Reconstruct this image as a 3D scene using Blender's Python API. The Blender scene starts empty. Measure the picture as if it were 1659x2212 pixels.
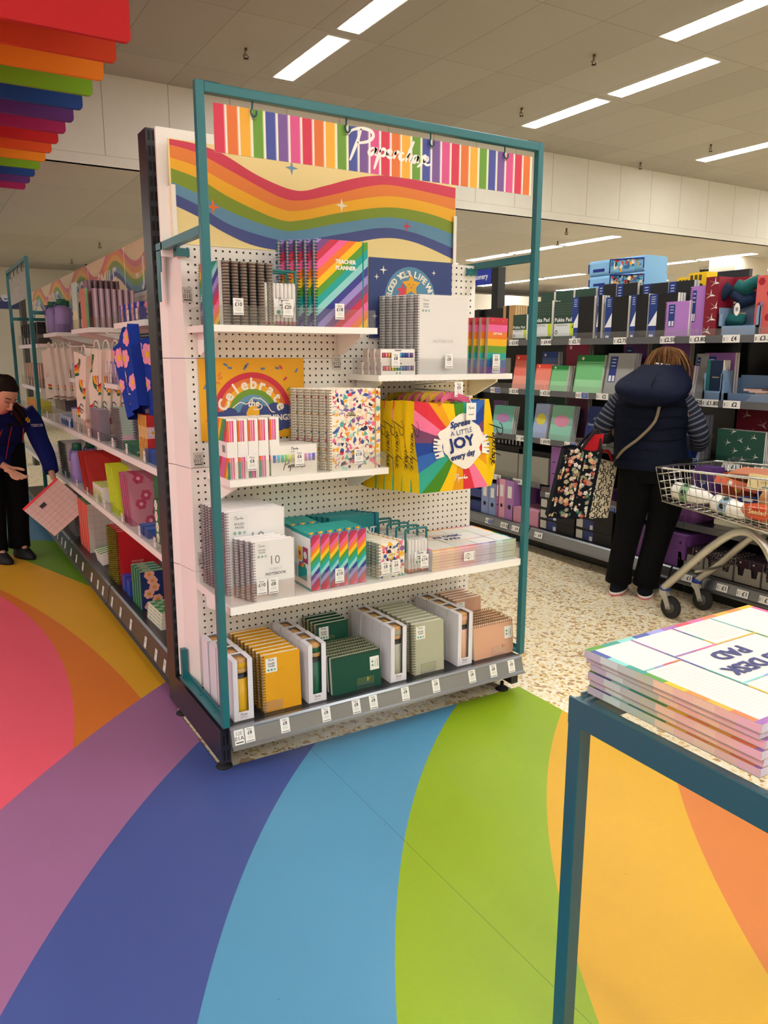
import bpy, math, random
from mathutils import Vector, Matrix, Euler
from mathutils.geometry import tessellate_polygon
random.seed(7)
SC = bpy.context.scene
COL = SC.collection
PI = math.pi
# ------------------------------------------------------------------ camera
CAM = Vector((-0.7837, -2.3514, 1.4187)); YAW, PIT, ROL, FPX = 0.542329, 0.200283, 0.0014249, 1674.03
_f = Vector((math.sin(YAW)*math.cos(PIT), math.cos(YAW)*math.cos(PIT), -math.sin(PIT)))
_r = Vector((math.cos(YAW), -math.sin(YAW), 0)); _u = _r.cross(_f)
_r2 = _r*math.cos(ROL)+_u*math.sin(ROL); _u2 = -_r*math.sin(ROL)+_u*math.cos(ROL)
cd = bpy.data.cameras.new('camera'); cam = bpy.data.objects.new('camera', cd); COL.objects.link(cam)
m3 = Matrix((_r2, _u2, -_f)).transposed()
cam.matrix_world = Matrix.Translation(CAM) @ m3.to_4x4()
cd.sensor_fit = 'VERTICAL'; cd.sensor_height = 32.0; cd.lens = FPX/2212*32.0; cd.clip_start = .05
SC.camera = cam
# ------------------------------------------------------------------ exposure and world
SC.view_settings.view_transform = 'Standard'; SC.view_settings.look = 'None'
SC.view_settings.gamma = 1.0; SC.view_settings.use_curve_mapping = False
SC.view_settings.exposure = 0.34
LAMP_W = 26.0          # emission strength of every ceiling luminaire
LAMP_C = (1.0, .985, .95)
w = bpy.data.worlds.new('world'); SC.world = w; w.use_nodes = True
w.node_tree.nodes['Background'].inputs[0].default_value = (1, .96, .9, 1)
w.node_tree.nodes['Background'].inputs[1].default_value = .25

# ------------------------------------------------------------------ measuring helpers: a viewing ray met with a plane of the shop
def _ray(x, y): return _f + _r2*((x-829.5)/FPX) - _u2*((y-1106)/FPX)
def onX(x, y, X): d = _ray(x, y); return CAM + d*((X-CAM.x)/d.x)
def onY(x, y, Y): d = _ray(x, y); return CAM + d*((Y-CAM.y)/d.y)
def onZ(x, y, Z): d = _ray(x, y); return CAM + d*((Z-CAM.z)/d.z)

# ------------------------------------------------------------------ colours and materials
_cc = {}
def C(s):
    if not isinstance(s, str): return s
    if s not in _cc:
        v = [int(s[i:i+2], 16)/255 for i in (0, 2, 4)]
        _cc[s] = tuple((a/12.92 if a <= .04045 else ((a+.055)/1.055)**2.4) for a in v)+(1.0,)
    return _cc[s]
def mat(name, rough=.6, metal=0, spec=.5, noise=0, bump=0, scale=60, kind=None):
    m = bpy.data.materials.new(name); m.use_nodes = True; nt = m.node_tree; b = nt.nodes['Principled BSDF']
    at = nt.nodes.new('ShaderNodeAttribute'); at.attribute_name = 'Col'
    src = at.outputs['Color']
    if noise:
        tc = nt.nodes.new('ShaderNodeTexCoord'); nz = nt.nodes.new('ShaderNodeTexNoise'); nz.inputs['Scale'].default_value = scale
        nt.links.new(tc.outputs['Object'], nz.inputs['Vector'])
        mp = nt.nodes.new('ShaderNodeMapRange'); mp.inputs['To Min'].default_value = 1-noise; mp.inputs['To Max'].default_value = 1+noise
        nt.links.new(nz.outputs[0], mp.inputs[0])
        mx = nt.nodes.new('ShaderNodeMix'); mx.data_type = 'RGBA'; mx.blend_type = 'MULTIPLY'; mx.inputs[0].default_value = 1
        nt.links.new(src, mx.inputs[6]); nt.links.new(mp.outputs[0], mx.inputs[7]); src = mx.outputs[2]
        if bump:
            bp = nt.nodes.new('ShaderNodeBump'); bp.inputs['Strength'].default_value = bump; bp.inputs['Distance'].default_value = .004
            nt.links.new(nz.outputs[0], bp.inputs['Height']); nt.links.new(bp.outputs[0], b.inputs['Normal'])
    nt.links.new(src, b.inputs['Base Color'])
    b.inputs['Roughness'].default_value = rough; b.inputs['Metallic'].default_value = metal
    b.inputs['Specular IOR Level'].default_value = spec
    if kind == 'clear':
        tr = nt.nodes.new('ShaderNodeBsdfTransparent'); gl = nt.nodes.new('ShaderNodeBsdfGlossy'); gl.inputs['Roughness'].default_value = .05
        fr = nt.nodes.new('ShaderNodeValue'); fr.outputs[0].default_value = .07
        tr.inputs[0].default_value = (.95, .95, .95, 1)
        ms = nt.nodes.new('ShaderNodeMixShader'); nt.links.new(fr.outputs[0], ms.inputs[0])
        nt.links.new(tr.outputs[0], ms.inputs[1]); nt.links.new(gl.outputs[0], ms.inputs[2])
        nt.links.new(ms.outputs[0], nt.nodes['Material Output'].inputs[0])
    if kind == 'film':
        tr = nt.nodes.new('ShaderNodeBsdfTransparent'); ms = nt.nodes.new('ShaderNodeMixShader'); ms.inputs[0].default_value = .16
        nt.links.new(tr.outputs[0], ms.inputs[1]); nt.links.new(b.outputs[0], ms.inputs[2])
        nt.links.new(ms.outputs[0], nt.nodes['Material Output'].inputs[0])
    if kind == 'emit':
        em = nt.nodes.new('ShaderNodeEmission'); em.inputs[0].default_value = LAMP_C+(1,); em.inputs[1].default_value = LAMP_W
        nt.links.new(em.outputs[0], nt.nodes['Material Output'].inputs[0])
    return m
MATS = {
 'paper': mat('printed card', .55, spec=.35), 'matte': mat('matt paint', .8, noise=.03, scale=8), 'satin': mat('satin paint', .35, spec=.5),
 'gloss': mat('glossy plastic', .15), 'metal': mat('brushed metal', .32, metal=.85), 'chrome': mat('chromed wire', .18, metal=1),
 'cloth': mat('woven cloth', .95, noise=.12, bump=.4, scale=240, spec=.2), 'quilt': mat('quilted nylon', .7, noise=.15, bump=.9, scale=26, spec=.15),
 'skin': mat('skin', .5, noise=.05, scale=30), 'hair': mat('hair', .75, noise=.45, bump=.6, scale=90, spec=.15),
 'clear': mat('clear acrylic', kind='clear'), 'film': mat('clear film', .2, kind='film'), 'lamp': mat('lit diffuser', kind='emit'),
 'rubber': mat('rubber', .75), 'wood': mat('wood veneer', .6, noise=.3, scale=14)}

# ------------------------------------------------------------------ mesh builder
_tx = {}
def text_tris(s):
    if s not in _tx:
        cu = bpy.data.curves.new('t', 'FONT'); cu.body = s; cu.size = 1; cu.resolution_u = 2
        o = bpy.data.objects.new('t', cu); COL.objects.link(o)
        dg = bpy.context.evaluated_depsgraph_get(); dg.update(); e = o.evaluated_get(dg); me = e.to_mesh()
        V = [(v.co.x, v.co.y) for v in me.vertices]; F = [tuple(p.vertices) for p in me.polygons]
        e.to_mesh_clear(); bpy.data.objects.remove(o); bpy.data.curves.remove(cu)
        if V:
            x0 = min(v[0] for v in V); x1 = max(v[0] for v in V)
        else: x0 = x1 = 0
        _tx[s] = ([((x-x0), y) for x, y in V], F, x1-x0)
    return _tx[s]
X_, Y_, Z_ = Vector((1, 0, 0)), Vector((0, 1, 0)), Vector((0, 0, 1))
class MB:
    def __init__(s): s.v = []; s.f = []; s.c = []; s.m = []; s.s = []; s.T = Matrix.Identity(4); s.mats = []
    def mi(s, m):
        if m not in s.mats: s.mats.append(m)
        return s.mats.index(m)
    def add(s, V, F, c, m='paper', sm=False):
        b = len(s.v); T = s.T
        s.v += [T @ Vector(p) for p in V]; k = s.mi(m)
        one = isinstance(c, (str, tuple)) 
        for i, f in enumerate(F):
            s.f.append([a+b for a in f]); s.c.append(C(c if one else c[i])); s.m.append(k); s.s.append(sm)
        return s
    def box(s, x0, x1, y0, y1, z0, z1, c, m='paper', cols=None, bev=0):
        # faces: bottom, top, front(-y), back(+y), left(-x), right(+x)
        V = [(x0,y0,z0),(x1,y0,z0),(x1,y1,z0),(x0,y1,z0),(x0,y0,z1),(x1,y0,z1),(x1,y1,z1),(x0,y1,z1)]
        F = [(3,2,1,0),(4,5,6,7),(0,1,5,4),(2,3,7,6),(3,0,4,7),(1,2,6,5)]
        cc = [c]*6
        if cols:
            for k, q in cols.items(): cc['btfklr'.index(k)] = q
        return s.add(V, F, cc, m)
    def rbox(s, x0, x1, y0, y1, z0, z1, r, c, m='paper', ax='z', n=3):
        # box with rounded edges along one axis
        if ax == 'z': a0, a1, b0, b1, h0, h1 = x0, x1, y0, y1, z0, z1
        elif ax == 'y': a0, a1, b0, b1, h0, h1 = x0, x1, z0, z1, y0, y1
        else: a0, a1, b0, b1, h0, h1 = y0, y1, z0, z1, x0, x1
        P = []
        for (ca, cb, st) in ((a1-r, b1-r, 0), (a0+r, b1-r, 1), (a0+r, b0+r, 2), (a1-r, b0+r, 3)):
            for i in range(n+1):
                t = PI/2*(st+i/n); P.append((ca+r*math.cos(t), cb+r*math.sin(t)))
        return s.prism(P, ax, h0, h1, c, m)
    def prism(s, P, ax, h0, h1, c, m='paper', sm=False):
        f = {'z': lambda p, h: (p[0], p[1], h), 'y': lambda p, h: (p[0], h, p[1]), 'x': lambda p, h: (h, p[0], p[1])}[ax]
        n = len(P); V = [f(p, h0) for p in P]+[f(p, h1) for p in P]
        F = [tuple(range(n))[::-1], tuple(range(n, 2*n))]+[(i, (i+1) % n, n+(i+1) % n, n+i) for i in range(n)]
        return s.add(V, F, c, m, sm)
    def tube(s, P, r, c, m='metal', n=8, cap=True, close=False):
        P = [Vector(p) for p in P]; V = []; F = []; N = len(P); up = None
        rr = r if isinstance(r, (list, tuple)) else [r]*N
        for i in range(N):
            if close: d = P[(i+1) % N]-P[i-1]
            else: d = P[min(i+1, N-1)]-P[max(i-1, 0)]
            if d.length < 1e-9: d = Vector((0, 0, 1))
            d.normalize()
            if up is None:
                up = Vector((0, 0, 1)) if abs(d.z) < .9 else Vector((1, 0, 0))
            a = d.cross(up)
            if a.length < 1e-6: a = d.orthogonal()
            a.normalize(); b = a.cross(d); up = b
            for k in range(n):
                t = 2*PI*k/n; V.append(P[i]+a*(rr[i]*math.cos(t))+b*(rr[i]*math.sin(t)))
        for i in range(N if close else N-1):
            j = (i+1) % N
            for k in range(n): F.append((i*n+k, i*n+(k+1) % n, j*n+(k+1) % n, j*n+k))
        if cap and not close: F += [tuple(range(n))[::-1], tuple(range((N-1)*n, N*n))]
        return s.add(V, F, c, m, n > 4)
    def lathe(s, prof, c, m='gloss', n=20, o=(0, 0, 0)):
        V = []; F = []; cc = []
        for (r, z) in prof:
            for k in range(n): t = 2*PI*k/n; V.append((o[0]+r*math.cos(t), o[1]+r*math.sin(t), o[2]+z))
        for i in range(len(prof)-1):
            for k in range(n): F.append((i*n+k, i*n+(k+1) % n, (i+1)*n+(k+1) % n, (i+1)*n+k)); cc.append(c[i] if isinstance(c, list) else c)
        F += [tuple(range(n))[::-1], tuple(range((len(prof)-1)*n, len(prof)*n))]; cc += [cc[0], cc[-1]]
        return s.add(V, F, cc, m, True)
    def loft(s, rings, c, m='cloth', n=16, cap=True):
        # rings: (center, rx, ry [, rotz [, tilt axis vector normal]])
        V = []; F = []; cc = []
        for q in rings:
            o = Vector(q[0]); rx, ry = q[1], q[2]; a = q[3] if len(q) > 3 else 0; nrm = Vector(q[4]).normalized() if len(q) > 4 else Z_
            ux = Vector((math.cos(a), math.sin(a), 0)); ux = (ux-nrm*ux.dot(nrm)).normalized(); uy = nrm.cross(ux)
            for k in range(n): t = 2*PI*k/n; V.append(o+ux*(rx*math.cos(t))+uy*(ry*math.sin(t)))
        for i in range(len(rings)-1):
            for k in range(n): F.append((i*n+k, i*n+(k+1) % n, (i+1)*n+(k+1) % n, (i+1)*n+k)); cc.append(c[i] if isinstance(c, list) else c)
        if cap: F += [tuple(range(n))[::-1], tuple(range((len(rings)-1)*n, len(rings)*n))]; cc += [cc[0], cc[-1]]
        return s.add(V, F, cc, m, True)
    # flat printing on a plane frame fr = (origin, u, v)
    def pl(s, fr, P, c, lay=1, m='paper'):
        o, u, v = fr; n = u.cross(v)*(.0004*lay)
        return s.add([o+u*a+v*b+n for a, b in P], [tuple(range(len(P)))], c, m)
    def rect(s, fr, x0, x1, y0, y1, c, lay=1, m='paper'): return s.pl(fr, [(x0, y0), (x1, y0), (x1, y1), (x0, y1)], c, lay, m)
    def disc(s, fr, x, y, r, c, lay=1, n=14, ry=None):
        return s.pl(fr, [(x+r*math.cos(2*PI*k/n), y+(ry or r)*math.sin(2*PI*k/n)) for k in range(n)], c, lay)
    def star(s, fr, x, y, r, c, lay=1, k=4, q=.25, rot=PI/2):
        return s.pl(fr, [(x+(r if i % 2 == 0 else r*q)*math.cos(rot+PI*i/k), y+(r if i % 2 == 0 else r*q)*math.sin(rot+PI*i/k)) for i in range(2*k)], c, lay)
    def band(s, fr, A, B, c, lay=1, m='paper'):
        for i in range(len(A)-1): s.pl(fr, [A[i], A[i+1], B[i+1], B[i]], c, lay, m)
        return s
    def stroke(s, fr, P, w, c, lay=1):
        P = [Vector(p) for p in P]; L = []; R = []
        for i, p in enumerate(P):
            d = P[min(i+1, len(P)-1)]-P[max(i-1, 0)]
            if d.length < 1e-9: continue
            d.normalize(); q = Vector((-d.y, d.x)); ww = w[i] if isinstance(w, list) else w
            L.append(tuple(p+q*ww/2)); R.append(tuple(p-q*ww/2))
        return s.band(fr, R, L, c, lay)
    def text(s, fr, t, x, y, h, c, lay=2, al='C', width=None, rot=0, shear=0, bold=0):
        V, F, W = text_tris(t)
        if not V: return s
        k = h/.7; kx = k if width is None else width/W
        dx = {'C': -W*kx/2, 'L': 0, 'R': -W*kx}[al]; o, u, v = fr; n = u.cross(v)*(.0004*lay); cr, sr = math.cos(rot), math.sin(rot)
        offs = [(0, 0)] if not bold else [(0, 0), (bold*h, 0), (0, bold*h), (bold*h, bold*h)]
        for j, (bx, by) in enumerate(offs):
            Q = []
            for a, b in V:
                X = a*kx+dx+b*k*shear+bx; Yy = b*k+by; Q.append(o+u*(x+X*cr-Yy*sr)+v*(y+X*sr+Yy*cr)+n*(1+.1*j))
            s.add(Q, F, c, 'paper')
        return s
    def arc(s, fr, t, cx, cy, R, a0, a1, h, c, lay=2, bold=.06):
        n = len(t)
        for i, ch in enumerate(t):
            if ch == ' ': continue
            a = a0+(a1-a0)*(i+.5)/n; s.text(fr, ch, cx+R*math.cos(a), cy+R*math.sin(a), h, c, lay, rot=a-PI/2, bold=bold)
        return s
    def build(s, name, parent=None, loc=None):
        me = bpy.data.meshes.new(name); me.from_pydata([tuple(v) for v in s.v], [], s.f)
        for m in s.mats: me.materials.append(MATS[m])
        me.polygons.foreach_set('material_index', s.m); me.polygons.foreach_set('use_smooth', s.s)
        a = me.attributes.new('Col', 'FLOAT_COLOR', 'FACE'); a.data.foreach_set('color', [q for c in s.c for q in c])
        me.update()
        o = bpy.data.objects.new(name, me); COL.objects.link(o)
        if loc is not None: o.location = loc
        if parent is not None: o.parent = parent
        return o
def tag(o, label, cat, group=None):
    o['label'] = label; o['category'] = cat
    if group: o['group'] = group
    return o
def thing(name, label, cat, loc=(0, 0, 0), rz=0, group=None):
    o = bpy.data.objects.new(name, None); COL.objects.link(o); o.location = loc; o.rotation_euler = (0, 0, rz); o.empty_display_size = .05
    return tag(o, label, cat, group)
def struct(o): o['kind'] = 'structure'; return o
def dup(root, loc, rot=None, label=None, group=None):
    r = root.copy(); COL.objects.link(r); r.location = loc
    if rot is not None: r.rotation_euler = rot
    if label: r['label'] = label
    if group: r['group'] = group
    for ch in list(root.children):
        c = ch.copy(); COL.objects.link(c); c.parent = r
        for g in list(ch.children):
            d = g.copy(); COL.objects.link(d); d.parent = c
    return r
_used = set()
def put(proto, loc, rot=(0, 0, 0), label=None, group=None):
    if proto.name not in _used:
        _used.add(proto.name); proto.location = loc; proto.rotation_euler = rot
        if label: proto['label'] = label
        if group: proto['group'] = group
        return proto
    return dup(proto, loc, rot, label, group)
ORD = ['front', 'second', 'third', 'fourth', 'fifth', 'sixth', 'seventh', 'eighth', 'ninth', 'tenth', 'eleventh', 'twelfth']
def nth(i, n, a='front', b='back'):
    if i == 0: return a+'most'
    if i == n-1: return b+'most'
    return ORD[i]+' from the '+a
# frames
def FY(x, y, z): return (Vector((x, y, z)), X_, Z_)        # faces the shopper (-y)
def FX(x, y, z): return (Vector((x, y, z)), -Y_, Z_)       # faces left (-x)
def FZ(x, y, z): return (Vector((x, y, z)), X_, Y_)        # faces up
# handwritten word
SCRIPT = [[(1.35,3.7),(1.0,2.4),(.45,.7),(.05,-.5)],[(-.2,2.6),(.3,3.3),(1.4,3.75),(2.5,3.6),(2.75,3.0),(2.2,2.3),(1.2,1.9),(.9,1.9)],
 [(3.1,1.6),(2.6,1.5),(2.25,1.0),(2.4,.65),(2.9,1.1),(3.15,1.65),(3.0,.8),(3.25,.75)],[(3.65,1.8),(3.3,.4),(2.9,-1.1)],[(3.5,1.2),(4.0,1.7),(4.3,1.3),(4.0,.8),(3.55,.8)],
 [(4.4,1.0),(4.9,1.3),(4.9,1.65),(4.6,1.5),(4.45,.95),(4.8,.65),(5.2,.9)],[(5.5,1.7),(5.25,.65)],[(5.35,1.2),(5.7,1.6),(5.95,1.6)],
 [(6.5,1.55),(6.2,1.55),(5.95,1.0),(6.2,.65),(6.6,.95)],[(7.75,3.4),(7.2,2.0),(6.7,.5)],[(6.9,1.1),(7.3,1.6),(7.45,1.4),(7.25,.75),(7.5,.75)],
 [(8.25,1.6),(7.85,1.5),(7.6,1.0),(7.75,.65),(8.15,1.1),(8.35,1.6),(8.2,.8),(8.4,.75)],[(9.3,1.9),(8.85,1.5),(8.9,1.0),(8.6,.5),(8.2,.1)],
 [(9.0,.9),(9.5,1.2),(9.5,1.6),(9.2,1.4),(9.1,.9),(9.5,.6),(10.1,.9)]]
def smooth2(P, n=3):
    out = []
    for i in range(len(P)-1):
        p0 = P[max(i-1, 0)]; p1 = P[i]; p2 = P[i+1]; p3 = P[min(i+2, len(P)-1)]
        for k in range(n):
            t = k/n; out.append(tuple(.5*((2*p1[a])+(-p0[a]+p2[a])*t+(2*p0[a]-5*p1[a]+4*p2[a]-p3[a])*t*t+(-p0[a]+3*p1[a]-3*p2[a]+p3[a])*t**3) for a in range(len(p1))))
    out.append(tuple(P[-1])); return out
def script(mb, fr, x, y, w, c, lay=2, n=3, th=.16, rot=0, ys=1):
    k = w/10.3; cr, sr = math.cos(rot), math.sin(rot)
    for st in SCRIPT:
        P = [((a*k)*cr-(b*k)*sr+x, (a*k)*sr+(b*k)*cr+y) for a, b in [(q[0], q[1]*ys) for q in smooth2(st, n)]]; N = len(P)
        mb.stroke(fr, P, [k*th*(.55+.9*math.sin(PI*(i+.5)/N)) for i in range(N)], c, lay)
# ================================================================== the shop shell
XL, XR, YB, YF, ZC, YS, ZS = -13.0, 15.5, -11.0, 14.4, 3.78, 5.11, 3.03
def nodes(name):
    m = bpy.data.materials.new(name); m.use_nodes = True; return m, m.node_tree, m.node_tree.nodes['Principled BSDF']
def math_(nt, op, a, b=None, c=None):
    n = nt.nodes.new('ShaderNodeMath'); n.operation = op
    for i, q in enumerate((a, b, c)):
        if q is None: continue
        if isinstance(q, (int, float)): n.inputs[i].default_value = q
        else: nt.links.new(q, n.inputs[i])
    return n.outputs[0]
def mixc(nt, f, a, b):
    n = nt.nodes.new('ShaderNodeMix'); n.data_type = 'RGBA'; nt.links.new(f, n.inputs[0])
    for i, q in ((6, a), (7, b)):
        if isinstance(q, (str, tuple)): n.inputs[i].default_value = C(q)
        else: nt.links.new(q, n.inputs[i])
    return n.outputs[2]
def plane(name, V, m, parent=None):
    me = bpy.data.meshes.new(name); me.from_pydata(V, [], [tuple(range(len(V)))]); me.materials.append(m)
    o = bpy.data.objects.new(name, me); COL.objects.link(o); return o
# terrazzo floor: flakes of tan, rust and cream
m, nt, b = nodes('terrazzo'); tc = nt.nodes.new('ShaderNodeTexCoord')
v1 = nt.nodes.new('ShaderNodeTexVoronoi'); v1.inputs['Scale'].default_value = 88; nt.links.new(tc.outputs['Object'], v1.inputs['Vector'])
v2 = nt.nodes.new('ShaderNodeTexVoronoi'); v2.inputs['Scale'].default_value = 48; nt.links.new(tc.outputs['Object'], v2.inputs['Vector'])
sp = nt.nodes.new('ShaderNodeSeparateColor'); nt.links.new(v1.outputs['Color'], sp.inputs[0])
r = nt.nodes.new('ShaderNodeValToRGB'); r.color_ramp.interpolation = 'CONSTANT'; nt.links.new(sp.outputs[0], r.inputs[0])
els = [(0, 'f4e8c4'), (.3, 'e6cf98'), (.46, 'f4ecd4'), (.66, 'd8b468'), (.74, 'ece2cc'), (.89, 'a87c3c'), (.93, 'f8f2e0')]
while len(r.color_ramp.elements) < len(els): r.color_ramp.elements.new(.5)
for e, (p, c) in zip(r.color_ramp.elements, els): e.position = p; e.color = C(c)
sp2 = nt.nodes.new('ShaderNodeSeparateColor'); nt.links.new(v2.outputs['Color'], sp2.inputs[0])
col = mixc(nt, math_(nt, 'MULTIPLY', math_(nt, 'GREATER_THAN', sp2.outputs[1], .90), .7), r.outputs[0], C('a87840'))
nt.links.new(col, b.inputs['Base Color']); b.inputs['Roughness'].default_value = .35
struct(plane('floor', [(XL, YB, 0), (XR, YB, 0), (XR, YF, 0), (XL, YF, 0)], m))
# rainbow vinyl: bands bounded by the arcs of the print
m, nt, b = nodes('rainbow vinyl'); tc = nt.nodes.new('ShaderNodeTexCoord'); sx = nt.nodes.new('ShaderNodeSeparateXYZ'); nt.links.new(tc.outputs['Object'], sx.inputs[0])
PXn, PYn = sx.outputs[0], sx.outputs[1]
def inside(cx, cy, R):
    dx = math_(nt, 'SUBTRACT', PXn, cx); dy = math_(nt, 'SUBTRACT', PYn, cy)
    return math_(nt, 'LESS_THAN', math_(nt, 'ADD', math_(nt, 'MULTIPLY', dx, dx), math_(nt, 'MULTIPLY', dy, dy)), R*R)
def below(x0, y0, x1, y1):   # left/below side of a line
    nx, ny = (y1-y0), -(x1-x0)
    return math_(nt, 'LESS_THAN', math_(nt, 'ADD', math_(nt, 'MULTIPLY', PXn, nx), math_(nt, 'MULTIPLY', PYn, ny)), nx*x0+ny*y0)
def RGB(r, g, b): return tuple((q/255/12.92 if q/255 <= .04045 else ((q/255+.055)/1.055)**2.4) for q in (r, g, b))+(1.0,)
PUR, DBL, LBL, GRN, YEL, ORA, PNK = RGB(152, 102, 142), RGB(67, 83, 145), RGB(84, 148, 184), RGB(142, 172, 30), RGB(216, 167, 33), RGB(210, 122, 50), RGB(233, 79, 104)
front = PUR
for (cx, cy, R, cc) in ((3.115, -2.925, 4.473, DBL), (2.962, -2.755, 3.822, LBL), (3.321, -3.008, 3.827, GRN), (3.404, -3.005, 3.4617, YEL), (4.070, -3.488, 3.8466, ORA)):
    front = mixc(nt, inside(cx, cy, R), front, cc)
aisle = mixc(nt, below(-.219, 3.431, .065, 2.495), 'd8a02a', '6a942a')
aisle = mixc(nt, below(-.62, 4.31, .18, 3.62), aisle, aisle)
# far bands of the aisle print
aisle = mixc(nt, math_(nt, 'MULTIPLY', math_(nt, 'GREATER_THAN', math_(nt, 'ADD', PYn, math_(nt, 'MULTIPLY', PXn, .75)), 4.0), 1.0), aisle, '4f86a6')
aisle = mixc(nt, inside(-8.236, .373, 8.155), aisle, RGB(212, 116, 44))
aisle = mixc(nt, inside(-5.0675, 1.459, 4.760), aisle, RGB(232, 92, 112))
col = mixc(nt, inside(3.791, -3.6475, 5.883), aisle, front)
nz = nt.nodes.new('ShaderNodeTexNoise'); nz.inputs['Scale'].default_value = 3; nz.inputs['Detail'].default_value = 6; nt.links.new(tc.outputs['Object'], nz.inputs['Vector'])
mr = nt.nodes.new('ShaderNodeMapRange'); mr.inputs['To Min'].default_value = .95; mr.inputs['To Max'].default_value = 1.04; nt.links.new(nz.outputs[0], mr.inputs[0])
mx = nt.nodes.new('ShaderNodeMix'); mx.data_type = 'RGBA'; mx.blend_type = 'MULTIPLY'; mx.inputs[0].default_value = 1; nt.links.new(col, mx.inputs[6]); nt.links.new(mr.outputs[0], mx.inputs[7])
# panel seam and specks of dirt
seam = math_(nt, 'LESS_THAN', math_(nt, 'ABSOLUTE', math_(nt, 'SUBTRACT', PXn, .335)), .0009)
vs = nt.nodes.new('ShaderNodeTexVoronoi'); vs.inputs['Scale'].default_value = 9; nt.links.new(tc.outputs['Object'], vs.inputs['Vector'])
spk = math_(nt, 'LESS_THAN', vs.outputs['Distance'], .022)
c2 = mixc(nt, math_(nt, 'MULTIPLY', math_(nt, 'MAXIMUM', seam, spk), .55), mx.outputs[2], '2a2a22')
nt.links.new(c2, b.inputs['Base Color']); b.inputs['Roughness'].default_value = .42; b.inputs['Specular IOR Level'].default_value = .4
n2 = nt.nodes.new('ShaderNodeTexNoise'); n2.inputs['Scale'].default_value = 350; nt.links.new(tc.outputs['Object'], n2.inputs['Vector'])
bp = nt.nodes.new('ShaderNodeBump'); bp.inputs['Strength'].default_value = .12; bp.inputs['Distance'].default_value = .002; nt.links.new(n2.outputs[0], bp.inputs['Height']); nt.links.new(bp.outputs[0], b.inputs['Normal'])
V = [(-5, -5.5, .002), (1.352, -5.5, .002), (1.352, .05, .002), (.008, .058, .002), (.008, .60, .002), (.12, .60, .002), (.12, 9, .002), (-5, 9, .002)]
me = bpy.data.meshes.new('floor_vinyl'); me.from_pydata(V+[(x, y, .0002) for x, y, z in V], [], [tuple(range(8))]+[(i, i+8, (i+1) % 8+8, (i+1) % 8) for i in range(8)]); me.materials.append(m)
o = bpy.data.objects.new('floor_vinyl', me); COL.objects.link(o); tag(o, 'rainbow striped vinyl sheet laid over the shop floor around the end bay', 'floor vinyl')
# ceiling of 1.2 m x 0.58 m tiles, with thin joints and slight shade differences
def tilemat(name, c1, c2, px, py, ox, oy, horizontal=True):
    m, nt, b = nodes(name); tc = nt.nodes.new('ShaderNodeTexCoord'); sx = nt.nodes.new('ShaderNodeSeparateXYZ'); nt.links.new(tc.outputs['Object'], sx.inputs[0])
    a = sx.outputs[0]; q = sx.outputs[1] if horizontal else sx.outputs[2]
    ia = math_(nt, 'DIVIDE', math_(nt, 'SUBTRACT', a, ox), px); ib = math_(nt, 'DIVIDE', math_(nt, 'SUBTRACT', q, oy), py)
    fa = math_(nt, 'FRACT', math_(nt, 'ADD', ia, 100)); fb = math_(nt, 'FRACT', math_(nt, 'ADD', ib, 100))
    ln = math_(nt, 'MAXIMUM', math_(nt, 'LESS_THAN', fa, .0045/px), math_(nt, 'LESS_THAN', fb, .0045/py))
    cb = nt.nodes.new('ShaderNodeCombineXYZ'); nt.links.new(math_(nt, 'FLOOR', ia), cb.inputs[0]); nt.links.new(math_(nt, 'FLOOR', ib), cb.inputs[1])
    wn = nt.nodes.new('ShaderNodeTexWhiteNoise'); nt.links.new(cb.outputs[0], wn.inputs[0])
    base = mixc(nt, wn.outputs[0], c1, c2); col = mixc(nt, math_(nt, 'MULTIPLY', ln, .6), base, '57493a')
    nt.links.new(col, b.inputs['Base Color']); b.inputs['Roughness'].default_value = .9; b.inputs['Specular IOR Level'].default_value = .1
    return m
CT = tilemat('ceiling tiles', '9a958c', 'a49f96', .578, 1.2, 1.445, 3.33)
struct(plane('ceiling', [(XL, YS, ZC), (XR, YS, ZC), (XR, YB, ZC), (XL, YB, ZC)], CT))
struct(plane('trim_1', [(XL, YF, ZS), (XR, YF, ZS), (XR, YS, ZS), (XL, YS, ZS)], tilemat('lower ceiling tiles', 'b0aca4', 'b8b4ac', .9, 1.2, .3, .2))).name = 'ceiling_lower'
mb = MB(); mb.box(XL, XR, YS, YS+.06, ZS-.0, ZC, 'cac6bc', 'matte')
fr = FY(0, YS, 0)
for k in range(-6, 24):
    x = 1.445+.578*k*1.0
    if XL < x < XR: mb.rect(fr, x, x+.006, ZS+.09, ZC, '8f8270', 1)
mb.rect(fr, XL, XR, ZS+.085, ZS+.09, 'b0a590', 1)
struct(mb.build('trim_2'))
WM = 'd8d2c6'
for nm, V in (('wall_far', [(XL, YF, 0), (XR, YF, 0), (XR, YF, ZS), (XL, YF, ZS)]), ('wall_left', [(XL, YB, 0), (XL, YF, 0), (XL, YF, ZC), (XL, YB, ZC)]),
              ('wall_right', [(XR, YF, 0), (XR, YB, 0), (XR, YB, ZC), (XR, YF, ZC)]), ('wall_near', [(XR, YB, 0), (XL, YB, 0), (XL, YB, ZC), (XR, YB, ZC)])):
    mb = MB(); mb.add(V, [(0, 1, 2, 3)], WM, 'matte'); struct(mb.build(nm))
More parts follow.
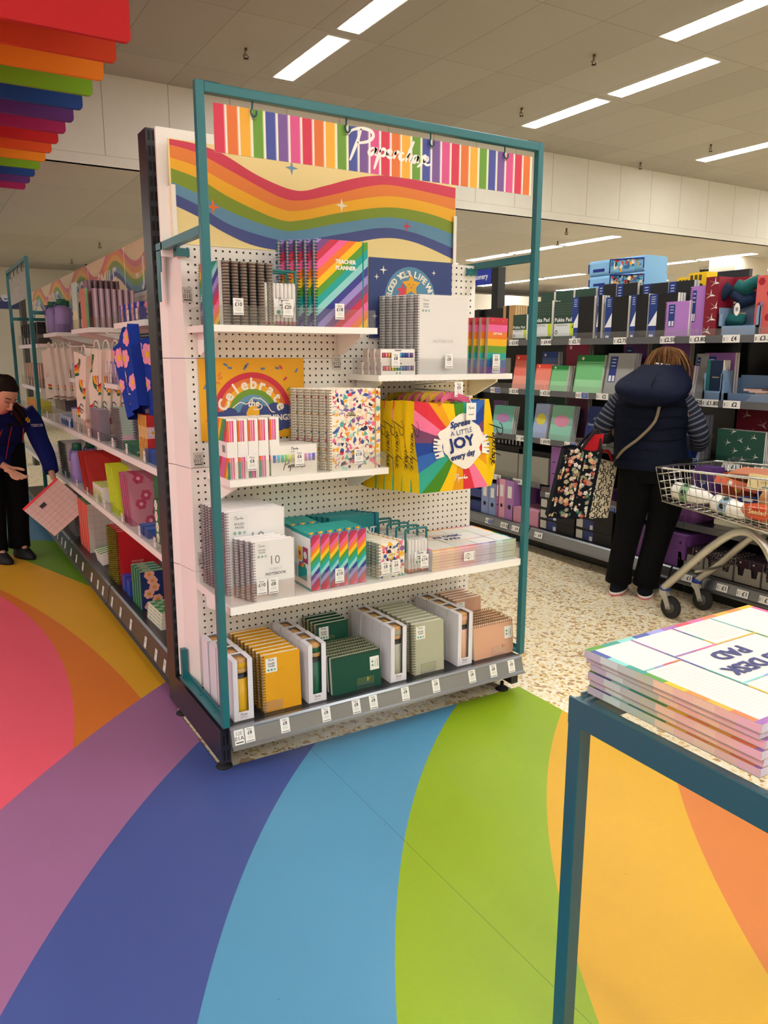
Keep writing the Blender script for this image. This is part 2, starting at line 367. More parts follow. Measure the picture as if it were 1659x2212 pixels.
# wood-panelled stretch and pale fascia of the far wall behind the stationery aisle
mb = MB(); mb.box(2.2, 15.4, 12.9, 13.0, 0, 2.42, '8c6f5c', 'wood')
for k in range(40): mb.rect(FY(0, 12.9, 0), 2.2+k*.33, 2.212+k*.33, 0, 2.42, '55443a', 1)
struct(mb.build('trim_3'))
mb = MB(); mb.box(9.2, 15.4, 11.9, 12.0, 2.1, 2.75, 'd8d2c6', 'matte'); struct(mb.build('trim_4'))
# ------------------------------------------------------------------ luminaires
def lamp_proto():
    t = thing('ceiling_light', 'x', 'ceiling light')
    b = MB(); b.box(-.085, .085, -.515, .515, -.006, -.002, 'ffffff', 'lamp', cols={}); b.build('diffuser', t)
    b = MB(); b.box(-.10, .10, -.53, .53, -.003, 0.0, 'e8e4da', 'satin'); b.build('frame', t)
    return t
LP = lamp_proto(); nl = 0
def lamp(x, y, z, lab):
    put(LP, (x, y, z), (0, 0, 0), lab, 'ceiling luminaires')
OD = ['first', 'second', 'third', 'fourth', 'fifth', 'sixth', 'seventh', 'eighth', 'ninth', 'tenth', 'eleventh', 'twelfth']
row = {2.27: 'row over the striped banner', 5.08: 'row right of the teal frame', 7.88: 'row at the right edge', -.55: 'row near the hanging rainbow boards', -3.3: 'row over the left aisle', -6.1: 'unseen row added left of the left aisle', -8.9: 'unseen row added far left', 10.7: 'row far right', 13.4: 'row along the right wall'}  # two rows beyond the left aisle are unseen, added to brighten left-facing sides
for rx, nm in row.items():
    for k in range(12):  # rows run on unseen behind the camera, lengthened for more frontal light
        y = 3.91-1.19*k
        if y < YB+.6 or (rx == 5.08 and k == 2) or (rx == -.55 and k < 5) : continue
        lamp(rx, y, ZC, 'recessed ceiling light, %s from the white bulkhead, %s' % (OD[k], nm))
lamp(4.42, 1.58, ZC, 'recessed ceiling light cut by the top right corner of the photo')
for rx, y0, nr in ((7.78, 6.15, 'nearest row'), (11.1, 6.3, 'middle row'), (13.6, 6.3, 'farthest row'), (4.3, 6.15, 'added row hidden by the end bay'), (-3.6, 6.3, 'unseen row added over the accessories')):  # last two rows are unseen, added to brighten the lower ceiling
    for k in range(6):
        lamp(rx, y0+1.15*k+(.35 if k > 2 else 0), ZS, 'light under the lower ceiling, %s of the %s' % (OD[k], nr))
# sprinkler heads and hooks
def sprinkler():
    b = MB(); b.tube([(0, 0, 0), (0, 0, -.05)], .012, '8a7a66', 'metal'); b.tube([(0, 0, -.05), (0, 0, -.055)], .028, '9a8a76', 'metal', 12)
    b.tube([(-.018, 0, -.05), (-.018, 0, -.075), (.018, 0, -.075), (.018, 0, -.05)], .004, '3a2018', 'metal', 6); b.tube([(0, 0, -.075), (0, 0, -.08)], .02, '3a2018', 'metal', 10)
    return tag(b.build('sprinkler_head'), 'x', 'sprinkler', 'sprinkler heads on the ceiling')
SPK = sprinkler()
for (px, py, z, d) in ((531, 104, ZC, 'above the teal frame left of the ceiling light'), (1127, 233, ZC, 'above the right end of the teal top bar'), (1284, 118, ZC, 'small one between the two upper ceiling lights'),
        (1384, 351, ZC, 'just above the white bulkhead'), (1536, 312, ZC, 'left of the ceiling light cut by the right edge'), (1205, 521, ZS, 'over the lower ceiling light right of the teal post'),
        (1224, 493, ZS, 'upper one below the white bulkhead'), (215, 524, ZS, 'left of the black upright'), (155, 560, ZS, 'far left near the dome camera')):
    p = onZ(px, py, z); put(SPK, p, (0, 0, 0), 'metal sprinkler head on the ceiling, '+d)
# column on the far right and CCTV
p = onZ(1590, 552, ZS); mb = MB(); mb.box(p.x, p.x+.9, p.y, p.y+.5, 0, ZS, 'c9c0b0', 'matte'); struct(mb.build('trim_5'))
# ================================================================== end bay
TEAL = '1d6b72'
def clipr(P, x0, x1, y0, y1):
    for ax, lim, sg in ((0, x0, 1), (0, x1, -1), (1, y0, 1), (1, y1, -1)):
        out = []
        for i in range(len(P)):
            a, b = P[i-1], P[i]; da, db = sg*(a[ax]-lim), sg*(b[ax]-lim)
            if (da >= 0) != (db >= 0):
                t = da/(da-db); out.append((a[0]+(b[0]-a[0])*t, a[1]+(b[1]-a[1])*t))
            if db >= 0: out.append(b)
        P = out
        if len(P) < 3: return []
    return P
RAIN = ['c9344f', 'f0649c', 'ee7a2a', 'f4c21c', '5a9a2c', '1ea39c', '8fd0cf', '3b3f8f', '9a8cd0', '8c4a86']
def diag(mb, fr, x0, x1, y0, y1, cols, w, slope=1.0, off=0, lay=1):
    H = y1-y0; k = -int(H*slope/w)-2
    while x0+k*w < x1+H*abs(slope)+w*2:
        a = x0+k*w+off
        P = clipr([(a, y0), (a+w, y0), (a+w+H*slope, y1), (a+H*slope, y1)], x0, x1, y0, y1)
        if P: mb.pl(fr, P, cols[k % len(cols)], lay)
        k += 1
def confetti(mb, fr, x0, x1, y0, y1, n, cols, s, seed=1, lay=1):
    R = random.Random(seed); nx = max(1, int(math.sqrt(n*(x1-x0)/(y1-y0)))); ny = max(1, n//nx)
    for i in range(nx*ny):
        x = x0+(i % nx+.5+R.uniform(-.35, .35))*(x1-x0)/nx; y = y0+(i//nx+.5+R.uniform(-.35, .35))*(y1-y0)/ny
        c = R.choice(cols); t = R.randrange(7); a = R.uniform(0, 6.28); q = s*R.uniform(.7, 1.25)
        if t == 0: P = [(q*.5*math.cos(k*PI/5), q*.5*math.sin(k*PI/5)) for k in range(10)]
        elif t == 1: P = [(-q*.6, -q*.4), (q*.6, -q*.4), (0, q*.6)]
        elif t == 2: P = [(-q*.7, -q*.3), (q*.3, -q*.3), (q*.7, q*.3), (-q*.3, q*.3)]
        elif t == 3: P = [(q*(.6 if k % 2 else .28)*math.cos(k*PI/5), q*(.6 if k % 2 else .28)*math.sin(k*PI/5)) for k in range(10)]
        elif t == 4: P = [(q*.6*math.cos(k*PI/6), q*.6*math.sin(k*PI/6)) for k in range(7)]
        elif t == 5: P = [(q*.6*math.cos(k*PI/6), q*.6*math.sin(k*PI/6)) for k in range(7)]+[(q*.28*math.cos(k*PI/6), q*.28*math.sin(k*PI/6)) for k in range(6, -1, -1)]
        else: P = [(-q*.9, -q*.15), (-q*.4, q*.2), (q*.1, -q*.12), (q*.6, q*.22), (q*.9, 0), (q*.6, q*.0), (q*.1, -q*.36), (-q*.4, -q*.05), (-q*.9, -q*.38)]
        P = [(x+u*math.cos(a)-v*math.sin(a), y+u*math.sin(a)+v*math.cos(a)) for u, v in P]
        if t >= 4: 
            if min(p[0] for p in P) < x0 or max(p[0] for p in P) > x1 or min(p[1] for p in P) < y0 or max(p[1] for p in P) > y1: continue
        P = clipr(P, x0, x1, y0, y1)
        if P: mb.pl(fr, P, c, lay+(i % 3)*.4)
# ---- price tickets
_tk = {}
def ticket(parent, x, y, z, price, new='New', name='price_label', w=.036, h=.054, face='y', rz=0, style='s'):
    key = (price, new, w, h, face, style)
    if key not in _tk:
        b = MB(); fr = FY(0, 0, 0) if face == 'y' else FX(0, 0, 0)
        if face == 'y': b.box(-w/2, w/2, 0, .0008, 0, h, 'f0efea')
        else: b.box(0, .0008, -w/2, w/2, 0, h, 'f0efea')
        if style == 's':
            b.text(fr, new, 0, h*.80, h*.12, '1c1c22', 1); b.text(fr, price, 0, h*.52, h*.22, '14141a', 1, bold=.04)
            for k in range(3): b.rect(fr, -w*.28, w*.28, h*(.40-.07*k), h*(.42-.07*k), 'b9b7b0', 1)
            b.rect(fr, -w*.42, w*.42, h*.07, h*.11, '55555c', 1)
        elif style == 'w':   # wide shelf-edge ticket: small print left, price right
            b.text(fr, price, w*.16, h*.22, h*.56, '14141a', 1, bold=.06)
            b.rect(fr, -w*.46, -w*.36, h*.2, h*.7, 'a8a6a2', 1)
            for k in range(3): b.rect(fr, -w*.32, -w*.16, h*(.65-.2*k), h*(.69-.2*k), '99979a', 1)
        elif style == 'loc':
            b.text(fr, new, 0, h*.62, h*.22, '77757a', 1); b.text(fr, price, 0, h*.27, h*.27, '2a2a30', 1); b.rect(fr, -w*.4, w*.4, h*.10, h*.17, '333338', 1)
        elif style == 'club':
            b.rect(fr, -w*.02, w*.48, h*.08, h*.92, '24439a', 1); b.text(fr, price, -w*.18, h*.25, h*.5, '14141a', 1, bold=.05)
            for k in range(3): b.rect(fr, w*.05, w*.40, h*(.72-.22*k), h*(.78-.22*k), 'dfe4f0', 2)
            b.rect(fr, -w*.46, -w*.34, h*.25, h*.7, 'a8a6a2', 1)
        _tk[key] = b.build(name); o = _tk[key]
    else: o = _tk[key].copy(); COL.objects.link(o)
    o.parent = parent; o.location = (x, y, z); o.rotation_euler = (0, rz if face == 'y' else 0, 0)
    return o
# ---- gondola unit that carries the bay
gon = thing('shelving_unit', 'white pegboard gondola end bay with black base and uprights under the rainbow header', 'shelving unit', (0, 0, 0))
YP = .375
mb = MB(); fr = FY(0, YP, 0)
segs = [(1.786, 1.4065), (1.4045, 1.0175), (1.0155, .6305), (.6285, .17)]
for i, (z1, z0) in enumerate(segs):
    mb = MB(); mb.box(.047, 1.31, YP, YP+.018, z0, z1, 'efebe2', 'satin')
    nz_ = round((z1-z0)/.0257)
    for r_ in range(nz_):
        z = z1-.013-.0257*r_
        if z < z0+.004: continue
        for c_ in range(49):
            x = .072+.0253*c_; q = .0034; mb.rect(fr, x-q, x+q, z-q, z+q, '12110f', .6)
    mb.build('pegboard_panel', gon)
mb = MB()
for i, (z1, z0) in enumerate(segs):
    for (xa, ya, xb, yb) in ((.047, YP, .036, .46), (.036, .46, .030, .505), (.030, .505, .016, .552)):
        mb.add([(xa, ya, z0), (xb, yb, z0), (xb, yb, z1), (xa, ya, z1)], [(0, 3, 2, 1)], 'f6f2ec', 'satin')
mb.build('side_panel', gon)
mb = MB(); mb.box(0.0, 1.226, .43, .445, 1.75, 2.165, 'f4f1e9', 'satin'); mb.build('header_panel', gon)
BLK = '23262b'
for x0, sgn in ((0.0, 1), (1.29, 1)):
    mb = MB(); mb.box(x0, x0+.04, .557, .66, .03, 2.19 if x0 == 0 else 1.75, BLK, 'satin')
    fr = FY(x0, .557, 0)
    for k in range(42 if x0 == 0 else 34): mb.rect(fr, .006, .017, .10+.05*k, .132+.05*k, '050505', 1); mb.rect(fr, .021, .032, .10+.05*k, .132+.05*k, '050505', 1)
    mb.build('upright', gon)
for x0 in (0.0, 1.29):
    mb = MB(); mb.box(x0, x0+.035, .03, .557, .035, .160, '26222a', 'satin')
    f2 = FX(x0, .03, 0)
    for k in range(2): mb.rect(f2, -.5, -.02, .135+.01*k, .137+.01*k, '4a463f', 1)
    fr = FY(x0, .03, 0)
    for zz in (.045, .10):
        for xx in (.008, .021): mb.rect(fr, xx, xx+.006, zz, zz+.038, '040404', 1)
    mb.build('base_leg', gon)
for x0, y0 in ((.022, .07), (1.272, .07), (.022, .55), (1.30, .55)):
    mb = MB(); mb.lathe([(.029, 0.0), (.029, .004), (.022, .010), (.008, .012), (.007, .036)], '101012', 'rubber', 18, (x0, y0, .002 if x0 < 1.28 else 0)); mb.build('foot', gon)
mb = MB(); mb.box(.036, 1.296, .012, .375, .148, .175, '202226', 'satin'); mb.build('base_shelf', gon)
# ticket rail: extruded aluminium profile
rail = MB(); P = [(.010, .176), (-.004, .176), (-.012, .170), (-.012, .166), (-.026, .118), (-.034, .114), (-.036, .106), (-.026, .104), (-.018, .110), (.0, .118), (.004, .15)]
rail.prism(P, 'x', .022, 1.305, '8f9298', 'metal'); ro = rail.build('ticket_rail', gon)
def railtick(px, price, new='New', st='s'):
    p = onY(px[0], px[1], -.019); b = ticket(ro, p.x, -.0255, .120, price, new, 'price_label', .034, .052, style=st); b.rotation_euler = (-.27, 0, 0)
railtick((517, 1592), '01A', '52E', 'loc')
for px in ((540, 1588), (616, 1566), (705, 1545), (770, 1527), (807, 1520), (876, 1500), (942, 1483), (1020, 1463), (1066, 1450), (1105, 1440)): railtick(px, '\u00a38')
# ---- teal frame
fm = thing('portal_stand', 'teal steel portal frame standing around the white pegboard end bay', 'display frame', (0, 0, 0))
T_ = .0265; H_ = 2.192; zb = .179
for x0 in (0.0, 1.33-T_):
    mb = MB(); mb.rbox(x0, x0+T_, 0, T_, zb, H_, .003, TEAL, 'satin'); mb.build('post', fm)
mb = MB(); mb.rbox(T_, 1.33-T_, 0, T_, H_-.030, H_-.001, .003, TEAL, 'satin', 'x'); mb.box(.012, .075, .004, .022, H_-.001, H_+.002, '0e3c42', 'satin'); mb.box(1.255, 1.318, .004, .022, H_-.001, H_+.002, '0e3c42', 'satin'); mb.build('top_bar', fm)
for x0 in (0.0, 1.33-T_):
    mb = MB(); mb.box(x0, x0+T_, T_, .505, 1.771, 1.797, TEAL, 'satin'); 
    s0 = x0+T_ if x0 == 0 else x0-.05
    mb.build('side_rail', fm)
    mb = MB(); xs = x0 if x0 == 0 else x0+T_-.004
    mb.box(xs, xs+.004, .455, .505, 1.70, 1.775, TEAL, 'satin'); mb.box(xs, xs+.004, .475, .505, 1.60, 1.70, TEAL, 'satin')
    if x0 == 0: mb.box(.03, .075, .360, .366, 1.745, 1.772, TEAL, 'satin'); mb.box(.03, .034, .366, .40, 1.745, 1.772, TEAL, 'satin')
    else: mb.box(x0-.05, x0+.004, .360, .366, 1.745, 1.772, TEAL, 'satin')
    mb.build('bracket', fm)
    mb = MB(); mb.box(x0, x0+T_+.004, T_, .495, .179, .187, TEAL, 'satin'); mb.box(x0+T_, x0+T_+.004, T_, .495, .187, .200, TEAL, 'satin')
    for k in range(3): mb.tube([(x0+.013, .12+.16*k, .186), (x0+.013, .12+.16*k, .189)], .005, '14545a', 'satin')
    if x0 == 0: mb.box(.006, .026, .47, .495, .187, .30, TEAL, 'satin')
    mb.build('base_rail', fm)
# ---- striped hanging banner with script
SC6 = ['d23a54', 'e0763a', 'eeb03c', '6c9c3a', '4a56a0', '7a5a9a', 'd9578f']
b = MB(); b.box(.054, 1.281, .010, .0125, 2.005, 2.140, 'f0e6c8'); fr = FY(.054, .010, 2.005); n = 30; q = 1.227/n
ss = []
for k in range(n):
    cidx = k % 7; w_ = q*.76; x = k*q
    b.rect(fr, x, x+w_, 0, .135, SC6[cidx]); b.rect(fr, x+w_+q*.09, x+w_+q*.17, 0, .135, 'fbf7ea')
    if k < n-1: b.rect(fr, x+w_+q*.0, x+w_+q*.08, 0, .135, ['ec8a9c', 'f0a878', 'f5e0a0', 'b9d488', 'a8aedc', 'c4a8d6', 'f0a0c0'][cidx], 1)
script(b, fr, .452, .043, .330, 'fbf3ee', 3, 5, .24, rot=-.02, ys=.76)
tag(b.build('hanging_banner'), 'rainbow striped hanging banner with white script under the teal top bar', 'banner')
pr = None
for i, px in enumerate(((545, 220), (748, 262), (930, 295), (1090, 325))):
    x = onY(px[0], px[1], .013).x
    if pr is None:
        b = MB(); P = smooth2([(0, .013, H_-.02), (.0, .0125, H_-.032), (-.004, .006, H_-.05), (-.009, .004, H_-.062), (-.004, .000, H_-.076), (.006, .000, H_-.070), (.007, .0, H_-.058)], 4)
        b.tube([(p[0], p[1]-.0, p[2]-H_) for p in P], .0028, '0f4a50', 'satin', 6)
        b.lathe([(.006, 0), (.006, .001)], 'c9c4b8', 'metal', 12, (.0, .008, -.080)); pr = b.build('s_hook')
        tag(pr, 'x', 'hook', 'S hooks under the teal top bar')
    put(pr, (x, 0.0, H_), (0, 0, 0), ['leftmost', 'second from left', 'third from left', 'rightmost'][i]+' teal S hook holding the striped banner')
# ---- rainbow wave header board
b = MB(); yb = .395; b.box(.028, 1.214, yb, yb+.004, 1.79, 2.124, 'f1dc9c'); fr = FY(0, yb, 0)
W = [[(.034,2.122),(.12,2.118),(.217,2.098),(.351,2.040),(.495,2.006),(.609,2.034),(.707,2.066),(.808,2.091),(.934,2.102),(1.212,2.090)],
 [(.034,2.104),(.127,2.09),(.248,2.045),(.421,1.980),(.513,1.974),(.647,2.008),(.808,2.055),(.934,2.068),(1.212,2.048)],
 [(.034,2.064),(.125,2.046),(.246,1.999),(.42,1.940),(.512,1.939),(.686,1.985),(.87,2.024),(1.022,2.025),(1.212,2.003)],
 [(.034,2.031),(.131,2.007),(.245,1.955),(.418,1.901),(.511,1.905),(.686,1.948),(.892,1.985),(1.067,1.98),(1.212,1.954)],
 [(.034,1.988),(.128,1.957),(.243,1.909),(.418,1.866),(.51,1.870),(.685,1.911),(.892,1.948),(1.067,1.936),(1.212,1.906)],
 [(.034,1.953),(.127,1.920),(.241,1.865),(.417,1.829),(.509,1.833),(.685,1.871),(.87,1.907),(1.023,1.897),(1.212,1.851)],
 [(.034,1.916),(.125,1.882),(.206,1.842),(.308,1.806),(.416,1.792),(.509,1.791),(.684,1.829),(.871,1.869),(1.023,1.861),(1.212,1.807)]]
WC = ['d2425a', 'e6843e', 'f0b42e', '829a34', '6494b4', '4a5690']
def interp(L, x):
    S_ = smooth2(L, 6)
    for i in range(len(S_)-1):
        if S_[i][0] <= x <= S_[i+1][0]+1e-9:
            t = (x-S_[i][0])/max(1e-9, S_[i+1][0]-S_[i][0]); return S_[i][1]*(1-t)+S_[i+1][1]*t
    return S_[-1][1]
xs = [.034+(1.212-.034)*k/56 for k in range(57)]
for k in range(6): b.band(fr, [(x, min(2.1225, interp(W[k+1], x))) for x in xs], [(x, min(2.1225, interp(W[k], x))) for x in xs], WC[k], 1)
for (px, c_, r_) in (((630, 363), '6f9ab8', .026), ((738, 444), 'f4f0e2', .026), ((460, 447), 'ea7a30', .028), ((879, 489), 'd2425a', .022)):
    p = onY(px[0], px[1], yb); b.star(fr, p.x, p.z, r_, c_, 2, 4, .28)
tag(b.build('header_board'), 'large board with wavy rainbow on cream above the pegboard', 'sign board')
for x0, nm in ((.030, 'left'), (1.199, 'right')):
    b = MB(); b.box(x0, x0+.014, .383, .388, 1.787, 1.978, 'f1eee4', 'satin'); b.box(x0 if nm == 'left' else x0+.012, x0+.002 if nm == 'left' else x0+.014, .388, .43, 1.787, 1.978, 'f1eee4', 'satin'); b.build('board_bracket', gon)
# ---- posters
b = MB(); b.box(.090, .499, .3685, .3715, 1.112, 1.405, 'edaf22'); fr = FY(.090, .3685, 1.112); R_ = random.Random(5); cx, cy = .200, .088
for k in range(46):
    x, y = R_.uniform(.02, .39), R_.uniform(.02, .275)
    if (x-cx)**2+(y-cy)**2 < .17**2 or (x > .22 and y < .10): continue
    a = R_.uniform(0, 3.1); u, v = .0085, .0040; P = [(x+p*u*math.cos(a)-q*v*math.sin(a), y+p*u*math.sin(a)+q*v*math.cos(a)) for p, q in ((-1, -1), (1, -1), (1, 1), (-1, 1))]
    b.pl(fr, P, R_.choice(['d2425a', '829a34', '6b7fa0', 'e6843e']), 1)
for i, (r0, c_) in enumerate(((.155, 'cf3448'), (.134, 'e57a34'), (.115, 'f2b42a'), (.095, '6e9a34'), (.074, '6494b4'), (.053, '44558c'), (.028, 'f0b42e'))):
    b.pl(fr, [(cx+r0*math.cos(PI*k/28), cy+r0*math.sin(PI*k/28)) for k in range(29)]+[(cx-r0, cy-.015), (cx+r0, cy-.015)], c_, 1+.4*i)
for (x, y, r0) in ((.075, .075, .03), (.11, .085, .032), (.15, .07, .03), (.25, .085, .034), (.285, .095, .036), (.325, .09, .034), (.35, .075, .026), (.30, .06, .036), (.265, .06, .03), (.095, .055, .03), (.33, .06, .03)): b.disc(fr, x, y, r0, '3d4c84', 3+x*5, 18)
b.disc(fr, cx, .098, .024, 'f0b42e', 4.9, 20)
b.arc(fr, 'Celebrate', cx-.002, cy-.006, .100, PI*.93, PI*.05, .040, 'f7efdc', 5.5, .08); b.text(fr, 'the', cx, .118, .024, 'f7efdc', 5, bold=.08, shear=.1)
b.text(fr, 'THINGS', .297, .064, .021, 'f7efdc', 5.4, bold=.09, shear=-.05)
for P in ([(.12, .115), (.15, .135), (.175, .128), (.20, .150), (.225, .145)], [(.225, .15), (.25, .13), (.27, .10), (.285, .095)], [(.20, .108), (.225, .108), (.235, .12), (.22, .13)]): b.stroke(fr, smooth2(P, 4), .0035, 'f7efdc', 5)
tag(b.build('yellow_poster'), 'yellow poster reading Celebrate the Things with a rainbow and clouds', 'poster')
b = MB(); b.box(.784, 1.180, .3655, .3685, 1.483, 1.790, '3b4b80'); fr = FY(.784, .3655, 1.483)
cx, cy = .192, .150; b.disc(fr, cx, cy, .122, '5a8fae', 1, 40, .130)
b.arc(fr, 'FLOOD YOUR LIFE WITH', cx, cy, .090, PI*.99, PI*.0, .024, 'f7efdc', 2, .10)
for (x, y, r0, c_, rt) in ((.196, .208, .046, 'efae2e', PI/2), (.128, .140, .042, 'dd4a5c', PI/2-.3), (.165, .085, .045, 'efae2e', PI/2+.2), (.155, .185, .03, 'dd4a5c', PI/2)):
    b.star(fr, x, y, r0, c_, 2+(.3 if c_ == 'efae2e' else 0)+y, 5, .5, rt)
    if r0 > .035:
        for sx_ in (-.010, .010): b.stroke(fr, [(x+sx_-.004, y+.002), (x+sx_, y+.006), (x+sx_+.004, y+.002)], .0018, '2b2b3a', 3)
        b.stroke(fr, [(x-.005, y-.006), (x, y-.010), (x+.005, y-.006)], .0018, '2b2b3a', 3)
b.text(fr, 'Happy', .045, .040, .058, 'f4ecda', 3, 'L', bold=.08, shear=.2)
for (x, y, r0) in ((.065, .262, .018), (.034, .235, .012), (.305, .262, .011), (.025, .085, .014), (.33, .15, .01)): b.star(fr, x, y, r0, 'f4f0e2', 2, 4, .25)
tag(b.build('blue_poster'), 'navy blue poster with stars reading Flood your life with, behind the notebooks', 'poster')
# ---- bay location tags clipped to the pegboard
for (px, t, w_) in (((405, 637), '01E', 'beside the top left shelf'), ((728, 783), '01D', 'left of the highlighter boxes'), ((429, 993), '01C', 'below the yellow poster'), ((438, 1207), '01B', 'left of the ten subject notebooks')):
    p = onY(px[0], px[1], .37); h_ = bpy.data.objects.new('x', None)
    b = MB(); b.box(-.018, .018, .0, .002, -.026, .026, 'cfcbc0', 'gloss'); f3 = FY(0, 0, 0)
    b.text(f3, '52E', 0, .006, .011, '55535a', 1); b.text(f3, t, 0, -.011, .014, '2a2a30', 1); b.rect(f3, -.014, .014, -.019, -.015, '333338', 1)
    tag(b.build('location_tag', None, (p.x, .3725-.002, p.z)), 'small grey location tag reading 52E %s %s' % (t, w_), 'tag')
# ---- shelves
WH = 'f6f4ee'
def shelf(lab, x0, x1, yf, z, th, guard, tags, lab2=None, br=True):
    t = thing('shelf', lab, 'shelf', (0, 0, 0)); t['group'] = 'white shelves of the end bay'
    b = MB(); b.box(x0, x1, yf, YP-.002, z-th, z, WH, 'satin', bev=.002); b.build('deck', t)
    if br:
        for xx in (x0+.035, x1-.045):
            b = MB(); b.prism([(YP-.002, z-th-.075), (YP-.035, z-th-.075), (yf+.05, z-th-.012), (yf+.05, z-th), (YP-.002, z-th)], 'x', xx, xx+.010 if guard else xx+.01, WH, 'satin')
            b.build('bracket', t)
    b = MB(); b.box(x0+.004, x1-.004, yf+.006, yf+.008, z+.001, z+guard, 'e8f0f0', 'clear'); b.box(x0+.004, x0+.006, yf+.008, YP-.03, z+.001, z+guard, 'e8f0f0', 'clear'); b.box(x1-.006, x1-.004, yf+.008, YP-.03, z+.001, z+guard, 'e8f0f0', 'clear')
    g = b.build('acrylic_riser', t)
    for (px, pr_) in tags:
        p = onY(px[0], px[1], yf+.004); ticket(g, p.x, yf+.004, p.z-.027, pr_)
    return t
SHE = shelf('white shelf at top left of the end bay holding the teacher planners', .058, .689, .14, 1.514, .022, .062, [((515, 662), '\u00a310'), ((622, 668), '\u00a320'), ((734, 673), '\u00a318')])
SHD = shelf('white shelf on the right side of the end bay holding the list pads', .693, 1.329, .138, 1.344, .022, .062, [((855, 778), '\u00a38'), ((970, 780), '\u00a38'), ((1072, 780), '\u00a36')])
SHC = shelf('white shelf at mid height of the end bay below the yellow poster', .106, .735, .135, 1.000, .024, .062, [((545, 1000), '\u00a36'), ((647, 990), '\u00a36'), ((775, 985), '\u00a318')])
SHB = shelf('full width white shelf holding ten subject notebooks and desk pads', .047, 1.300, .012, .594, .027, .070, [((566, 1268), '\u00a310'), ((591, 1265), '\u00a38'), ((734, 1243), '\u00a310'), ((833, 1228), '\u00a38'), ((856, 1224), '\u00a36'), ((917, 1212), '\u00a314')])
_t = ticket(SHB.children[-1], 1.20, .014, .625, '\u00a312'); _t.rotation_euler = (0, -PI/2, 0); _p = onY(1038, 1197, .014); _t.location = (_p.x-.027, .0145, _p.z)
# ================================================================== goods on the end bay
def coil(mb, fr_axis, L, x, y, z, R, n, c, m='metal', r=.0009, k=7):
    # double-loop wire along z (fr_axis 'z') or along x ('x')
    for i in range(n):
        a = (i+.5)*L/n
        for d in (-.0012, .0012):
            P = []
            for j in range(k):
                t = 2*PI*j/k
                if fr_axis == 'z': P.append((x+R*math.cos(t), y+R*math.sin(t), z+a+d))
                else: P.append((x+a+d, y+R*math.cos(t), z+R*math.sin(t)))
            mb.tube(P, r, c, m, 3, False, True)
def sticker(b, fr, x, y, w, h, t1, t2, lay=1, rot=False):
    b.rect(fr, x, x+w, y, y+h, 'eeeee8', lay)
    if not rot:
        script(b, fr, x+w*.22, y+h*.80, w*.55, '33333a', lay+1, 1, .3)
        b.text(fr, t1, x+w*.5, y+h*.55, h*.11, '2a2a30', lay+1, bold=.05)
        if t2: b.text(fr, t2, x+w*.5, y+h*.38, h*.11, '2a2a30', lay+1, bold=.05)
        for k in range(3): b.disc(fr, x+w*(.22+.28*k), y+h*.17, w*.10, '4f9a8a' if k < 2 else '8fb8b0', lay+1, 8)
    else:
        for k in range(2): b.disc(fr, x+w*.28, y+h*(.35+.28*k), w*.11, '4f9a8a', lay+1, 8)
        b.rect(fr, x+w*.55, x+w*.60, y+h*.2, y+h*.7, '9a9a96', lay+1); b.rect(fr, x+w*.78, x+w*.83, y+h*.2, y+h*.8, '4a4a50', lay+1)
def notebook(name, w, h, t, cov, cc, side='z', deco=None, pages='efeadb', ncoil=20, film=False, R=None, cat='notebook', back=None, sx=None, elastic=None, cr=.0009):
    """ring bound book standing up, cover facing -y, lower left front corner at the origin"""
    o = thing(name, 'x', cat)
    R = R or t*.62+.002
    b = MB(); bx0 = R*.8 if side == 'z' else 0; bz1 = h-R*.8 if side == 'x' else h
    b.box(bx0, w, 0, .0016, 0, bz1, cov, 'paper'); b.box(bx0, w, t-.0016, t, 0, bz1, back or cov, 'paper')
    fr = FY(0, 0, 0)
    if deco: deco(b, fr, bx0, w, bz1)
    n = ncoil
    for i in range(n):
        a = (i+.5)*(h if side == 'z' else w)/n
        if side == 'z': b.rect(fr, bx0+.003, bx0+.0065, a-.0018, a+.0018, '15130f', 2.5)
        else: b.rect(fr, a-.0018, a+.0018, bz1-.0065, bz1-.003, '15130f', 2.5)
    b.build('cover', o)
    b = MB(); b.box(bx0+.001, w-.002, .0018, t-.0018, .002, bz1-.002, pages, 'paper'); b.build('pages', o)
    b = MB()
    if side == 'z': coil(b, 'z', h, bx0+.001, t/2, 0, R, n, cc, r=cr)
    else: coil(b, 'x', w, 0, t/2, bz1-.001, R, n, cc, r=cr)
    b.build('spiral_binding', o)
    if film:
        b = MB(); b.box(bx0-.001, w+.003, -.0022, -.0014, -.0, bz1+.002, 'f2f2f2', 'film'); b.build('clear_cover', o)
    if elastic:
        b = MB(); b.box(w-elastic[1], w-elastic[1]+.005, -.0012, t+.001, 0, h, elastic[0], 'cloth'); b.build('elastic_band', o)
    return o
def stack(proto, n, x, y, z, dx, dy, lab, group, lean=0, jit=.002, rz=0, front='front', rl=0):
    for i in range(n):
        put(proto, (x+dx*i+random.uniform(-jit, jit), y+dy*i, z), (-lean, rl, rz+random.uniform(-.01, .01)), lab % nth(i, n, front), group)
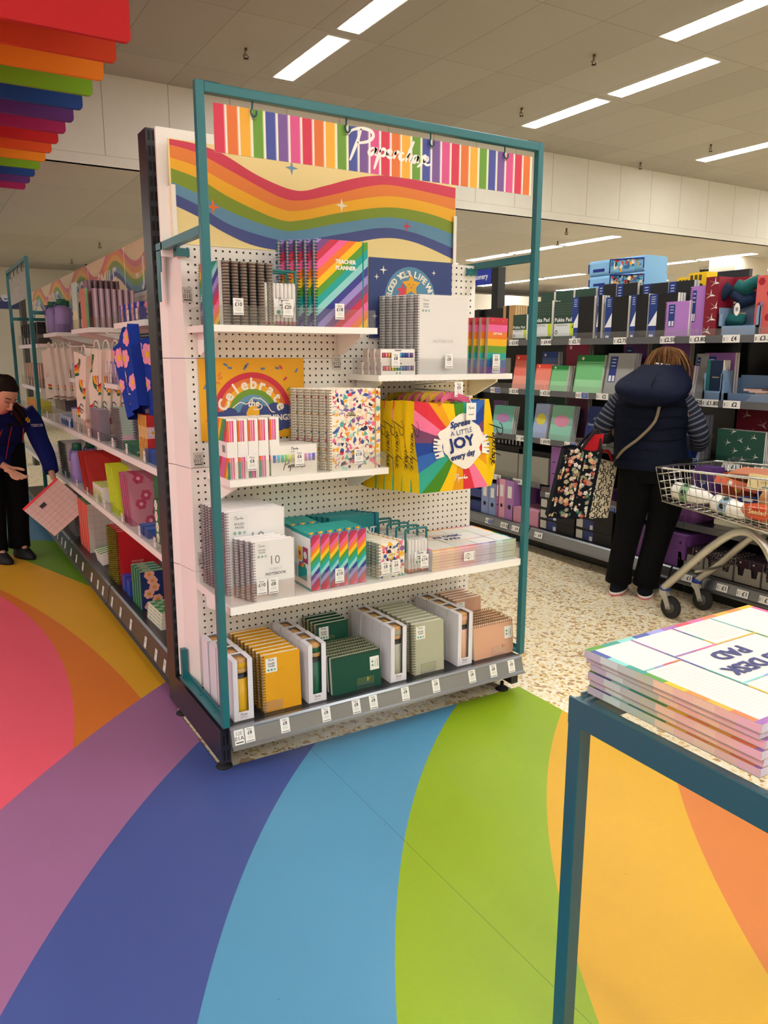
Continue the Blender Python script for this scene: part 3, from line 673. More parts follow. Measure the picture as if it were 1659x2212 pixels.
# --- shelf E
def d_plain(b, fr, x0, x1, h): pass
def d_rain(b, fr, x0, x1, h): diag(b, fr, x0, x1, 0, h, RAIN, .030, 1.25, lay=1)
p = notebook('rainbow_notebook', .152, .205, .020, '8a8480', 'c6c3b8', deco=d_rain, ncoil=21, pages='8c5a58', back='4a4650', R=.0115, cr=.0020)
xs_ = [.118+.0305*k for k in range(6)]
for i, x in enumerate(xs_):   # spines turned to the shopper, covers facing left
    put(p, (x+.024, .160, 1.514), (0, 0, PI/2), 'rainbow ring notebook turned spine outward, %s of six' % ['leftmost', 'second', 'third', 'fourth', 'fifth', 'rightmost'][i], 'spine out notebooks on the top left shelf')
b = MB(); b.box(.066, .0665, .0, .15, 0, .20, 'f4f4f4'); 
p = notebook('rainbow_folder', .15, .205, .012, 'f2f0ea', 'b9b6a8', deco=d_rain, ncoil=22)
put(p, (.092, .330, 1.514), (0, 0, -PI/2+.12), 'rainbow covered notebook with its cover facing left behind the teal left post')
def d_teach(b, fr, x0, x1, h):
    diag(b, fr, x0, x1, 0, h, ['9a8cd0', '7a4a86', 'c9344f', 'f0649c', 'ee7a2a', 'f4c21c', '5a9a2c', '1ea39c', '8fd0cf', '3b3f8f'], .0345, 1.15, off=-.005, lay=1)
    b.text(fr, 'TEACHER', x0+.118, h*.735, .013, 'f6f2e8', 3, bold=.12); b.text(fr, 'PLANNER', x0+.118, h*.665, .013, 'f6f2e8', 3, bold=.12)
p = notebook('teacher_planner', .218, .297, .018, '9a8cd0', '2c8f98', deco=d_teach, ncoil=28, elastic=('1e8f88', .022), R=.012)
stack(p, 5, .446, .168, 1.514, -.0215, .026, 'rainbow striped teacher planner with teal rings, %s of five', 'teacher planners on the top left shelf', jit=.001)
def penset(name, cols, n, rows, w, d, h, handle=True):
    o = thing(name, 'x', 'pen set'); r = w/n/2*.92
    b = MB()
    for j in range(rows):
        for i in range(n):
            x = w*(i+.5)/n; y = d*(j+.5)/rows; c = cols[(i+j) % len(cols)]
            b.lathe([(r*.8, .004), (r, .016), (r, h*.45), (r*1.04, h*.46), (r*1.04, h-.016), (r*.75, h-.006)], ['%s' % c, 'f1eeea', 'f1eeea', 'f1eeea', 'eceae6', c], 'satin', 8, (x, y, 0))
            if j == 0: b.rect(FY(x, y-r*1.02, 0), -.0012, .0012, h*.30, h*.55, 'b9b9c0', 1)
    b.build('markers', o)
    b = MB(); b.box(-.002, w+.002, -.002, d+.002, 0, h, 'f4f4f4', 'clear'); b.build('plastic_case', o)
    b = MB(); fr = FY(w*.28, -.0022, h*.25); sticker(b, fr, 0, 0, w*.62, h*.36, 'MARKER', 'PENS'); b.rect(fr, 0, .001, 0, .001, 'eeeee8'); b.build('paper_label', o)
    if handle:
        b = MB(); z0 = h*.60; H = h+.034
        b.tube(smooth2([(-.004, d*.35, z0), (-.004, d*.35, H-.012), (.006, d*.35, H), (w-.006, d*.35, H), (w+.004, d*.35, H-.012), (w+.004, d*.35, z0)], 4), .0045, '1a6f72', 'satin', 8); b.build('carry_handle', o)
    return o
p1 = penset('marker_set', ['e884a0', 'dba0a8', 'c8b070', 'e26a94'], 8, 3, .118, .05, .148)
put(p1, (.262, .165, 1.514), (0, 0, 0), 'clear box of pink tipped marker pens between notebooks and planners')
put(p1, (.258, .232, 1.514), (0, 0, 0), 'box of marker pens with teal handle behind the pink tipped pens')
# --- shelf D
o = thing('highlighter_box', 'x', 'pen box'); w_, h_, d_ = .150, .0475, .034
b = MB(); b.box(0, w_, 0, d_, 0, h_, 'efece6', cols={'l': 'c9bfb8'}); fr = FY(0, 0, 0)
HC = ['d94a5a', 'f08ab0', 'f2a03c', 'f4dc3c', '7ac04a', '3cb0a0', '4aa8d8', '3a60b8', '2c4a9a', '9a8cd0', '7a4a86']
b.rect(fr, .006, w_-.006, .016, .034, '1e1c20', .6); f2 = FX(0, d_, 0)
for k in range(2): b.disc(f2, .012+.012*k, .022, .003, '9a9590', 1, 8)
b.rect(fr, .062, .090, .0405, .044, '55555a', 1); 
for k in range(2): b.disc(fr, .068+.014*k, .007, .004, '4f9a8a', 1, 8)
b.build('carton', o)
b = MB()
for k in range(11): b.lathe([(.0058, 0), (.0058, .016)], HC[k], 'satin', 8, (.0125+.0125*k, -.0015+.004, .017))
b.build('highlighters', o)
for lev, n in ((0, 4), (1, 3)):
    for k in range(n): put(o, (.712-.0075*(k if lev == 0 else k+.4), .152+.035*k, 1.344+.0478*lev), (0, 0, 0), 'boxed rainbow highlighters with white carton, %s row, %s' % (['lower', 'upper'][lev], nth(k, n)), 'highlighter boxes on the right shelf')
def d_mixed(b, fr, x0, x1, h):
    sticker(b, fr, x0+.012, h-.068, .048, .055, 'MIXED', 'PAGES', 1); b.text(fr, 'NOTEBOOK', x0+.118, h*.40, .012, 'c9c6c0', 1, bold=.08)
p = notebook('clear_cover_notebook', .245, .297, .022, 'eeece8', '5a5a5c', deco=d_mixed, ncoil=30, film=True, R=.013, pages='e4e2de')
stack(p, 6, .868, .160, 1.344, -.0135, .030, 'large white ring notebook under a frosted clear cover, %s of six', 'frosted notebooks on the right shelf', jit=.001)
o = thing('list_pad', 'x', 'list pad'); w_, h_ = .098, .222
b = MB(); fr = FY(0, -.0005, 0); LC = ['d03a4c', 'ec6ca4', 'ee7f2c', 'f2b822', '6aa032', '2aa6a0', '2c64b4', '7a4a9a']
for k in range(8): b.rect(fr, 0, w_, h_*(7-k)/8, h_*(8-k)/8, LC[k], 1)
b.box(0, w_, 0, .014, 0, h_, 'e9e2d4', cols={'l': 'b8a89c'}); b.text(fr, 'LIST PAD', w_/2, h_*.70, .008, 'f8f2e4', 2, bold=.1)
b.build('pad', o); b = MB()
for x in (.022, .078): b.lathe([(.0035, 0), (.0035, .0006)], 'caa45a', 'metal', 12, (0, 0, 0))
b = MB()
for x in (.022, .076): b.tube([(x, -.0012, h_-.012), (x, -.0004, h_-.012)], .0042, 'b98a4a', 'metal', 12)
b.build('eyelet', o)
b = MB(); sticker(b, FY(0, -.0009, 0), .030, .004, .040, .052, 'LIST', 'PAD', 1); b.box(.03, .07, -.0009, -.0005, .004, .056, 'eeeee8'); b.build('paper_label', o)
stack(o, 6, 1.208, .160, 1.344, -.0135, .026, 'tall rainbow banded list pad with brass eyelets, %s of six', 'list pads on the right shelf', rl=.03)
# --- shelf C
o = thing('stripe_set_box', 'x', 'stationery box'); w_, h_, d_ = .036, .205, .12
b = MB(); b.box(0, w_, 0, d_, 0, h_, 'f3f0ea', cols={'l': 'd64a7a'}); fr = FY(0, 0, 0)
b.rect(fr, 0, .0085, 0, h_*.97, 'e06a2c', 1); b.rect(fr, .010, .016, 0, h_*.97, 'e8649a', 1); b.rect(fr, .018, .024, 0, h_*.97, 'd9508a', 1); b.rect(fr, 0, .009, 0, h_*.28, '2f8f84', 1.4); b.rect(fr, 0, .009, h_*.4, h_*.56, 'f2b822', 1.3)
diag(b, FX(0, d_, 0), 0, d_, 0, h_, ['c9344f', 'f0649c', 'e06ab0', 'ee7a2a', 'f4c21c', '5a9a2c', '2f8f84'], .022, .6, lay=1)
b.build('carton', o); b = MB(); b.box(-.0006, w_-.004, -.0006, d_, h_*.36, h_*.62, 'f0ede8'); b.rect(FX(-.0006, d_, 0), .07, .10, h_*.44, h_*.56, '8a8890', 1); b.build('paper_band', o)
for k in range(5): put(o, (.110+.0385*k-(.0 if k < 4 else -.002), .160+.001*k, 1.0), (0, 0, random.uniform(-.02, .02)), 'upright pink and orange striped set with white band, %s of five' % ['leftmost', 'second from left', 'middle', 'second from right', 'rightmost'][k], 'striped sets below the yellow poster')
o = thing('pastel_highlighter_box', 'x', 'pen box'); w_, h_, d_ = .178, .104, .040
b = MB(); b.box(0, w_, 0, d_, 0, h_, 'eeebe2'); fr = FY(0, 0, 0); b.rect(fr, 0, w_, .046, .072, 'dcd9d0', .5); script(b, fr, .045, .020, .090, '1e1e24', 1, 2, .3); script(b, fr, .078, .088, .028, '55555a', 1, 1, .4)
b.rect(fr, .076, .11, .080, .082, '8a8890', 1); b.build('carton', o); b = MB()
for k, c in enumerate(['3a6ab8', '52b8d8', '52c0a0', '8cd060', 'd8e060', 'f0d890', 'f2c0b0', 'f0a8c8', 'e090c0', '9a8ce0', '6a5ab8']): b.lathe([(.0074, 0), (.0074, .026)], c, 'satin', 8, (.013+.0152*k, .004, .046))
b.build('highlighters', o)
for k in range(3): put(o, (.268-.004*k, .160+.042*k, 1.0), (0, 0, 0), 'white box of pastel highlighters in the middle of the shelf, %s' % nth(k, 3), 'pastel highlighter boxes')
TC = ['d23a54', 'f0b42e', '3b5aa0', '9a8cc8', '56b0a8', 'e8739c', '8c5a96', 'e9d9b8', 'a8d4cc', '2a2f58', 'ef9a3c']
def d_terr(b, fr, x0, x1, h):
    confetti(b, fr, x0+.008, x1, 0, h, 210, TC, .017, 3, 1); b.rect(fr, x0+.062, x0+.112, h*.655, h*.715, 'f0e4b8', 3)
    b.text(fr, 'STUDY', x0+.087, h*.69, .0065, '2b2b3a', 4, bold=.08); b.text(fr, 'PLANNER', x0+.087, h*.665, .0065, '2b2b3a', 4, bold=.08)
p = notebook('study_planner', .222, .297, .020, 'f3ecda', 'b8ad98', deco=d_terr, ncoil=30, elastic=('c2a25c', .024), R=.012)
stack(p, 6, .488, .156, 1.0, -.015, .030, 'study planner with colourful paper cut shapes on cream, %s of six', 'study planners beside the tote bags', jit=.001)
# --- shelf B
def d_ten(b, fr, x0, x1, h):
    k = h/.21; sticker(b, fr, x0+.010*k, h-.062*k, .044*k, .052*k, 'RULED', 'PAGES', 1)
    b.text(fr, '10', x0+.080*k, h*.60, .030*k, '44454a', 2); b.text(fr, 'SUBJECT', x0+.080*k, h*.50, .0085*k, '9a9aa0', 2); b.text(fr, 'NOTEBOOK', x0+.080*k, h*.42, .0095*k, '44454a', 2, bold=.10)
p = notebook('ten_subject_notebook', .222, .297, .024, 'f4f3ef', '8a8a8e', deco=d_ten, ncoil=30, film=True, R=.014, pages='ecdfe2')
stack(p, 8, .078, .135, .594, -.002, .0275, 'tall ten subject notebook, %s of eight', 'large ten subject notebooks', jit=.001)
p = notebook('small_subject_notebook', .158, .210, .020, 'f4f3ef', '8a8a8e', deco=d_ten, ncoil=22, film=True, R=.012, pages='f0dfe0')
stack(p, 4, .128, .028, .594, -.010, .0245, 'small ten subject notebook, %s of four', 'small ten subject notebooks', jit=.001)
o = thing('stripe_box', 'x', 'stationery box'); w_, h_, d_ = .0375, .207, .155
b = MB(); b.box(0, w_, 0, d_, 0, h_, '1ea39c', cols={'l': 'f0f2f0'}); fr = FY(0, 0, 0)
diag(b, fr, .0015, w_-.0015, .002, h_-.002, ['c9344f', 'e8649a', 'ee7a2a', 'f4c21c', '4a9a3c', '1ea39c', '8fd0cf', '3b3f8f', '9a8cd0', 'a03a6a'], .0175, 1.0, lay=1)
diag(b, FZ(0, 0, h_), 0, w_, .0, .03, ['f4c21c', '1ea39c', '3b3f8f', '1ea39c', 'ee7a2a'], .009, .6, lay=1)
f2 = FX(0, d_, 0)
b.rect(f2, 0, d_, h_-.014, h_, '1ea39c', 1); b.rect(f2, 0, d_, 0, .010, '1ea39c', 1); b.rect(f2, .012, .045, h_*.45, h_*.78, 'e9e9e6', 1); b.rect(f2, .052, .085, h_*.48, h_*.72, 'f0c020', 1); b.star(f2, .068, h_*.6, .012, 'd23a54', 2, 5, .6); b.rect(f2, .092, .135, h_*.46, h_*.74, 'a8345a', 1); b.disc(f2, .113, h_*.60, .014, 'f0ecea', 2)
b.pl(f2, [(.05, .03), (.125, .03), (.125, .075), (.09, .10), (.05, .075)], '1ea39c', 1); diag(b, f2, .062, .113, .076, .092, RAIN, .008, .7, lay=2); b.rect(f2, .012, .04, .03, .08, 'c8c4c0', 1)
b.build('carton', o)
for k in range(6): put(o, (.356+.0382*k, .040+.001*k, .594), (0, 0, 0), 'rainbow striped upright box with teal edges, %s of six in front' % ['leftmost', 'second from left', 'third from left', 'third from right', 'second from right', 'rightmost'][k], 'striped boxes on the full width shelf')
for k in range(3): put(o, (.362+.04*k, .205, .594), (0, 0, 0), 'striped teal box standing behind the front row of striped boxes, %s' % ['leftmost', 'middle', 'rightmost'][k], 'striped boxes on the full width shelf')
# teal boxed notebooks
def hardback(name, w, h, t, cov, deco=None, pages='f1eee4', elastic=None, cat='book', edge=None):
    o = thing(name, 'x', cat); b = MB(); b.box(0, w, 0, .002, 0, h, cov); b.box(0, w, t-.002, t, 0, h, cov); b.box(0, .003, 0, t, 0, h, edge or cov)
    if deco: deco(b, FY(0, 0, 0), 0, w, h)
    b.build('cover', o); b = MB(); b.box(.003, w-.004, .002, t-.002, .003, h-.003, pages); b.build('pages', o)
    if elastic: b = MB(); b.box(w-.022, w-.016, -.001, t+.001, 0, h, elastic, 'cloth'); b.build('elastic_band', o)
    return o
def d_imp(b, fr, x0, x1, h):
    sticker(b, fr, .020, h-.075, .05, .06, 'RULED', 'PAGES', 1); b.text(fr, 'IMPORTANT', .205, h*.60, .030, 'e8eeea', 2, 'R', width=.19, bold=.06, shear=.1)
p = hardback('teal_notebook', .222, .21, .018, '1f7c80', d_imp, elastic='24437a')
stack(p, 5, .536, .245, .594, -.014, .021, 'teal hardback notebook reading important, %s of five, behind the striped boxes', 'teal hardbacks on the full width shelf')
def d_2024(b, fr, x0, x1, h):
    confetti(b, fr, x0+.006, x1, 0, h, 60, TC, .018, 9, 1); b.rect(fr, x0+.034, x0+.078, h*.58, h*.69, 'f2e6b0', 3); b.text(fr, '2024', x0+.056, h*.605, .0095, 'b0904a', 4, bold=.06)
    b.rect(fr, x0+.018, x0+.085, .004, .022, 'e9e9e2', 3)
    for k in range(2): b.disc(fr, x0+.03+.013*k, .013, .004, '4f9a8a', 4, 8)
p = notebook('diary_2024', .122, .138, .020, 'f3ecda', 'a8a49a', deco=d_2024, ncoil=12, elastic=('c9a24a', .026), R=.012)
stack(p, 7, .634, .052, .594, -.006, .026, 'small 2024 diary with colourful shapes, %s of seven', '2024 diaries on the full width shelf')
p = penset('marker_case', ['e0604a', 'e88a6a', 'd8a08a', 'c87a5a'], 6, 4, .088, .048, .137)
for k in range(5): put(p, (.776-.008*k, .055+.053*k, .594), (0, 0, 0), 'clear marker case with teal carry handle, %s of five' % nth(k, 5), 'marker cases with teal handles')
PADC = ['f0a83c', 'e87a4a', 'e8649a', 'dc4a5a', 'a06ab0', '9a9ad8', '4a5aa0', '8ad0cc', '3a9a8a', '5a9a3c', 'f2b822', 'ee8a3c']
def desk_pad(name, w, d, t, tx=.45, rev=False):
    o = thing(name, 'x', 'desk pad'); b = MB(); n = 12
    b.box(0, w, 0, d, 0, .0012, 'a89c90'); b.box(0, w, 0, d, .0012, t, 'ede4dc')
    f1 = FY(0, 0, 0); f2 = FX(0, d, 0); f4 = (Vector((w, 0, 0)), Y_, Z_); f5 = (Vector((w, d, 0)), -X_, Z_)
    soft = lambda c: tuple(0.45*a+.55*q for a, q in zip(C(c), C('f0e8e4')))
    for k in range(n):
        b.rect(f1, w*k/n, w*(k+1)/n, .0018, t-.0002, soft(PADC[(k+10 if not rev else k) % 12]), 1)
        b.rect(f5, w*k/n, w*(k+1)/n, .0018, t-.0002, soft(PADC[(5-k) % 12]), 1)
        if k < 9: b.rect(f4, d*k/9, d*(k+1)/9, .0018, t-.0002, soft(PADC[(k+6) % 12]), 1)
        if k < 9: b.rect(f2, d*k/9, d*(k+1)/9, .0018, t-.0002, soft(PADC[(k+10) % 12]), 1)
    ft = FZ(0, 0, t); q = .011
    for k in range(n):
        b.rect(ft, w*k/n, w*(k+1)/n, 0, q, PADC[(k+10) % 12], 1); b.rect(ft, w*k/n, w*(k+1)/n, d-q, d, PADC[(k+5) % 12], 1)
    for k in range(8):
        y0, y1 = q+(d-2*q)*k/8, q+(d-2*q)*(k+1)/8
        b.rect(ft, 0, q, y0, y1, PADC[(k+2) % 12], 1); b.rect(ft, w-q, w, y0, y1, PADC[(k+6) % 12], 1)
    b.rect(ft, q, w-q, q, d-q, 'dfddd8', 1)
    lines = [((w*.78, q), (w*.78, d-q)), ((w*.30, q), (w*.30, d-q)), ((w*.30, d*.32), (w*.78, d*.32)), ((w*.30, d*.70), (w*.78, d*.70)), ((w*.54, q), (w*.54, d*.32)), ((w*.54, d*.70), (w*.54, d-q)), ((q, d*.5), (w*.30, d*.5)), ((w*.78, d*.36), (w-q, d*.36))]
    for i, (p, r) in enumerate(lines):
        for s_ in range(4):
            u0, u1 = s_/4, (s_+1)/4; A = (p[0]+(r[0]-p[0])*u0, p[1]+(r[1]-p[1])*u0); B_ = (p[0]+(r[0]-p[0])*u1, p[1]+(r[1]-p[1])*u1)
            b.stroke(ft, [A, B_], .0036, PADC[(i*3+s_*2+4) % 12], 3)
    for x0, x1, y0, y1 in ((.80, .96, .40, .94), (.57, .76, .74, .94), (.05, .28, .55, .94), (.33, .51, .06, .29)):
        n2 = int((y1-y0)*d/.0065)
        for k in range(n2): y = y0*d+(y1-y0)*d*k/n2; b.rect(ft, w*x0, w*x1, y, y+.0009, 'cfcdc8', 2)
    b.text(ft, 'A3 DESK', w*tx, d*.535, .028, '3a3f7a', 3, bold=.1, width=.14); b.text(ft, 'PAD', w*tx, d*.385, .028, '3a3f7a', 3, bold=.1)
    b.build('pad', o); return o
DP = desk_pad('desk_pad', .418, .297, .0115)
for k in range(7): put(DP, (.869+random.uniform(-.002, .002), .030+random.uniform(-.001, .001), .594+.0118*k), (0, 0, random.uniform(-.004, .004)), 'rainbow edged A3 desk pad on the end bay shelf, %s of its stack' % (['bottom', 'second from bottom', 'third from bottom', 'middle', 'third from top', 'second from top', 'top one'][k]), 'desk pads on the end bay shelf')
# --- base shelf: bottle boxes
def bottle_box(name, col, ring):
    o = thing(name, 'x', 'boxed bottle'); w, d, h = .073, .073, .222; c = 'e6e3ea'; e = .0012; b = MB(); wx0, wx1, wz, wd = .0185, .0545, .032, .050
    for s in ((0, e, 0, d, 0, h), (w-e, w, 0, d, 0, h), (0, w, d-e, d, 0, h), (0, w, 0, d, 0, e), (0, w, 0, e, 0, wz), (0, wx0, 0, e, wz, h), (wx1, w, 0, e, wz, h), (0, wx0, 0, d, h-e, h), (wx1, w, 0, d, h-e, h), (wx0, wx1, wd+.012, d, h-e, h)): b.box(*s, c)
    fr = FY(0, 0, 0); script(b, fr, .024, .018, .026, '44444c', 1, 1, .3); b.text(fr, 'BOTTLE', w/2, .009, .0045, '55555c', 1); b.rect(fr, -.0, .0005, 0, h, '8a8890', 1)
    b.build('carton', o)
    B2 = MB(); B2.lathe([(.026, .003), (.029, .008), (.029, .150), (.0285, .150), (.0285, .170), (.0285, .171), (.0285, .186)], [col, col, col, '1c1a1c', '1c1a1c', 'b99058'], 'satin', 24, (w/2, w/2, 0))
    bo = B2.build('bottle', o)
    B2 = MB(); B2.lathe([(.029, .186), (.030, .188), (.030, .204), (.029, .206), (.028, .216), (.0, .217)], [ring, ring, ring, 'b98a50', 'c89a60'], 'satin', 24, (w/2, w/2, 0)); B2.build('bottle_lid', bo)
    return o
BX = {}
for nm, col, x, n, dx in (('yellow', 'd9a916', .052, 4, -.003), ('dark green', '0f5a40', .336, 4, -.003), ('grey', 'aaa998', .683, 4, -.003), ('peach', 'd9ab90', .1, 4, -.003)):
    p = bottle_box('boxed_bottle', col, col if nm != 'peach' else 'e0a898')
    x = {'yellow': .052, 'dark green': .335, 'grey': .684, 'peach': 1.003}[nm]
    for k in range(n): put(p, (x+dx*k, .034+.0755*k, .175), (0, 0, random.uniform(-.015, .015)), '%s drinks bottle in a white window box, %s of its row' % (nm, nth(k, n)), nm+' boxed bottles')
def ruled(c, gold):
    def f(b, fr, x0, x1, h):
        sticker(b, fr, x0+.012, h-.065, .042, .052, 'RULED', 'PAGES', 1)
        b.pl(fr, [(x0+.068+.012*math.cos(t*PI/6), h-.060+.006*math.sin(t*PI/6)) for t in range(12)], gold, 1); b.pl(fr, [(x0+.068+.010*math.cos(t*PI/6), h-.060+.0045*math.sin(t*PI/6)) for t in range(12)], c, 2)
    return f
def jotter(c, gold):
    def f(b, fr, x0, x1, h): sticker(b, fr, x1-.046, h-.078, .040, .052, 'DIARY', None, 1, True); b.text(fr, 'ac', x1-.052, h-.110, .010, gold, 1); b.rect(fr, x1-.062, x1-.055, h-.116, h-.100, gold, 1)
    return f
for (nm, c, cc, gold, x, w, n) in (('mustard yellow', 'e2a219', '9c7a2c', 'd0930f', .160, .152, 9), ('sage grey', 'b3b39c', '8f8a5c', 'c8b070', .792, .152, 9)):
    p = notebook('ruled_notebook', w, .210, .020, c, cc, deco=ruled(c, gold), ncoil=20, R=.012, pages='f0ebdc')
    stack(p, n, x, .046, .175, -.0015, .033, nm+' ruled notebook on the base shelf, %s of nine', nm+' ruled notebooks', lean=.05)
p = notebook('green_ruled_notebook', .152, .210, .020, '0e4a3a', 'a8a470', deco=ruled('0e4a3a', 'a89850'), ncoil=20, R=.012)
for k in range(4): put(p, (.462, .235+.033*k, .175), (-.05, 0, 0), 'dark green ruled notebook standing behind the green jotters, %s of four' % nth(k, 4), 'dark green ruled notebooks')
p = notebook('peach_ruled_notebook', .152, .205, .020, 'c89b82', 'b09060', deco=ruled('c89b82', 'c8a070'), ncoil=20, R=.012)
for k in range(5): put(p, (1.118, .220+.030*k, .175), (-.05, 0, 0), 'peach ruled notebook standing behind the peach jotters, %s of five' % nth(k, 5), 'peach ruled notebooks')
for (nm, c, cc, gold, x) in (('dark green', '0e4a3a', 'b9b690', 'c8a050', .440), ('peach', 'dba98c', 'b89460', 'b8804a', 1.098)):
    p = notebook('jotter', .210, .152, .020, c, cc, side='x', deco=jotter(c, gold), ncoil=19, R=.011)
    for k in range(6): put(p, (x-.0*k, .045+.027*k, .175), (-.10, 0, 0), '%s landscape jotter with rings along its top, %s of six' % (nm, nth(k, 6)), nm+' jotters')
# acrylic clips holding stacks back
for i, (px, w_) in enumerate((((588, 1536), 'yellow ruled notebooks'), ((786, 1484), 'green jotters'), ((922, 1452), 'sage notebooks'), ((1072, 1416), 'peach jotters'))):
    p = onZ(px[0], px[1], .176); b = MB(); b.box(-.036, .036, 0, .0015, 0, .046, 'dfe8e6', 'clear'); b.box(-.036, .036, -.012, .001, 0, .0015, 'dfe8e6', 'clear')
    for s in ((-.036, -.035, -.0005, .002, 0, .046), (.035, .036, -.0005, .002, 0, .046), (-.036, .036, -.0005, .002, .045, .046)): b.box(*s, '9aa8a4', 'film')
    tag(b.build('stock_clip', None, (p.x, max(.018, p.y-.014), .1755)), 'clear acrylic clip holding up the '+w_, 'clip', 'acrylic clips on the base shelf')
# --- tote bags on the prong
t = thing('display_prong', 'white wire prong carrying the tote bags with a price ticket at its tip', 'display hook')
b = MB(); b.tube([(1.01, YP, 1.279), (1.005, .20, 1.281), (.998, .075, 1.283), (.996, .060, 1.290)], .003, 'e6e2d8', 'satin', 8); b.box(.985, 1.035, .371, .374, 1.262, 1.296, 'e6e2d8', 'satin'); b.build('wire_arm', t)
b = MB(); b.tube([(1.01, YP, 1.296), (1.0, .06, 1.322)], .0016, 'e6e2d8', 'satin', 6); b.build('ticket_arm', t); tk = ticket(t, .998, .055, 1.262, '\u00a35', w=.040, h=.056)
def curved(x0, y0, z0, W_, H_, bulge, tw=0):
    def f(a, b_, n): 
        u = a/W_; v = b_/H_; y = y0-bulge*math.sin(PI*min(1, max(0, u)))*(.25+.75*math.sin(PI*min(1, max(0, v))*.9))-n + .006*math.sin(a*40+b_*9)*(v**2)
        return Vector((x0+a+.03*tw*(v-.5)+.004*math.sin(b_*22), y, z0+b_+.010*(u-.5)*0-(.012*math.sin(PI*u)*v**3)))
    return f
class CF(MB):
    def pl(s, fr, P, c, lay=1, m='cloth'):
        return s.add([fr(a, b_, .0006*lay) for a, b_ in P], [tuple(range(len(P)))], c, m)
    def text(s, fr, t, x, y, h, c, lay=2, al='C', width=None, rot=0, shear=0, bold=0):
        V, F, W = text_tris(t); k = h/.7; kx = k if width is None else width/W; dx = {'C': -W*kx/2, 'L': 0, 'R': -W*kx}[al]; cr, sr = math.cos(rot), math.sin(rot)
        for j, (bx, by) in enumerate([(0, 0)] if not bold else [(0, 0), (bold*h, 0), (0, bold*h), (bold*h, bold*h)]):
            Q = []
            for a, b_ in V:
                X = a*kx+dx+b_*k*shear+bx; Yy = b_*k+by; Q.append(fr(x+X*cr-Yy*sr, y+X*sr+Yy*cr, .0006*(lay+.12*j)))
            s.add(Q, F, c, 'cloth')
        return s
def clipcell(P, n, W_, H_):
    out = []
    for i in range(n):
        for j in range(n):
            Q = clipr(P, W_*i/n, W_*(i+1)/n, H_*j/n, H_*(j+1)/n)
            if Q: out.append(Q)
    return out
SUN = ['f5c81e', 'e8a020', 'dd3a48', 'f07aa0', '7a4a6a', '2c4a98', '3a6ab8', '3aa890', '4a8a28']
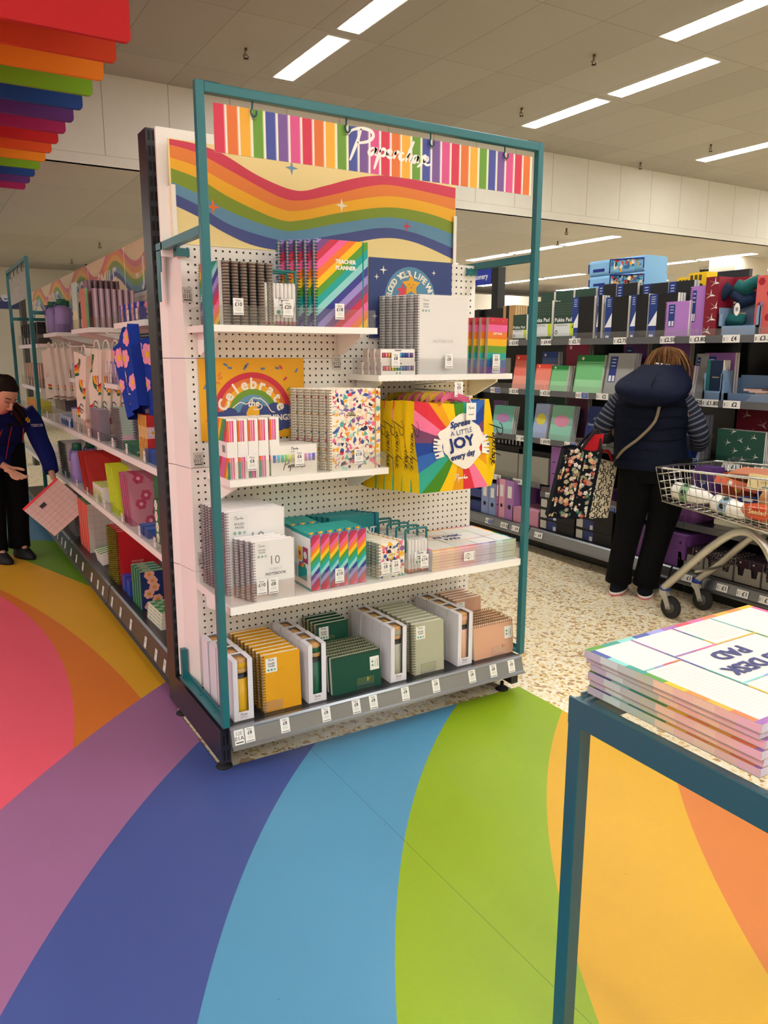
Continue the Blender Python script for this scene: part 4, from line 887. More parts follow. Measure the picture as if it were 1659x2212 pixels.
def tote(full):
    W_, H_, D_ = .325, .345, .085; o = thing('tote_bag', 'x', 'tote bag'); fr = curved(0, 0, 0, W_, H_, .022, -1 if full else 0); b = CF(); cx, cy = .185, .185
    k = 0; n = 22; a0 = -.9
    def ray(a):
        c_, s_ = math.cos(a), math.sin(a); return (cx+c_*.6, cy+s_*.6)
    for i in range(n):
        a, a2 = a0+2*PI*i/n, a0+2*PI*(i+1)/n; P = clipr([(cx, cy), ray(a), ray(a2)], .0, W_, 0, H_)
        for Q in clipcell(P, 6 if full else 3, W_, H_): b.pl(fr, Q, SUN[i % 9], 0)
    if full:
        N = 40; BL = [(cx+.02+(.105+.010*math.sin(5*t_)+.008*math.cos(9*t_))*math.cos(t_), cy+.008+(.100+.012*math.cos(4*t_))*math.sin(t_)) for t_ in [2*PI*q/N for q in range(N)]]
        for Q in clipcell(BL, 7, W_, H_): b.pl(fr, Q, 'f0ece0', 5)
        for a in (.25, .0, -.25, 2.9, 3.14, 3.4):
            p0 = (cx+.02+.100*math.cos(a), cy-.015+.085*math.sin(a)); p1 = (cx+.02+.138*math.cos(a), cy-.015+.118*math.sin(a)); b.stroke(fr, [p0, p1], .022, 'f0ece0', 5.5); b.stroke(fr, [(p0[0]*.4+p1[0]*.6, p0[1]*.4+p1[1]*.6), p1], .006, '2a3a78', 8)
        NV = '2a3a78'; b.text(fr, 'Spread', cx+.008, cy+.067, .024, NV, 9, rot=.15, shear=.25, bold=.08); b.text(fr, 'A LITTLE', cx+.015, cy+.036, .019, NV, 9, rot=.13)
        b.text(fr, 'JOY', cx+.012, cy-.018, .042, NV, 9, rot=.12, width=.125, bold=.09); b.text(fr, 'every day', cx+.012, cy-.058, .022, NV, 9, rot=.16, shear=.2, bold=.08)
        script(b, fr, cx-.03, .040, .065, 'f4f0e4', 5, 2, .3)
    b.build('front_panel', o)
    # gussets, back and base
    b = CF(); YE = 'efc60f'; n = 10
    def side(x, sg, w0):
        for j in range(n):
            z0, z1 = H_*j/n, H_*(j+1)/n; f = lambda z: D_*(.45+.55*math.sin(PI*min(z/H_+.12, 1)))
            A, B_ = fr(x, z0, 0), fr(x, z1, 0)
            yq = D_*(.12 if w0 > .03 else .5); C1, C2 = A+Vector((sg*w0*(.55+.6*math.sin(PI*z0/H_)), yq, 0)), B_+Vector((sg*w0*(.55+.6*math.sin(PI*z1/H_)), yq, 0))
            b.add([A, C1, C2, B_], [(0, 1, 2, 3)], YE, 'cloth', True)
            b.add([C1, A+Vector((0, D_, 0)), B_+Vector((0, D_, 0)), C2], [(0, 1, 2, 3)], YE, 'cloth', True)
    side(0, -1, .012); side(W_, 1, .052 if full else .012)
    for i in range(8):
        x0, x1 = W_*i/8, W_*(i+1)/8
        b.add([fr(x0, 0, 0)+Vector((0, D_, 0)), fr(x1, 0, 0)+Vector((0, D_, 0)), fr(x1, H_, 0)+Vector((0, D_, 0)), fr(x0, H_, 0)+Vector((0, D_, 0))], [(0, 1, 2, 3)], YE, 'cloth'); b.add([fr(x0, 0, 0), fr(x1, 0, 0), fr(x1, 0, 0)+Vector((0, D_, 0)), fr(x0, 0, 0)+Vector((0, D_, 0))], [(0, 1, 2, 3)], YE, 'cloth')
    fl = (Vector((-.014, .040, 0)), -Y_, Z_); mk = MB(); 
    b.build('gusset', o)
    b = MB(); script(b, (Vector((-.012, .012, .27)), -Z_, -Y_), 0, -.02, .19, '14141a', 2, 2, .13); b.build('printed_name', o)
    b = MB()
    if full: script(b, (Vector((W_+.010, -.004, .25)), -Z_, X_), 0, .008, .17, '14141a', 6, 2, .2); b.build('gusset_name', o)
    for yy in (.0, D_):
        b = MB(); P = smooth2([(W_*.30, yy-.012+(0 if yy else -.004), H_-.006), (W_*.38, yy+.0, H_+.008), (W_*.52, yy*.5+.02, H_+.018), (W_*.64, yy+.0, H_+.008), (W_*.72, yy-.012, H_-.006)], 4)
        for i in range(len(P)-1):
            a, q = Vector(P[i]), Vector(P[i+1]); wv = Vector((.0, .012, .0)); dz = Vector((0, 0, .012)); b.add([a-dz, q-dz, q+dz, a+dz], [(0, 1, 2, 3)], 'd8b83a' if yy else 'd8688a', 'cloth')
        b.build('handle', o)
    if full:
        b = MB(); b.box(.205, .250, -.032, -.031, .270, .335, 'f2efe6'); f4 = FY(.205, -.032, .27); script(b, f4, .008, .042, .03, '2a2a30', 1, 1, .3); b.rect(f4, .01, .035, .02, .023, '77757a', 1); b.tube([(.228, -.031, .335), (.222, -.02, .36)], .0012, 'f2efe6', 'cloth', 4); b.build('swing_tag', o)
    return o
TF = tote(True); TBk = tote(False)
put(TF, (.800, .045, .905), (0, 0, .0), 'yellow and rainbow sunburst tote reading Spread a little joy every day, frontmost', 'sunburst tote bags')
for k in range(5): put(TBk, (.800-.012*k, .085+.046*k, .905-.002*k), (0, 0, .03*(-1)**k), 'folded yellow sunburst tote on the prong, %s behind the front bag' % ['first', 'second', 'third', 'fourth', 'fifth'][k], 'sunburst tote bags')
# ================================================================== gondola run along the left aisle (faces -x)
run = thing('gondola_run', 'long white gondola with black base behind the end bay, facing the left aisle', 'shelving unit')
XB = .50
for k in range(4):
    y0 = .68+1.25*k; mb = MB(); mb.box(XB, XB+.01, y0, y0+1.245, .17, 1.80, 'e2ddd2', 'satin'); fr = FX(XB, y0+1.245, .17)
    for r_ in range(50):
        if k > 1: break
        for c_ in range(40): mb.rect(fr, .03+.03*c_, .037+.03*c_, .03+.032*r_, .037+.032*r_, '1a1917', .8)
    mb.build('back_panel', run)
    mb = MB(); mb.box(.06, XB, y0, y0+1.245, .150, .175, '1f2024', 'satin'); mb.build('base_deck', run)
    mb = MB(); mb.box(.13, .14, y0, y0+1.245, .002 if False else .0025, .150, '101012', 'satin'); mb.build('kick_plate', run)
    P = [(.060, .177), (.045, .177), (.036, .168), (.020, .075), (.008, .068), (.012, .060), (.030, .064), (.05, .150)]
    mb = MB(); b2 = [(x, z) for x, z in P]; n = len(b2)
    V = [(x, y0+.004, z) for x, z in b2]+[(x, y0+1.241, z) for x, z in b2]
    mb.add(V, [tuple(range(n)), tuple(range(n, 2*n))[::-1]]+[(i, n+i, n+(i+1) % n, (i+1) % n) for i in range(n)], '5f6064', 'metal'); rl = mb.build('ticket_rail', run)
    for j, yy in enumerate((.10, .30, .52, .80, .98, 1.12)):
        t_ = ticket(rl, .0195, y0+1.25-yy, .085, '\u00a35', 'New', 'price_label', .034, .052, 'x'); t_.rotation_euler = (0, .17, 0)
def lshelf(lab, y0, y1, x0, z, th, tags, guard=.06, br=True):
    t = thing('run_shelf', lab, 'shelf', (0, 0, 0)); t['group'] = 'white shelves of the left run'
    b = MB(); b.box(x0, XB-.002, y0, y1, z-th, z, WH, 'satin'); b.build('deck', t)
    if br:
        for yy in (y0+.03, y1-.04):
            b = MB(); b.prism([(XB-.002, z-th-.07), (XB-.04, z-th-.07), (x0+.04, z-th-.01), (x0+.04, z-th), (XB-.002, z-th)], 'y', yy, yy+.01, WH, 'satin'); b.build('bracket', t)
    b = MB(); b.box(x0+.004, x0+.006, y0+.003, y1-.003, z+.001, z+guard, 'e8f0f0', 'clear'); b.box(x0+.006, XB-.05, y0+.003, y0+.005, z+.001, z+guard, 'e8f0f0', 'clear'); g = b.build('acrylic_riser', t)
    for yy in tags: ticket(g, x0+.003, yy, z+.004, '\u00a38', 'New', 'price_label', .034, .05, 'x')
    return t
for k in range(3):
    y0 = .68+1.25*k; nm = ['nearest', 'second', 'third'][k]
    lshelf('long white shelf at waist height of the left run, %s bay' % nm, y0, y0+1.246, .06, .948, .030, [y0+.15, y0+.42, y0+.75, y0+1.05], br=False)
    lshelf('long white shelf at knee height of the left run, %s bay' % nm, y0, y0+1.246, .06, .577, .030, [y0+.12, y0+.33, y0+.6, y0+.95], br=False)
lshelf('short top shelf of the left run nearest the black upright', 1.30, 1.925, .15, 1.575, .028, [1.45, 1.62])
lshelf('short top shelf of the left run under the lilac notebooks', 2.57, 3.175, .15, 1.575, .028, [2.8])
lshelf('short top shelf of the left run under the lilac bottles', 3.80, 4.42, .15, 1.575, .028, [])
lshelf('short middle shelf of the left run beside the cream rainbow bags', 1.94, 2.56, .15, 1.26, .026, [2.1, 2.35])
lshelf('short middle shelf of the left run behind the sock shaped bags', 3.19, 3.80, .15, 1.26, .026, [3.4])
for z in (1.50, 1.15): lshelf('bright white shelf inside the far teal frame, %s one' % ('upper' if z > 1.3 else 'lower'), 4.44, 5.67, .10, z, .03, [4.6, 4.8, 5.0, 5.2], guard=.08, br=False)
for z in (.948, .577): lshelf('white shelf of the left run beyond the staff member, %s one' % ('upper' if z > .8 else 'lower'), 4.44, 5.67, .06, z, .03, [], br=False)
# header boards
LET = ['', 'SMILE', 'MAGIC', 'JOY', 'SHINE']
WCL = ['dc8a90', 'e8a070', 'ecc070', '8fae62', '7fa8b8', '5a6a90']
for k in range(5):
    y0 = 1.93+1.225*k; b = MB(); b.box(.512, .516, y0, y0+1.215, 1.80, 2.115, 'ecdcb4'); fr = FX(.512, y0+1.215, 1.80); W_ = 1.215
    wave = lambda a, yy=y0+1.215: 2.0-1.80-.01+.085*math.cos(2*PI*((yy-a)-3.45)/1.25)
    xs = [W_*i/30 for i in range(31)]
    for j in range(6): b.band(fr, [(x, max(0, min(.314, wave(x)+.115-.038*(j+1)-.02))) for x in xs], [(x, max(0, min(.314, wave(x)+.115-.038*j-.02))) for x in xs], WCL[j], 1)
    b.text(fr, ['- JOY', 'SMILE', 'MAGIC', 'SHINE', 'DREAM'][k], .28 if k == 0 else .66, .06, .15, 'f4f0e4', 2, 'L' if k == 0 else 'C', width=.62, bold=.04)
    tag(b.build('rainbow_board'), 'cream board with faded rainbow wave on top of the left run, %s' % ['nearest the upright', 'second from the upright', 'third from the upright', 'fourth from the upright', 'farthest'][k], 'sign board', 'rainbow boards on the left run')
# generic goods
def slab(name, cat, w, d, h, cl, cf, ct, deco=None, decol=None, coilc=None, ncoil=16, pages=None):
    o = thing(name, 'x', cat) if (pages or coilc) else None
    b = MB()
    if pages:
        b.box(0, w, 0, .002, 0, h, cf); b.box(0, w, d-.002, d, 0, h, cf)
        if cl != pages: b.box(0, .003, 0, d, 0, h, cl)
    else: b.box(0, w, 0, d, 0, h, cf, cols={'l': cl, 't': ct, 'b': cl, 'k': cf, 'r': cl, 'f': cf})
    if deco: deco(b, FY(0, 0, 0), 0, w, h)
    if decol: decol(b, FX(0, d, 0), 0, d, h)
    m = b.build('cover' if o else name, o)
    if o and pages: b = MB(); b.box(.001, w-.003, .002, d-.002, .002, h-.002, pages); b.build('pages', o)
    if coilc: b = MB(); coil(b, 'z', h, 0, d/2, 0, d*.6, ncoil, coilc, k=6, r=.0020); b.build('spiral_binding', o)
    return o or tag(m, 'x', cat)
def row(p, n, x, y, z, dx, dy, dz, lab, group, rot=(0, 0, 0), front='front', back='back'):
    for i in range(n): put(p, (x+dx*i, y+dy*i, z+dz*i), rot, (lab+', '+nth(i, n, front, back)) if n > 1 else lab, group if n > 1 else None)
def flowers(fc, cc, bg=None, n=5, s=.02, seed=2, six=6):
    def f(b, fr, x0, x1, h):
        R = random.Random(seed)
        if bg: b.rect(fr, x0, x1, 0, h, bg, 1)
        for k in range(n):
            x = x0+(x1-x0)*R.uniform(.2, .8); z = h*(k+.5)/n
            for j in range(six):
                a = 2*PI*j/six+R.uniform(0, .3); P = [(x+s*.55*math.cos(a)+s*.42*math.cos(t), z+s*.55*math.sin(a)+s*.42*math.sin(t)) for t in [PI*q/4 for q in range(8)]]
                P = clipr(P, x0, x1, 0, h)
                if P: b.pl(fr, P, fc, 1.5+.2*j)
            b.disc(fr, x, z, s*.32, cc, 3.2, 8)
    return f
def chequer(c1, c2, n, m, fl=None):
    def f(b, fr, x0, x1, h):
        for i in range(n):
            for j in range(m):
                x, z = x0+(x1-x0)*i/n, h*j/m; b.rect(fr, x, x+(x1-x0)/n, z, z+h/m, c1 if (i+j) % 2 else c2, 1)
                if fl and (i+j) % 2 == 0:
                    cx, cz, s = x+(x1-x0)/n/2, z+h/m/2, min((x1-x0)/n, h/m)*.42
                    b.star(fr, cx, cz, s, fl[0], 2, 6, .5); b.disc(fr, cx, cz, s*.35, fl[1], 3, 8)
    return f
def grid(c, n, m, bg=None):
    def f(b, fr, x0, x1, h):
        if bg: b.rect(fr, x0, x1, 0, h, bg, .6)
        for i in range(1, n): b.rect(fr, x0+(x1-x0)*i/n, x0+(x1-x0)*i/n+.0012, 0, h, c, 1)
        for j in range(1, m): b.rect(fr, x0, x1, h*j/m, h*j/m+.0012, c, 1)
    return f
# --- base deck
z = .1755
p = slab('lever_file', 'file', .28, .052, .315, 'e8452a', 'c9c3ba', '2e7a3c', deco=grid('a8989a', 7, 8))
row(p, 5, .085, 2.72, z, 0, .066, 0, 'grey grid lever arch file with orange spine', 'orange spined files on the run base')
for k in range(5):
    pass
p = slab('box_file', 'file', .26, .03, .30, 'c2bdb4', 'c9c3ba', 'b9b3aa', deco=grid('a8989a', 6, 8)); row(p, 2, .20, 1.95, z, .02, .06, 0, 'grey grid folder behind the red planners', 'grey folders on the run base')
p = slab('designer_planner', 'planner', .215, .022, .300, 'b7152a', 'c8202c', 'e03848', coilc='a4b848', pages='e8e0d0', ncoil=26, deco=lambda b, fr, a, c, h: (b.text(fr, 'DESIGNER', c*.48, h*.40, .010, 'f0c8c0', 1), b.text(fr, 'PLANNER', c*.48, h*.35, .010, 'f0c8c0', 1), b.rect(fr, c*.30, c*.98, 0, h*.32, 'b81a26', .7)))
row(p, 5, .088, 1.905, z, .0, .050, 0, 'red designer planner with green rings on the run base', 'red designer planners')
p = slab('sticky_note_pack', 'note pad', .075, .02, .075, 'ece8e0', 'ece8e0', '3aa83c'); row(p, 4, .09, 2.36, z, .0, .045, 0, 'small white pad with green top between red planners and orange files', 'small pads on the run base', rot=(0, -.2, 0))
p = slab('gift_box', 'box', .13, .07, .082, '2340a0', '2646a8', '4a3aa0', deco=flowers('7a5ac0', '3a8a5a', None, 2, .025)); row(p, 2, .085, 1.66, z, 0, .10, 0, 'low blue floral box below the red planners', 'blue floral boxes')
p = slab('floral_journal', 'notebook', .115, .036, .195, '3f8a5a', '1f2f6a', '7ab48a', deco=flowers('f0b8a0', 'e8a040', None, 6, .028, 4), decol=lambda b, fr, a, c, h: b.rect(fr, c*.45, c*.55, 0, h, '2a5a44', 1))
row(p, 4, .082, 1.40, z, .0, .05, 0, 'green and navy flowered journal on the run base', 'flowered journals')
p = slab('floral_box', 'box', .04, .11, .185, '6aae84', '6aae84', '7fc098', decol=flowers('e9a890', 'f0c060', '1f2f6a', 3, .02, 3))
for k in range(3): put(p, (.235+.075*k, 1.38+.02*k, z), (0, 0, 0), 'green spined flowered box beside the chequered notebooks, %s' % ['left', 'middle', 'right'][k], 'flowered boxes')
p = slab('chequered_notebook', 'notebook', .17, .22, .014, 'e6e0d2', 'e6e0d2', '3c8a54')
b = MB(); b.box(0, .17, 0, .22, 0, .014, 'e6e0d2'); chequer('3c8a54', '9cc8a0', 6, 7)(b, FZ(0, 0, .014), 0, .17, .22); o = tag(b.build('chequered_notebook'), 'x', 'notebook')
bpy.data.objects.remove(p)
row(o, 5, .085, 1.07, z, .003, .004, .0145, 'green chequered notebook on the run base', 'chequered notebooks', (0, 0, .03), 'bottom', 'top')
p = slab('pink_planner', 'planner', .10, .016, .24, 'd8808c', 'e9b0b0', 'e0c0c0', pages='f0e8e0'); row(p, 2, .12, .80, z, 0, .05, 0, 'pink edged planner right beside the black upright', 'pink planners', (0, 0, 0))
p = slab('grey_file', 'file', .2, .05, .28, '6a6a6e', '7a7a7e', '8a8a8e', decol=lambda b, fr, a, c, h: b.rect(fr, .01, c-.01, h*.4, h*.7, 'c9c9c9', 1)); row(p, 4, .09, 3.25, z, 0, .07, 0, 'grey file on the run base behind the held folder', 'grey files behind the held folder')
# --- knee shelf
z = .578
p = slab('green_gift_box', 'box', .22, .10, .265, '2c7a48', '1f3f94', '2a50a8', decol=lambda b, fr, a, c, h: [b.rect(fr, .012+.012*k, .018+.012*k, .02, .11, '58a878', 1) for k in range(5)]); row(p, 1, .20, 1.40, z, 0, 0, 0, 'tall green and blue box at the near end of the knee shelf', None)
p = slab('daisy_book', 'book', .045, .13, .20, '2c6a42', 'f0eeea', '2c6a42', decol=flowers('f2f0ea', 'e6b040', '2c6a42', 4, .026, 8)); 
for k in range(3): put(p, (.105+.062*k, 1.02+.03*k, z), (0, 0, 0), 'green book with white daisies on its cover, %s' % ['left', 'middle', 'right'][k], 'green daisy books')
def candle(col):
    o = thing('jar_candle', 'x', 'candle'); b = MB(); b.rbox(0, .085, 0, .085, 0, .078, .02, col, 'satin'); b.build('jar', o); b = MB(); b.tube(smooth2([(.042, .042, .078), (.045, .03, .092), (.06, .02, .096), (.075, .02, .088)], 3), .0015, 'f2f2ee', 'cloth', 5); b.build('wick_cord', o); return o
p = candle('2453b0'); put(p, (.075, .86, z), (0, 0, 0), 'blue square jar candle at the near end of the knee shelf')
p = slab('blue_box', 'box', .07, .07, .045, '2f55a8', '2f55a8', '4a74c4'); row(p, 2, .085, 1.21, z, 0, .085, 0, 'low blue box left of the green daisy books', 'low blue boxes on the knee shelf')
p = slab('pink_planner_leaning', 'planner', .20, .018, .26, 'd25a86', 'c88494', 'e090a8', pages='e8c0cc', deco=flowers('c04868', 'e8b0b8', None, 6, .03, 12)); row(p, 4, .085, 1.52, z, 0, .045, 0, 'pink patterned planner leaning on the knee shelf', 'pink planners on the knee shelf', (-.28, 0, 0))
p = slab('neon_folder', 'folder', .22, .012, .27, 'd6dc3a', 'd9d8c8', 'd6dc3a', deco=lambda b, fr, a, c, h: (grid('b8b8b0', 6, 8)(b, fr, a, c, h), b.rect(fr, 0, c*.4, 0, h, 'cfe02c', 1.5))); row(p, 4, .085, 1.82, z, 0, .05, 0, 'neon yellow and grid folder leaning on the knee shelf', 'neon folders', (-.35, 0, 0))
p = slab('neon_card_box', 'box', .055, .038, .095, 'e6e4da', 'e6e4da', 'c8e02c', decol=lambda b, fr, a, c, h: b.rect(fr, c*.2, c*.9, 0, h*.7, 'c4dc34', 1))
for a_ in range(3):
    for k in range(5): put(p, (.085+.062*a_, 2.22+.052*k, z), (0, 0, 0), 'white box with neon yellow top, %s row, %s' % (['front', 'middle', 'rear'][a_], nth(k, 5, 'near', 'far')), 'neon topped boxes')
p = slab('red_planner_leaning', 'planner', .21, .016, .27, 'dc4038', 'b8322c', 'e05048', pages='e8e0d4'); row(p, 5, .09, 2.55, z, 0, .055, 0, 'red and white planner leaning beside the lilac flask', 'red leaning planners', (-.55, 0, 0))
def flask(h, r):
    o = thing('drinks_flask', 'x', 'bottle'); b = MB(); b.lathe([(r*.9, 0), (r, .01), (r, h*.66), (r*.93, h*.74), (r*.62, h*.82)], '9484c4', 'satin', 20); b.build('bottle_body', o)
    b = MB(); b.lathe([(r*.66, h*.82), (r*.66, h*.97), (r*.6, h)], '156a4c', 'satin', 20); b.build('bottle_cap', o)
    b = MB(); b.tube([(-r*.66, 0, h*.88), (-r*.95, 0, h*.80), (-r*1.1, 0, h*.55)], .006, '8474b8', 'cloth', 6); b.build('carry_strap', o); return o
p = flask(.26, .047); put(p, (.12, 3.12, z), (0, 0, 0), 'lilac flask with green cap on the knee shelf, nearer one', 'lilac flasks'); put(p, (.22, 3.20, z), (0, 0, 0), 'lilac flask with green cap on the knee shelf, farther one', 'lilac flasks')
p = slab('white_ring_book', 'notebook', .21, .02, .25, 'b9b7b4', 'c9c7c2', 'd9d7d0', coilc='8a8a8e', pages='e8e6e0'); row(p, 5, .09, 3.32, z, 0, .06, 0, 'grey ring notebook leaning behind the lilac flask', 'grey ring notebooks on the knee shelf', (-.4, 0, 0))
p = slab('mixed_booklet', 'book', .18, .012, .19, '7a5a68', '6a4a58', 'c0a890', pages='d8c8b0'); row(p, 6, .27, 1.62, z, 0, .045, 0, 'dark booklet at the back of the knee shelf', 'dark booklets on the knee shelf', (-.3, 0, 0))
# --- waist shelf
z = .949
p = slab('daisy_planner', 'planner', .21, .016, .205, 'e8c850', 'c23030', 'd85048', deco=chequer('c23030', 'ecc8cc', 4, 4, ('f2f0ea', 'e8b030')), pages='e8d8a0'); row(p, 6, .085, 1.12, z, 0, .026, 0, 'red chequered daisy planner on the waist shelf', 'red daisy planners')
p = slab('blue_ornament_box', 'box', .09, .10, .06, '2048a8', '2450b0', '3a64c0', deco=flowers('8a6ac0', '58a0a0', None, 2, .02)); row(p, 4, .085, .76, z, 0, .105, 0, 'blue patterned box right beside the black upright on the waist shelf', 'blue patterned boxes')
p = slab('green_card_pack', 'cards', .16, .05, .038, '3a7a58', '4a8a68', '5a9a70', deco=lambda b, fr, a, c, h: b.rect(fr, 0, c, h*.4, h*.6, 'b8d8b8', 1)); row(p, 5, .09, 1.34, z, 0, .055, .003, 'flat green card pack left of the red daisy planners', 'green card packs')
p = slab('pastel_ring_notebook', 'notebook', .20, .016, .215, 'b0b8b8', 'b8d0c0', 'd8d8c8', coilc='a8a8ac', pages='b8a8c0', deco=lambda b, fr, a, c, h: (b.rect(fr, 0, c, 0, h*.35, 'e6c0cc', 1), b.pl(fr, [(c*.4, 0), (c*.7, 0), (c, h*.8), (c*.8, h)], 'e0d890', 1.5))); row(p, 5, .09, 1.62, z, 0, .030, 0, 'pastel ring notebook leaning on the waist shelf', 'pastel ring notebooks', (-.30, 0, 0))
p = slab('lilac_notebook', 'notebook', .18, .018, .21, 'a898b8', '9a90a8', 'c8c0d0', pages='c9c0cc', coilc='8a8090'); row(p, 7, .16, 1.50, z, 0, .030, 0, 'lilac edged notebook behind the pastel ones', 'lilac edged notebooks', (-.15, 0, 0))
p = slab('acrylic_pen_pot', 'pen pot', .05, .045, .17, '8a8290', '8a8290', 'b0a8b8', decol=lambda b, fr, a, c, h: [b.rect(fr, .006+.012*k, .010+.012*k, 0, h*.9, ['c8b070', '6a5a88', 'b07a9a'][k], 1) for k in range(3)]); row(p, 5, .085, 2.12, z, .0, .055, 0, 'clear pot of lilac pens on the waist shelf', 'pen pots on the waist shelf')
p = slab('peach_card', 'card', .13, .012, .13, 'e8b8a8', 'eec4b4', 'f0d0c4'); row(p, 2, .085, 2.48, z, 0, .05, 0, 'peach card leaning in front of the grey box', 'peach cards', (-.5, 0, 0))
p = slab('cream_box', 'box', .05, .05, .125, 'ded8ca', 'd8d0c2', 'eeeadf', decol=lambda b, fr, a, c, h: b.rect(fr, c*.4, c*.6, 0, h, '2a2a30', 1))
for k in range(6): put(p, (.085, 2.62+.062*k, z), (0, 0, 0), 'narrow cream box with black stripe on the waist shelf, '+nth(k, 6, 'near', 'far'), 'cream boxes on the waist shelf')
for k in range(5): put(p, (.20, 2.66+.07*k, z), (0, 0, 0), 'narrow cream box standing in the second row of the waist shelf, '+nth(k, 5, 'near', 'far'), 'cream boxes on the waist shelf')
p = slab('blue_pen_box', 'pen box', .06, .07, .06, '3a6ab8', '2a5aa0', 'b8c8e0', decol=lambda b, fr, a, c, h: b.rect(fr, 0, c, h*.6, h, 'd8e0ec', 1)); row(p, 5, .085, 3.05, z, 0, .085, 0, 'low blue and white pen box on the waist shelf', 'blue pen boxes')
p = slab('lilac_tin', 'tin', .06, .07, .10, '8a6ab0', '7a5aa0', 'c0b0d8'); row(p, 5, .17, 3.10, z, 0, .09, 0, 'lilac tin behind the blue pen boxes', 'lilac tins')
p = slab('red_case', 'case', .09, .12, .075, 'c42a4a', 'b0203c', 'd8506a'); row(p, 3, .28, 3.2, z, 0, .14, 0, 'red pencil case at the back of the waist shelf', 'red pencil cases')
p = slab('dark_picture', 'picture', .16, .014, .16, '3a2c2c', '4a3c40', '5a4c48'); row(p, 5, .25, 1.95, z, 0, .05, 0, 'dark picture leaning at the back of the waist shelf', 'dark pictures', (-.4, 0, 0))
# --- middle short shelves
z = 1.261
p = slab('organiser', 'organiser', .05, .05, .12, '8a6aa8', 'c8b8cc', 'd8d0dc', decol=lambda b, fr, a, c, h: b.rect(fr, c*.3, c*.7, h*.3, h*.9, 'e8e4ea', 1)); row(p, 6, .165, 2.0, z, 0, .09, 0, 'lilac and white organiser on the short middle shelf', 'lilac organisers')
p = slab('cream_notebook', 'notebook', .16, .016, .19, 'd8ccb8', 'e0d4c4', 'e8e0d0', pages='e8e0d0'); row(p, 7, .26, 2.0, z, 0, .07, 0, 'cream notebook behind the lilac organisers', 'cream notebooks on the middle shelf')
p = slab('blue_grey_pack', 'pen box', .04, .05, .10, '8ab0c8', '9ab8c8', 'c8d8e0'); row(p, 6, .165, 3.22, z, 0, .09, 0, 'pale blue pack on the far middle shelf', 'pale blue packs')
p = slab('striped_book', 'book', .18, .018, .27, 'c8b898', '6a6474', 'b8a888', pages='d8ccb0'); row(p, 9, .18, 3.85, z-.26, 0, .055, 0, 'cream and navy book beyond the sock shaped bags', 'cream and navy books', (-.06, 0, 0))
# --- top shelves
z = 1.576
p = slab('pencil_case', 'pencil case', .07, .085, .085, '2a48a8', '22409a', '3050b0', decol=flowers('e89ab8', 'f0c040', '2342a0', 3, .022, 5), deco=flowers('e89ab8', 'f0c040', '2342a0', 3, .022, 6))
row(p, 4, .165, 1.42, z, 0, .11, 0, 'blue pencil case with pink daisies on the top shelf', 'blue daisy pencil cases')
b = MB(); b.loft([((0, 0, 0), .05, .06), ((0, 0, .05), .06, .07), ((.01, 0, .11), .045, .06), ((.0, .01, .17), .06, .05), ((.01, 0, .21), .02, .03)], 'e8b0a0', 'cloth', 14); tag(b.build('plush_keyring', None, (.25, 1.36, z)), 'pink fluffy plush on the top shelf right beside the black upright', 'plush')
p = slab('white_board_sign', 'sign', .004, .16, .13, 'e8e4d8', 'e8e4d8', 'e8e4d8', decol=lambda b, fr, a, c, h: b.rect(fr, 0, c*.5, h*.5, h, 'e8a030', 1)); put(p, (.36, 1.45, z), (0, 0, 0), 'small white and orange card behind the daisy pencil cases')
p = slab('lilac_spine_notebook', 'notebook', .030, .15, .225, 'a08a9c', '9c8494', 'b8a8ac', deco=lambda b, fr, a, c, h: (b.rect(fr, c*.30, c*.70, 0, h, 'd0c4cc', 1), b.rect(fr, 0, c*.2, 0, h*.25, 'c87a5a', 1)))
row(p, 7, .185, 2.60, z, .037, .004, 0, 'grey lilac notebook standing spine out on the top shelf', 'spine out notebooks on the top shelf')
p = slab('green_edge_notebook', 'notebook', .15, .014, .225, '7ab070', 'c87860', 'b8c8a8'); put(p, (.158, 2.60, z), (0, 0, PI/2), 'green and coral edged notebook left of the grey lilac ones')
p = slab('pastel_pad', 'notebook', .006, .17, .29, 'b8d4c4', 'b8d4c4', 'b8d4c4', decol=lambda b, fr, a, c, h: (b.rect(fr, 0, c, 0, h*.4, 'd8d8a8', 1), [b.rect(fr, 0, .006, .01+.02*k, .018+.02*k, '7a7a7e', 2) for k in range(14)])); put(p, (.165, 2.98, z), (0, 0, 0), 'tall pastel green ring notebook behind the marker case')
p = slab('mauve_notebook', 'notebook', .024, .12, .29, '8a7078', '6e565e', '9a8088', deco=lambda b, fr, a, c, h: b.rect(fr, c*.3, c*.6, 0, h, 'a89098', 1)); row(p, 6, .20, 2.80, z, .034, .004, 0, 'tall mauve notebook in the back row of the top shelf', 'mauve notebooks')
MSC = [o for o in bpy.data.objects if o.name == 'marker_case'][0]
put(MSC, (.19, 3.05+.08, z), (0, 0, -PI/2), 'clear marker case with teal handle on the left run beside lilac notebooks')
p = flask(.235, .05); FLK = p
for k, (x, y) in enumerate(((.21, 3.86), (.26, 3.74+.28))): put(p, (x, y-.0, z), (0, 0, 0), 'lilac flask with green cap on the top shelf, %s one' % ['right', 'left'][k], 'lilac flasks on the top shelf')
put(p, (.20, 3.62+.25+.33, z), (0, 0, 0), 'lilac flask with green cap partly hidden behind the far teal frame', None)
p = slab('midnight_box', 'box', .09, .11, .215, '20222c', '1a1c24', '26283a', decol=lambda b, fr, a, c, h: (b.rect(fr, .02, .075, .01, h-.01, 'd8d4d0', 1), b.text((fr[0]+fr[2]*.02+fr[1]*.058, fr[2], -fr[1]), 'MIDNIGHT', .005, .005, .022, '2a2a38', 2, 'L', bold=.05))); put(p, (.17, 4.30, z), (0, 0, 0), 'dark box reading midnight beside the far teal post')
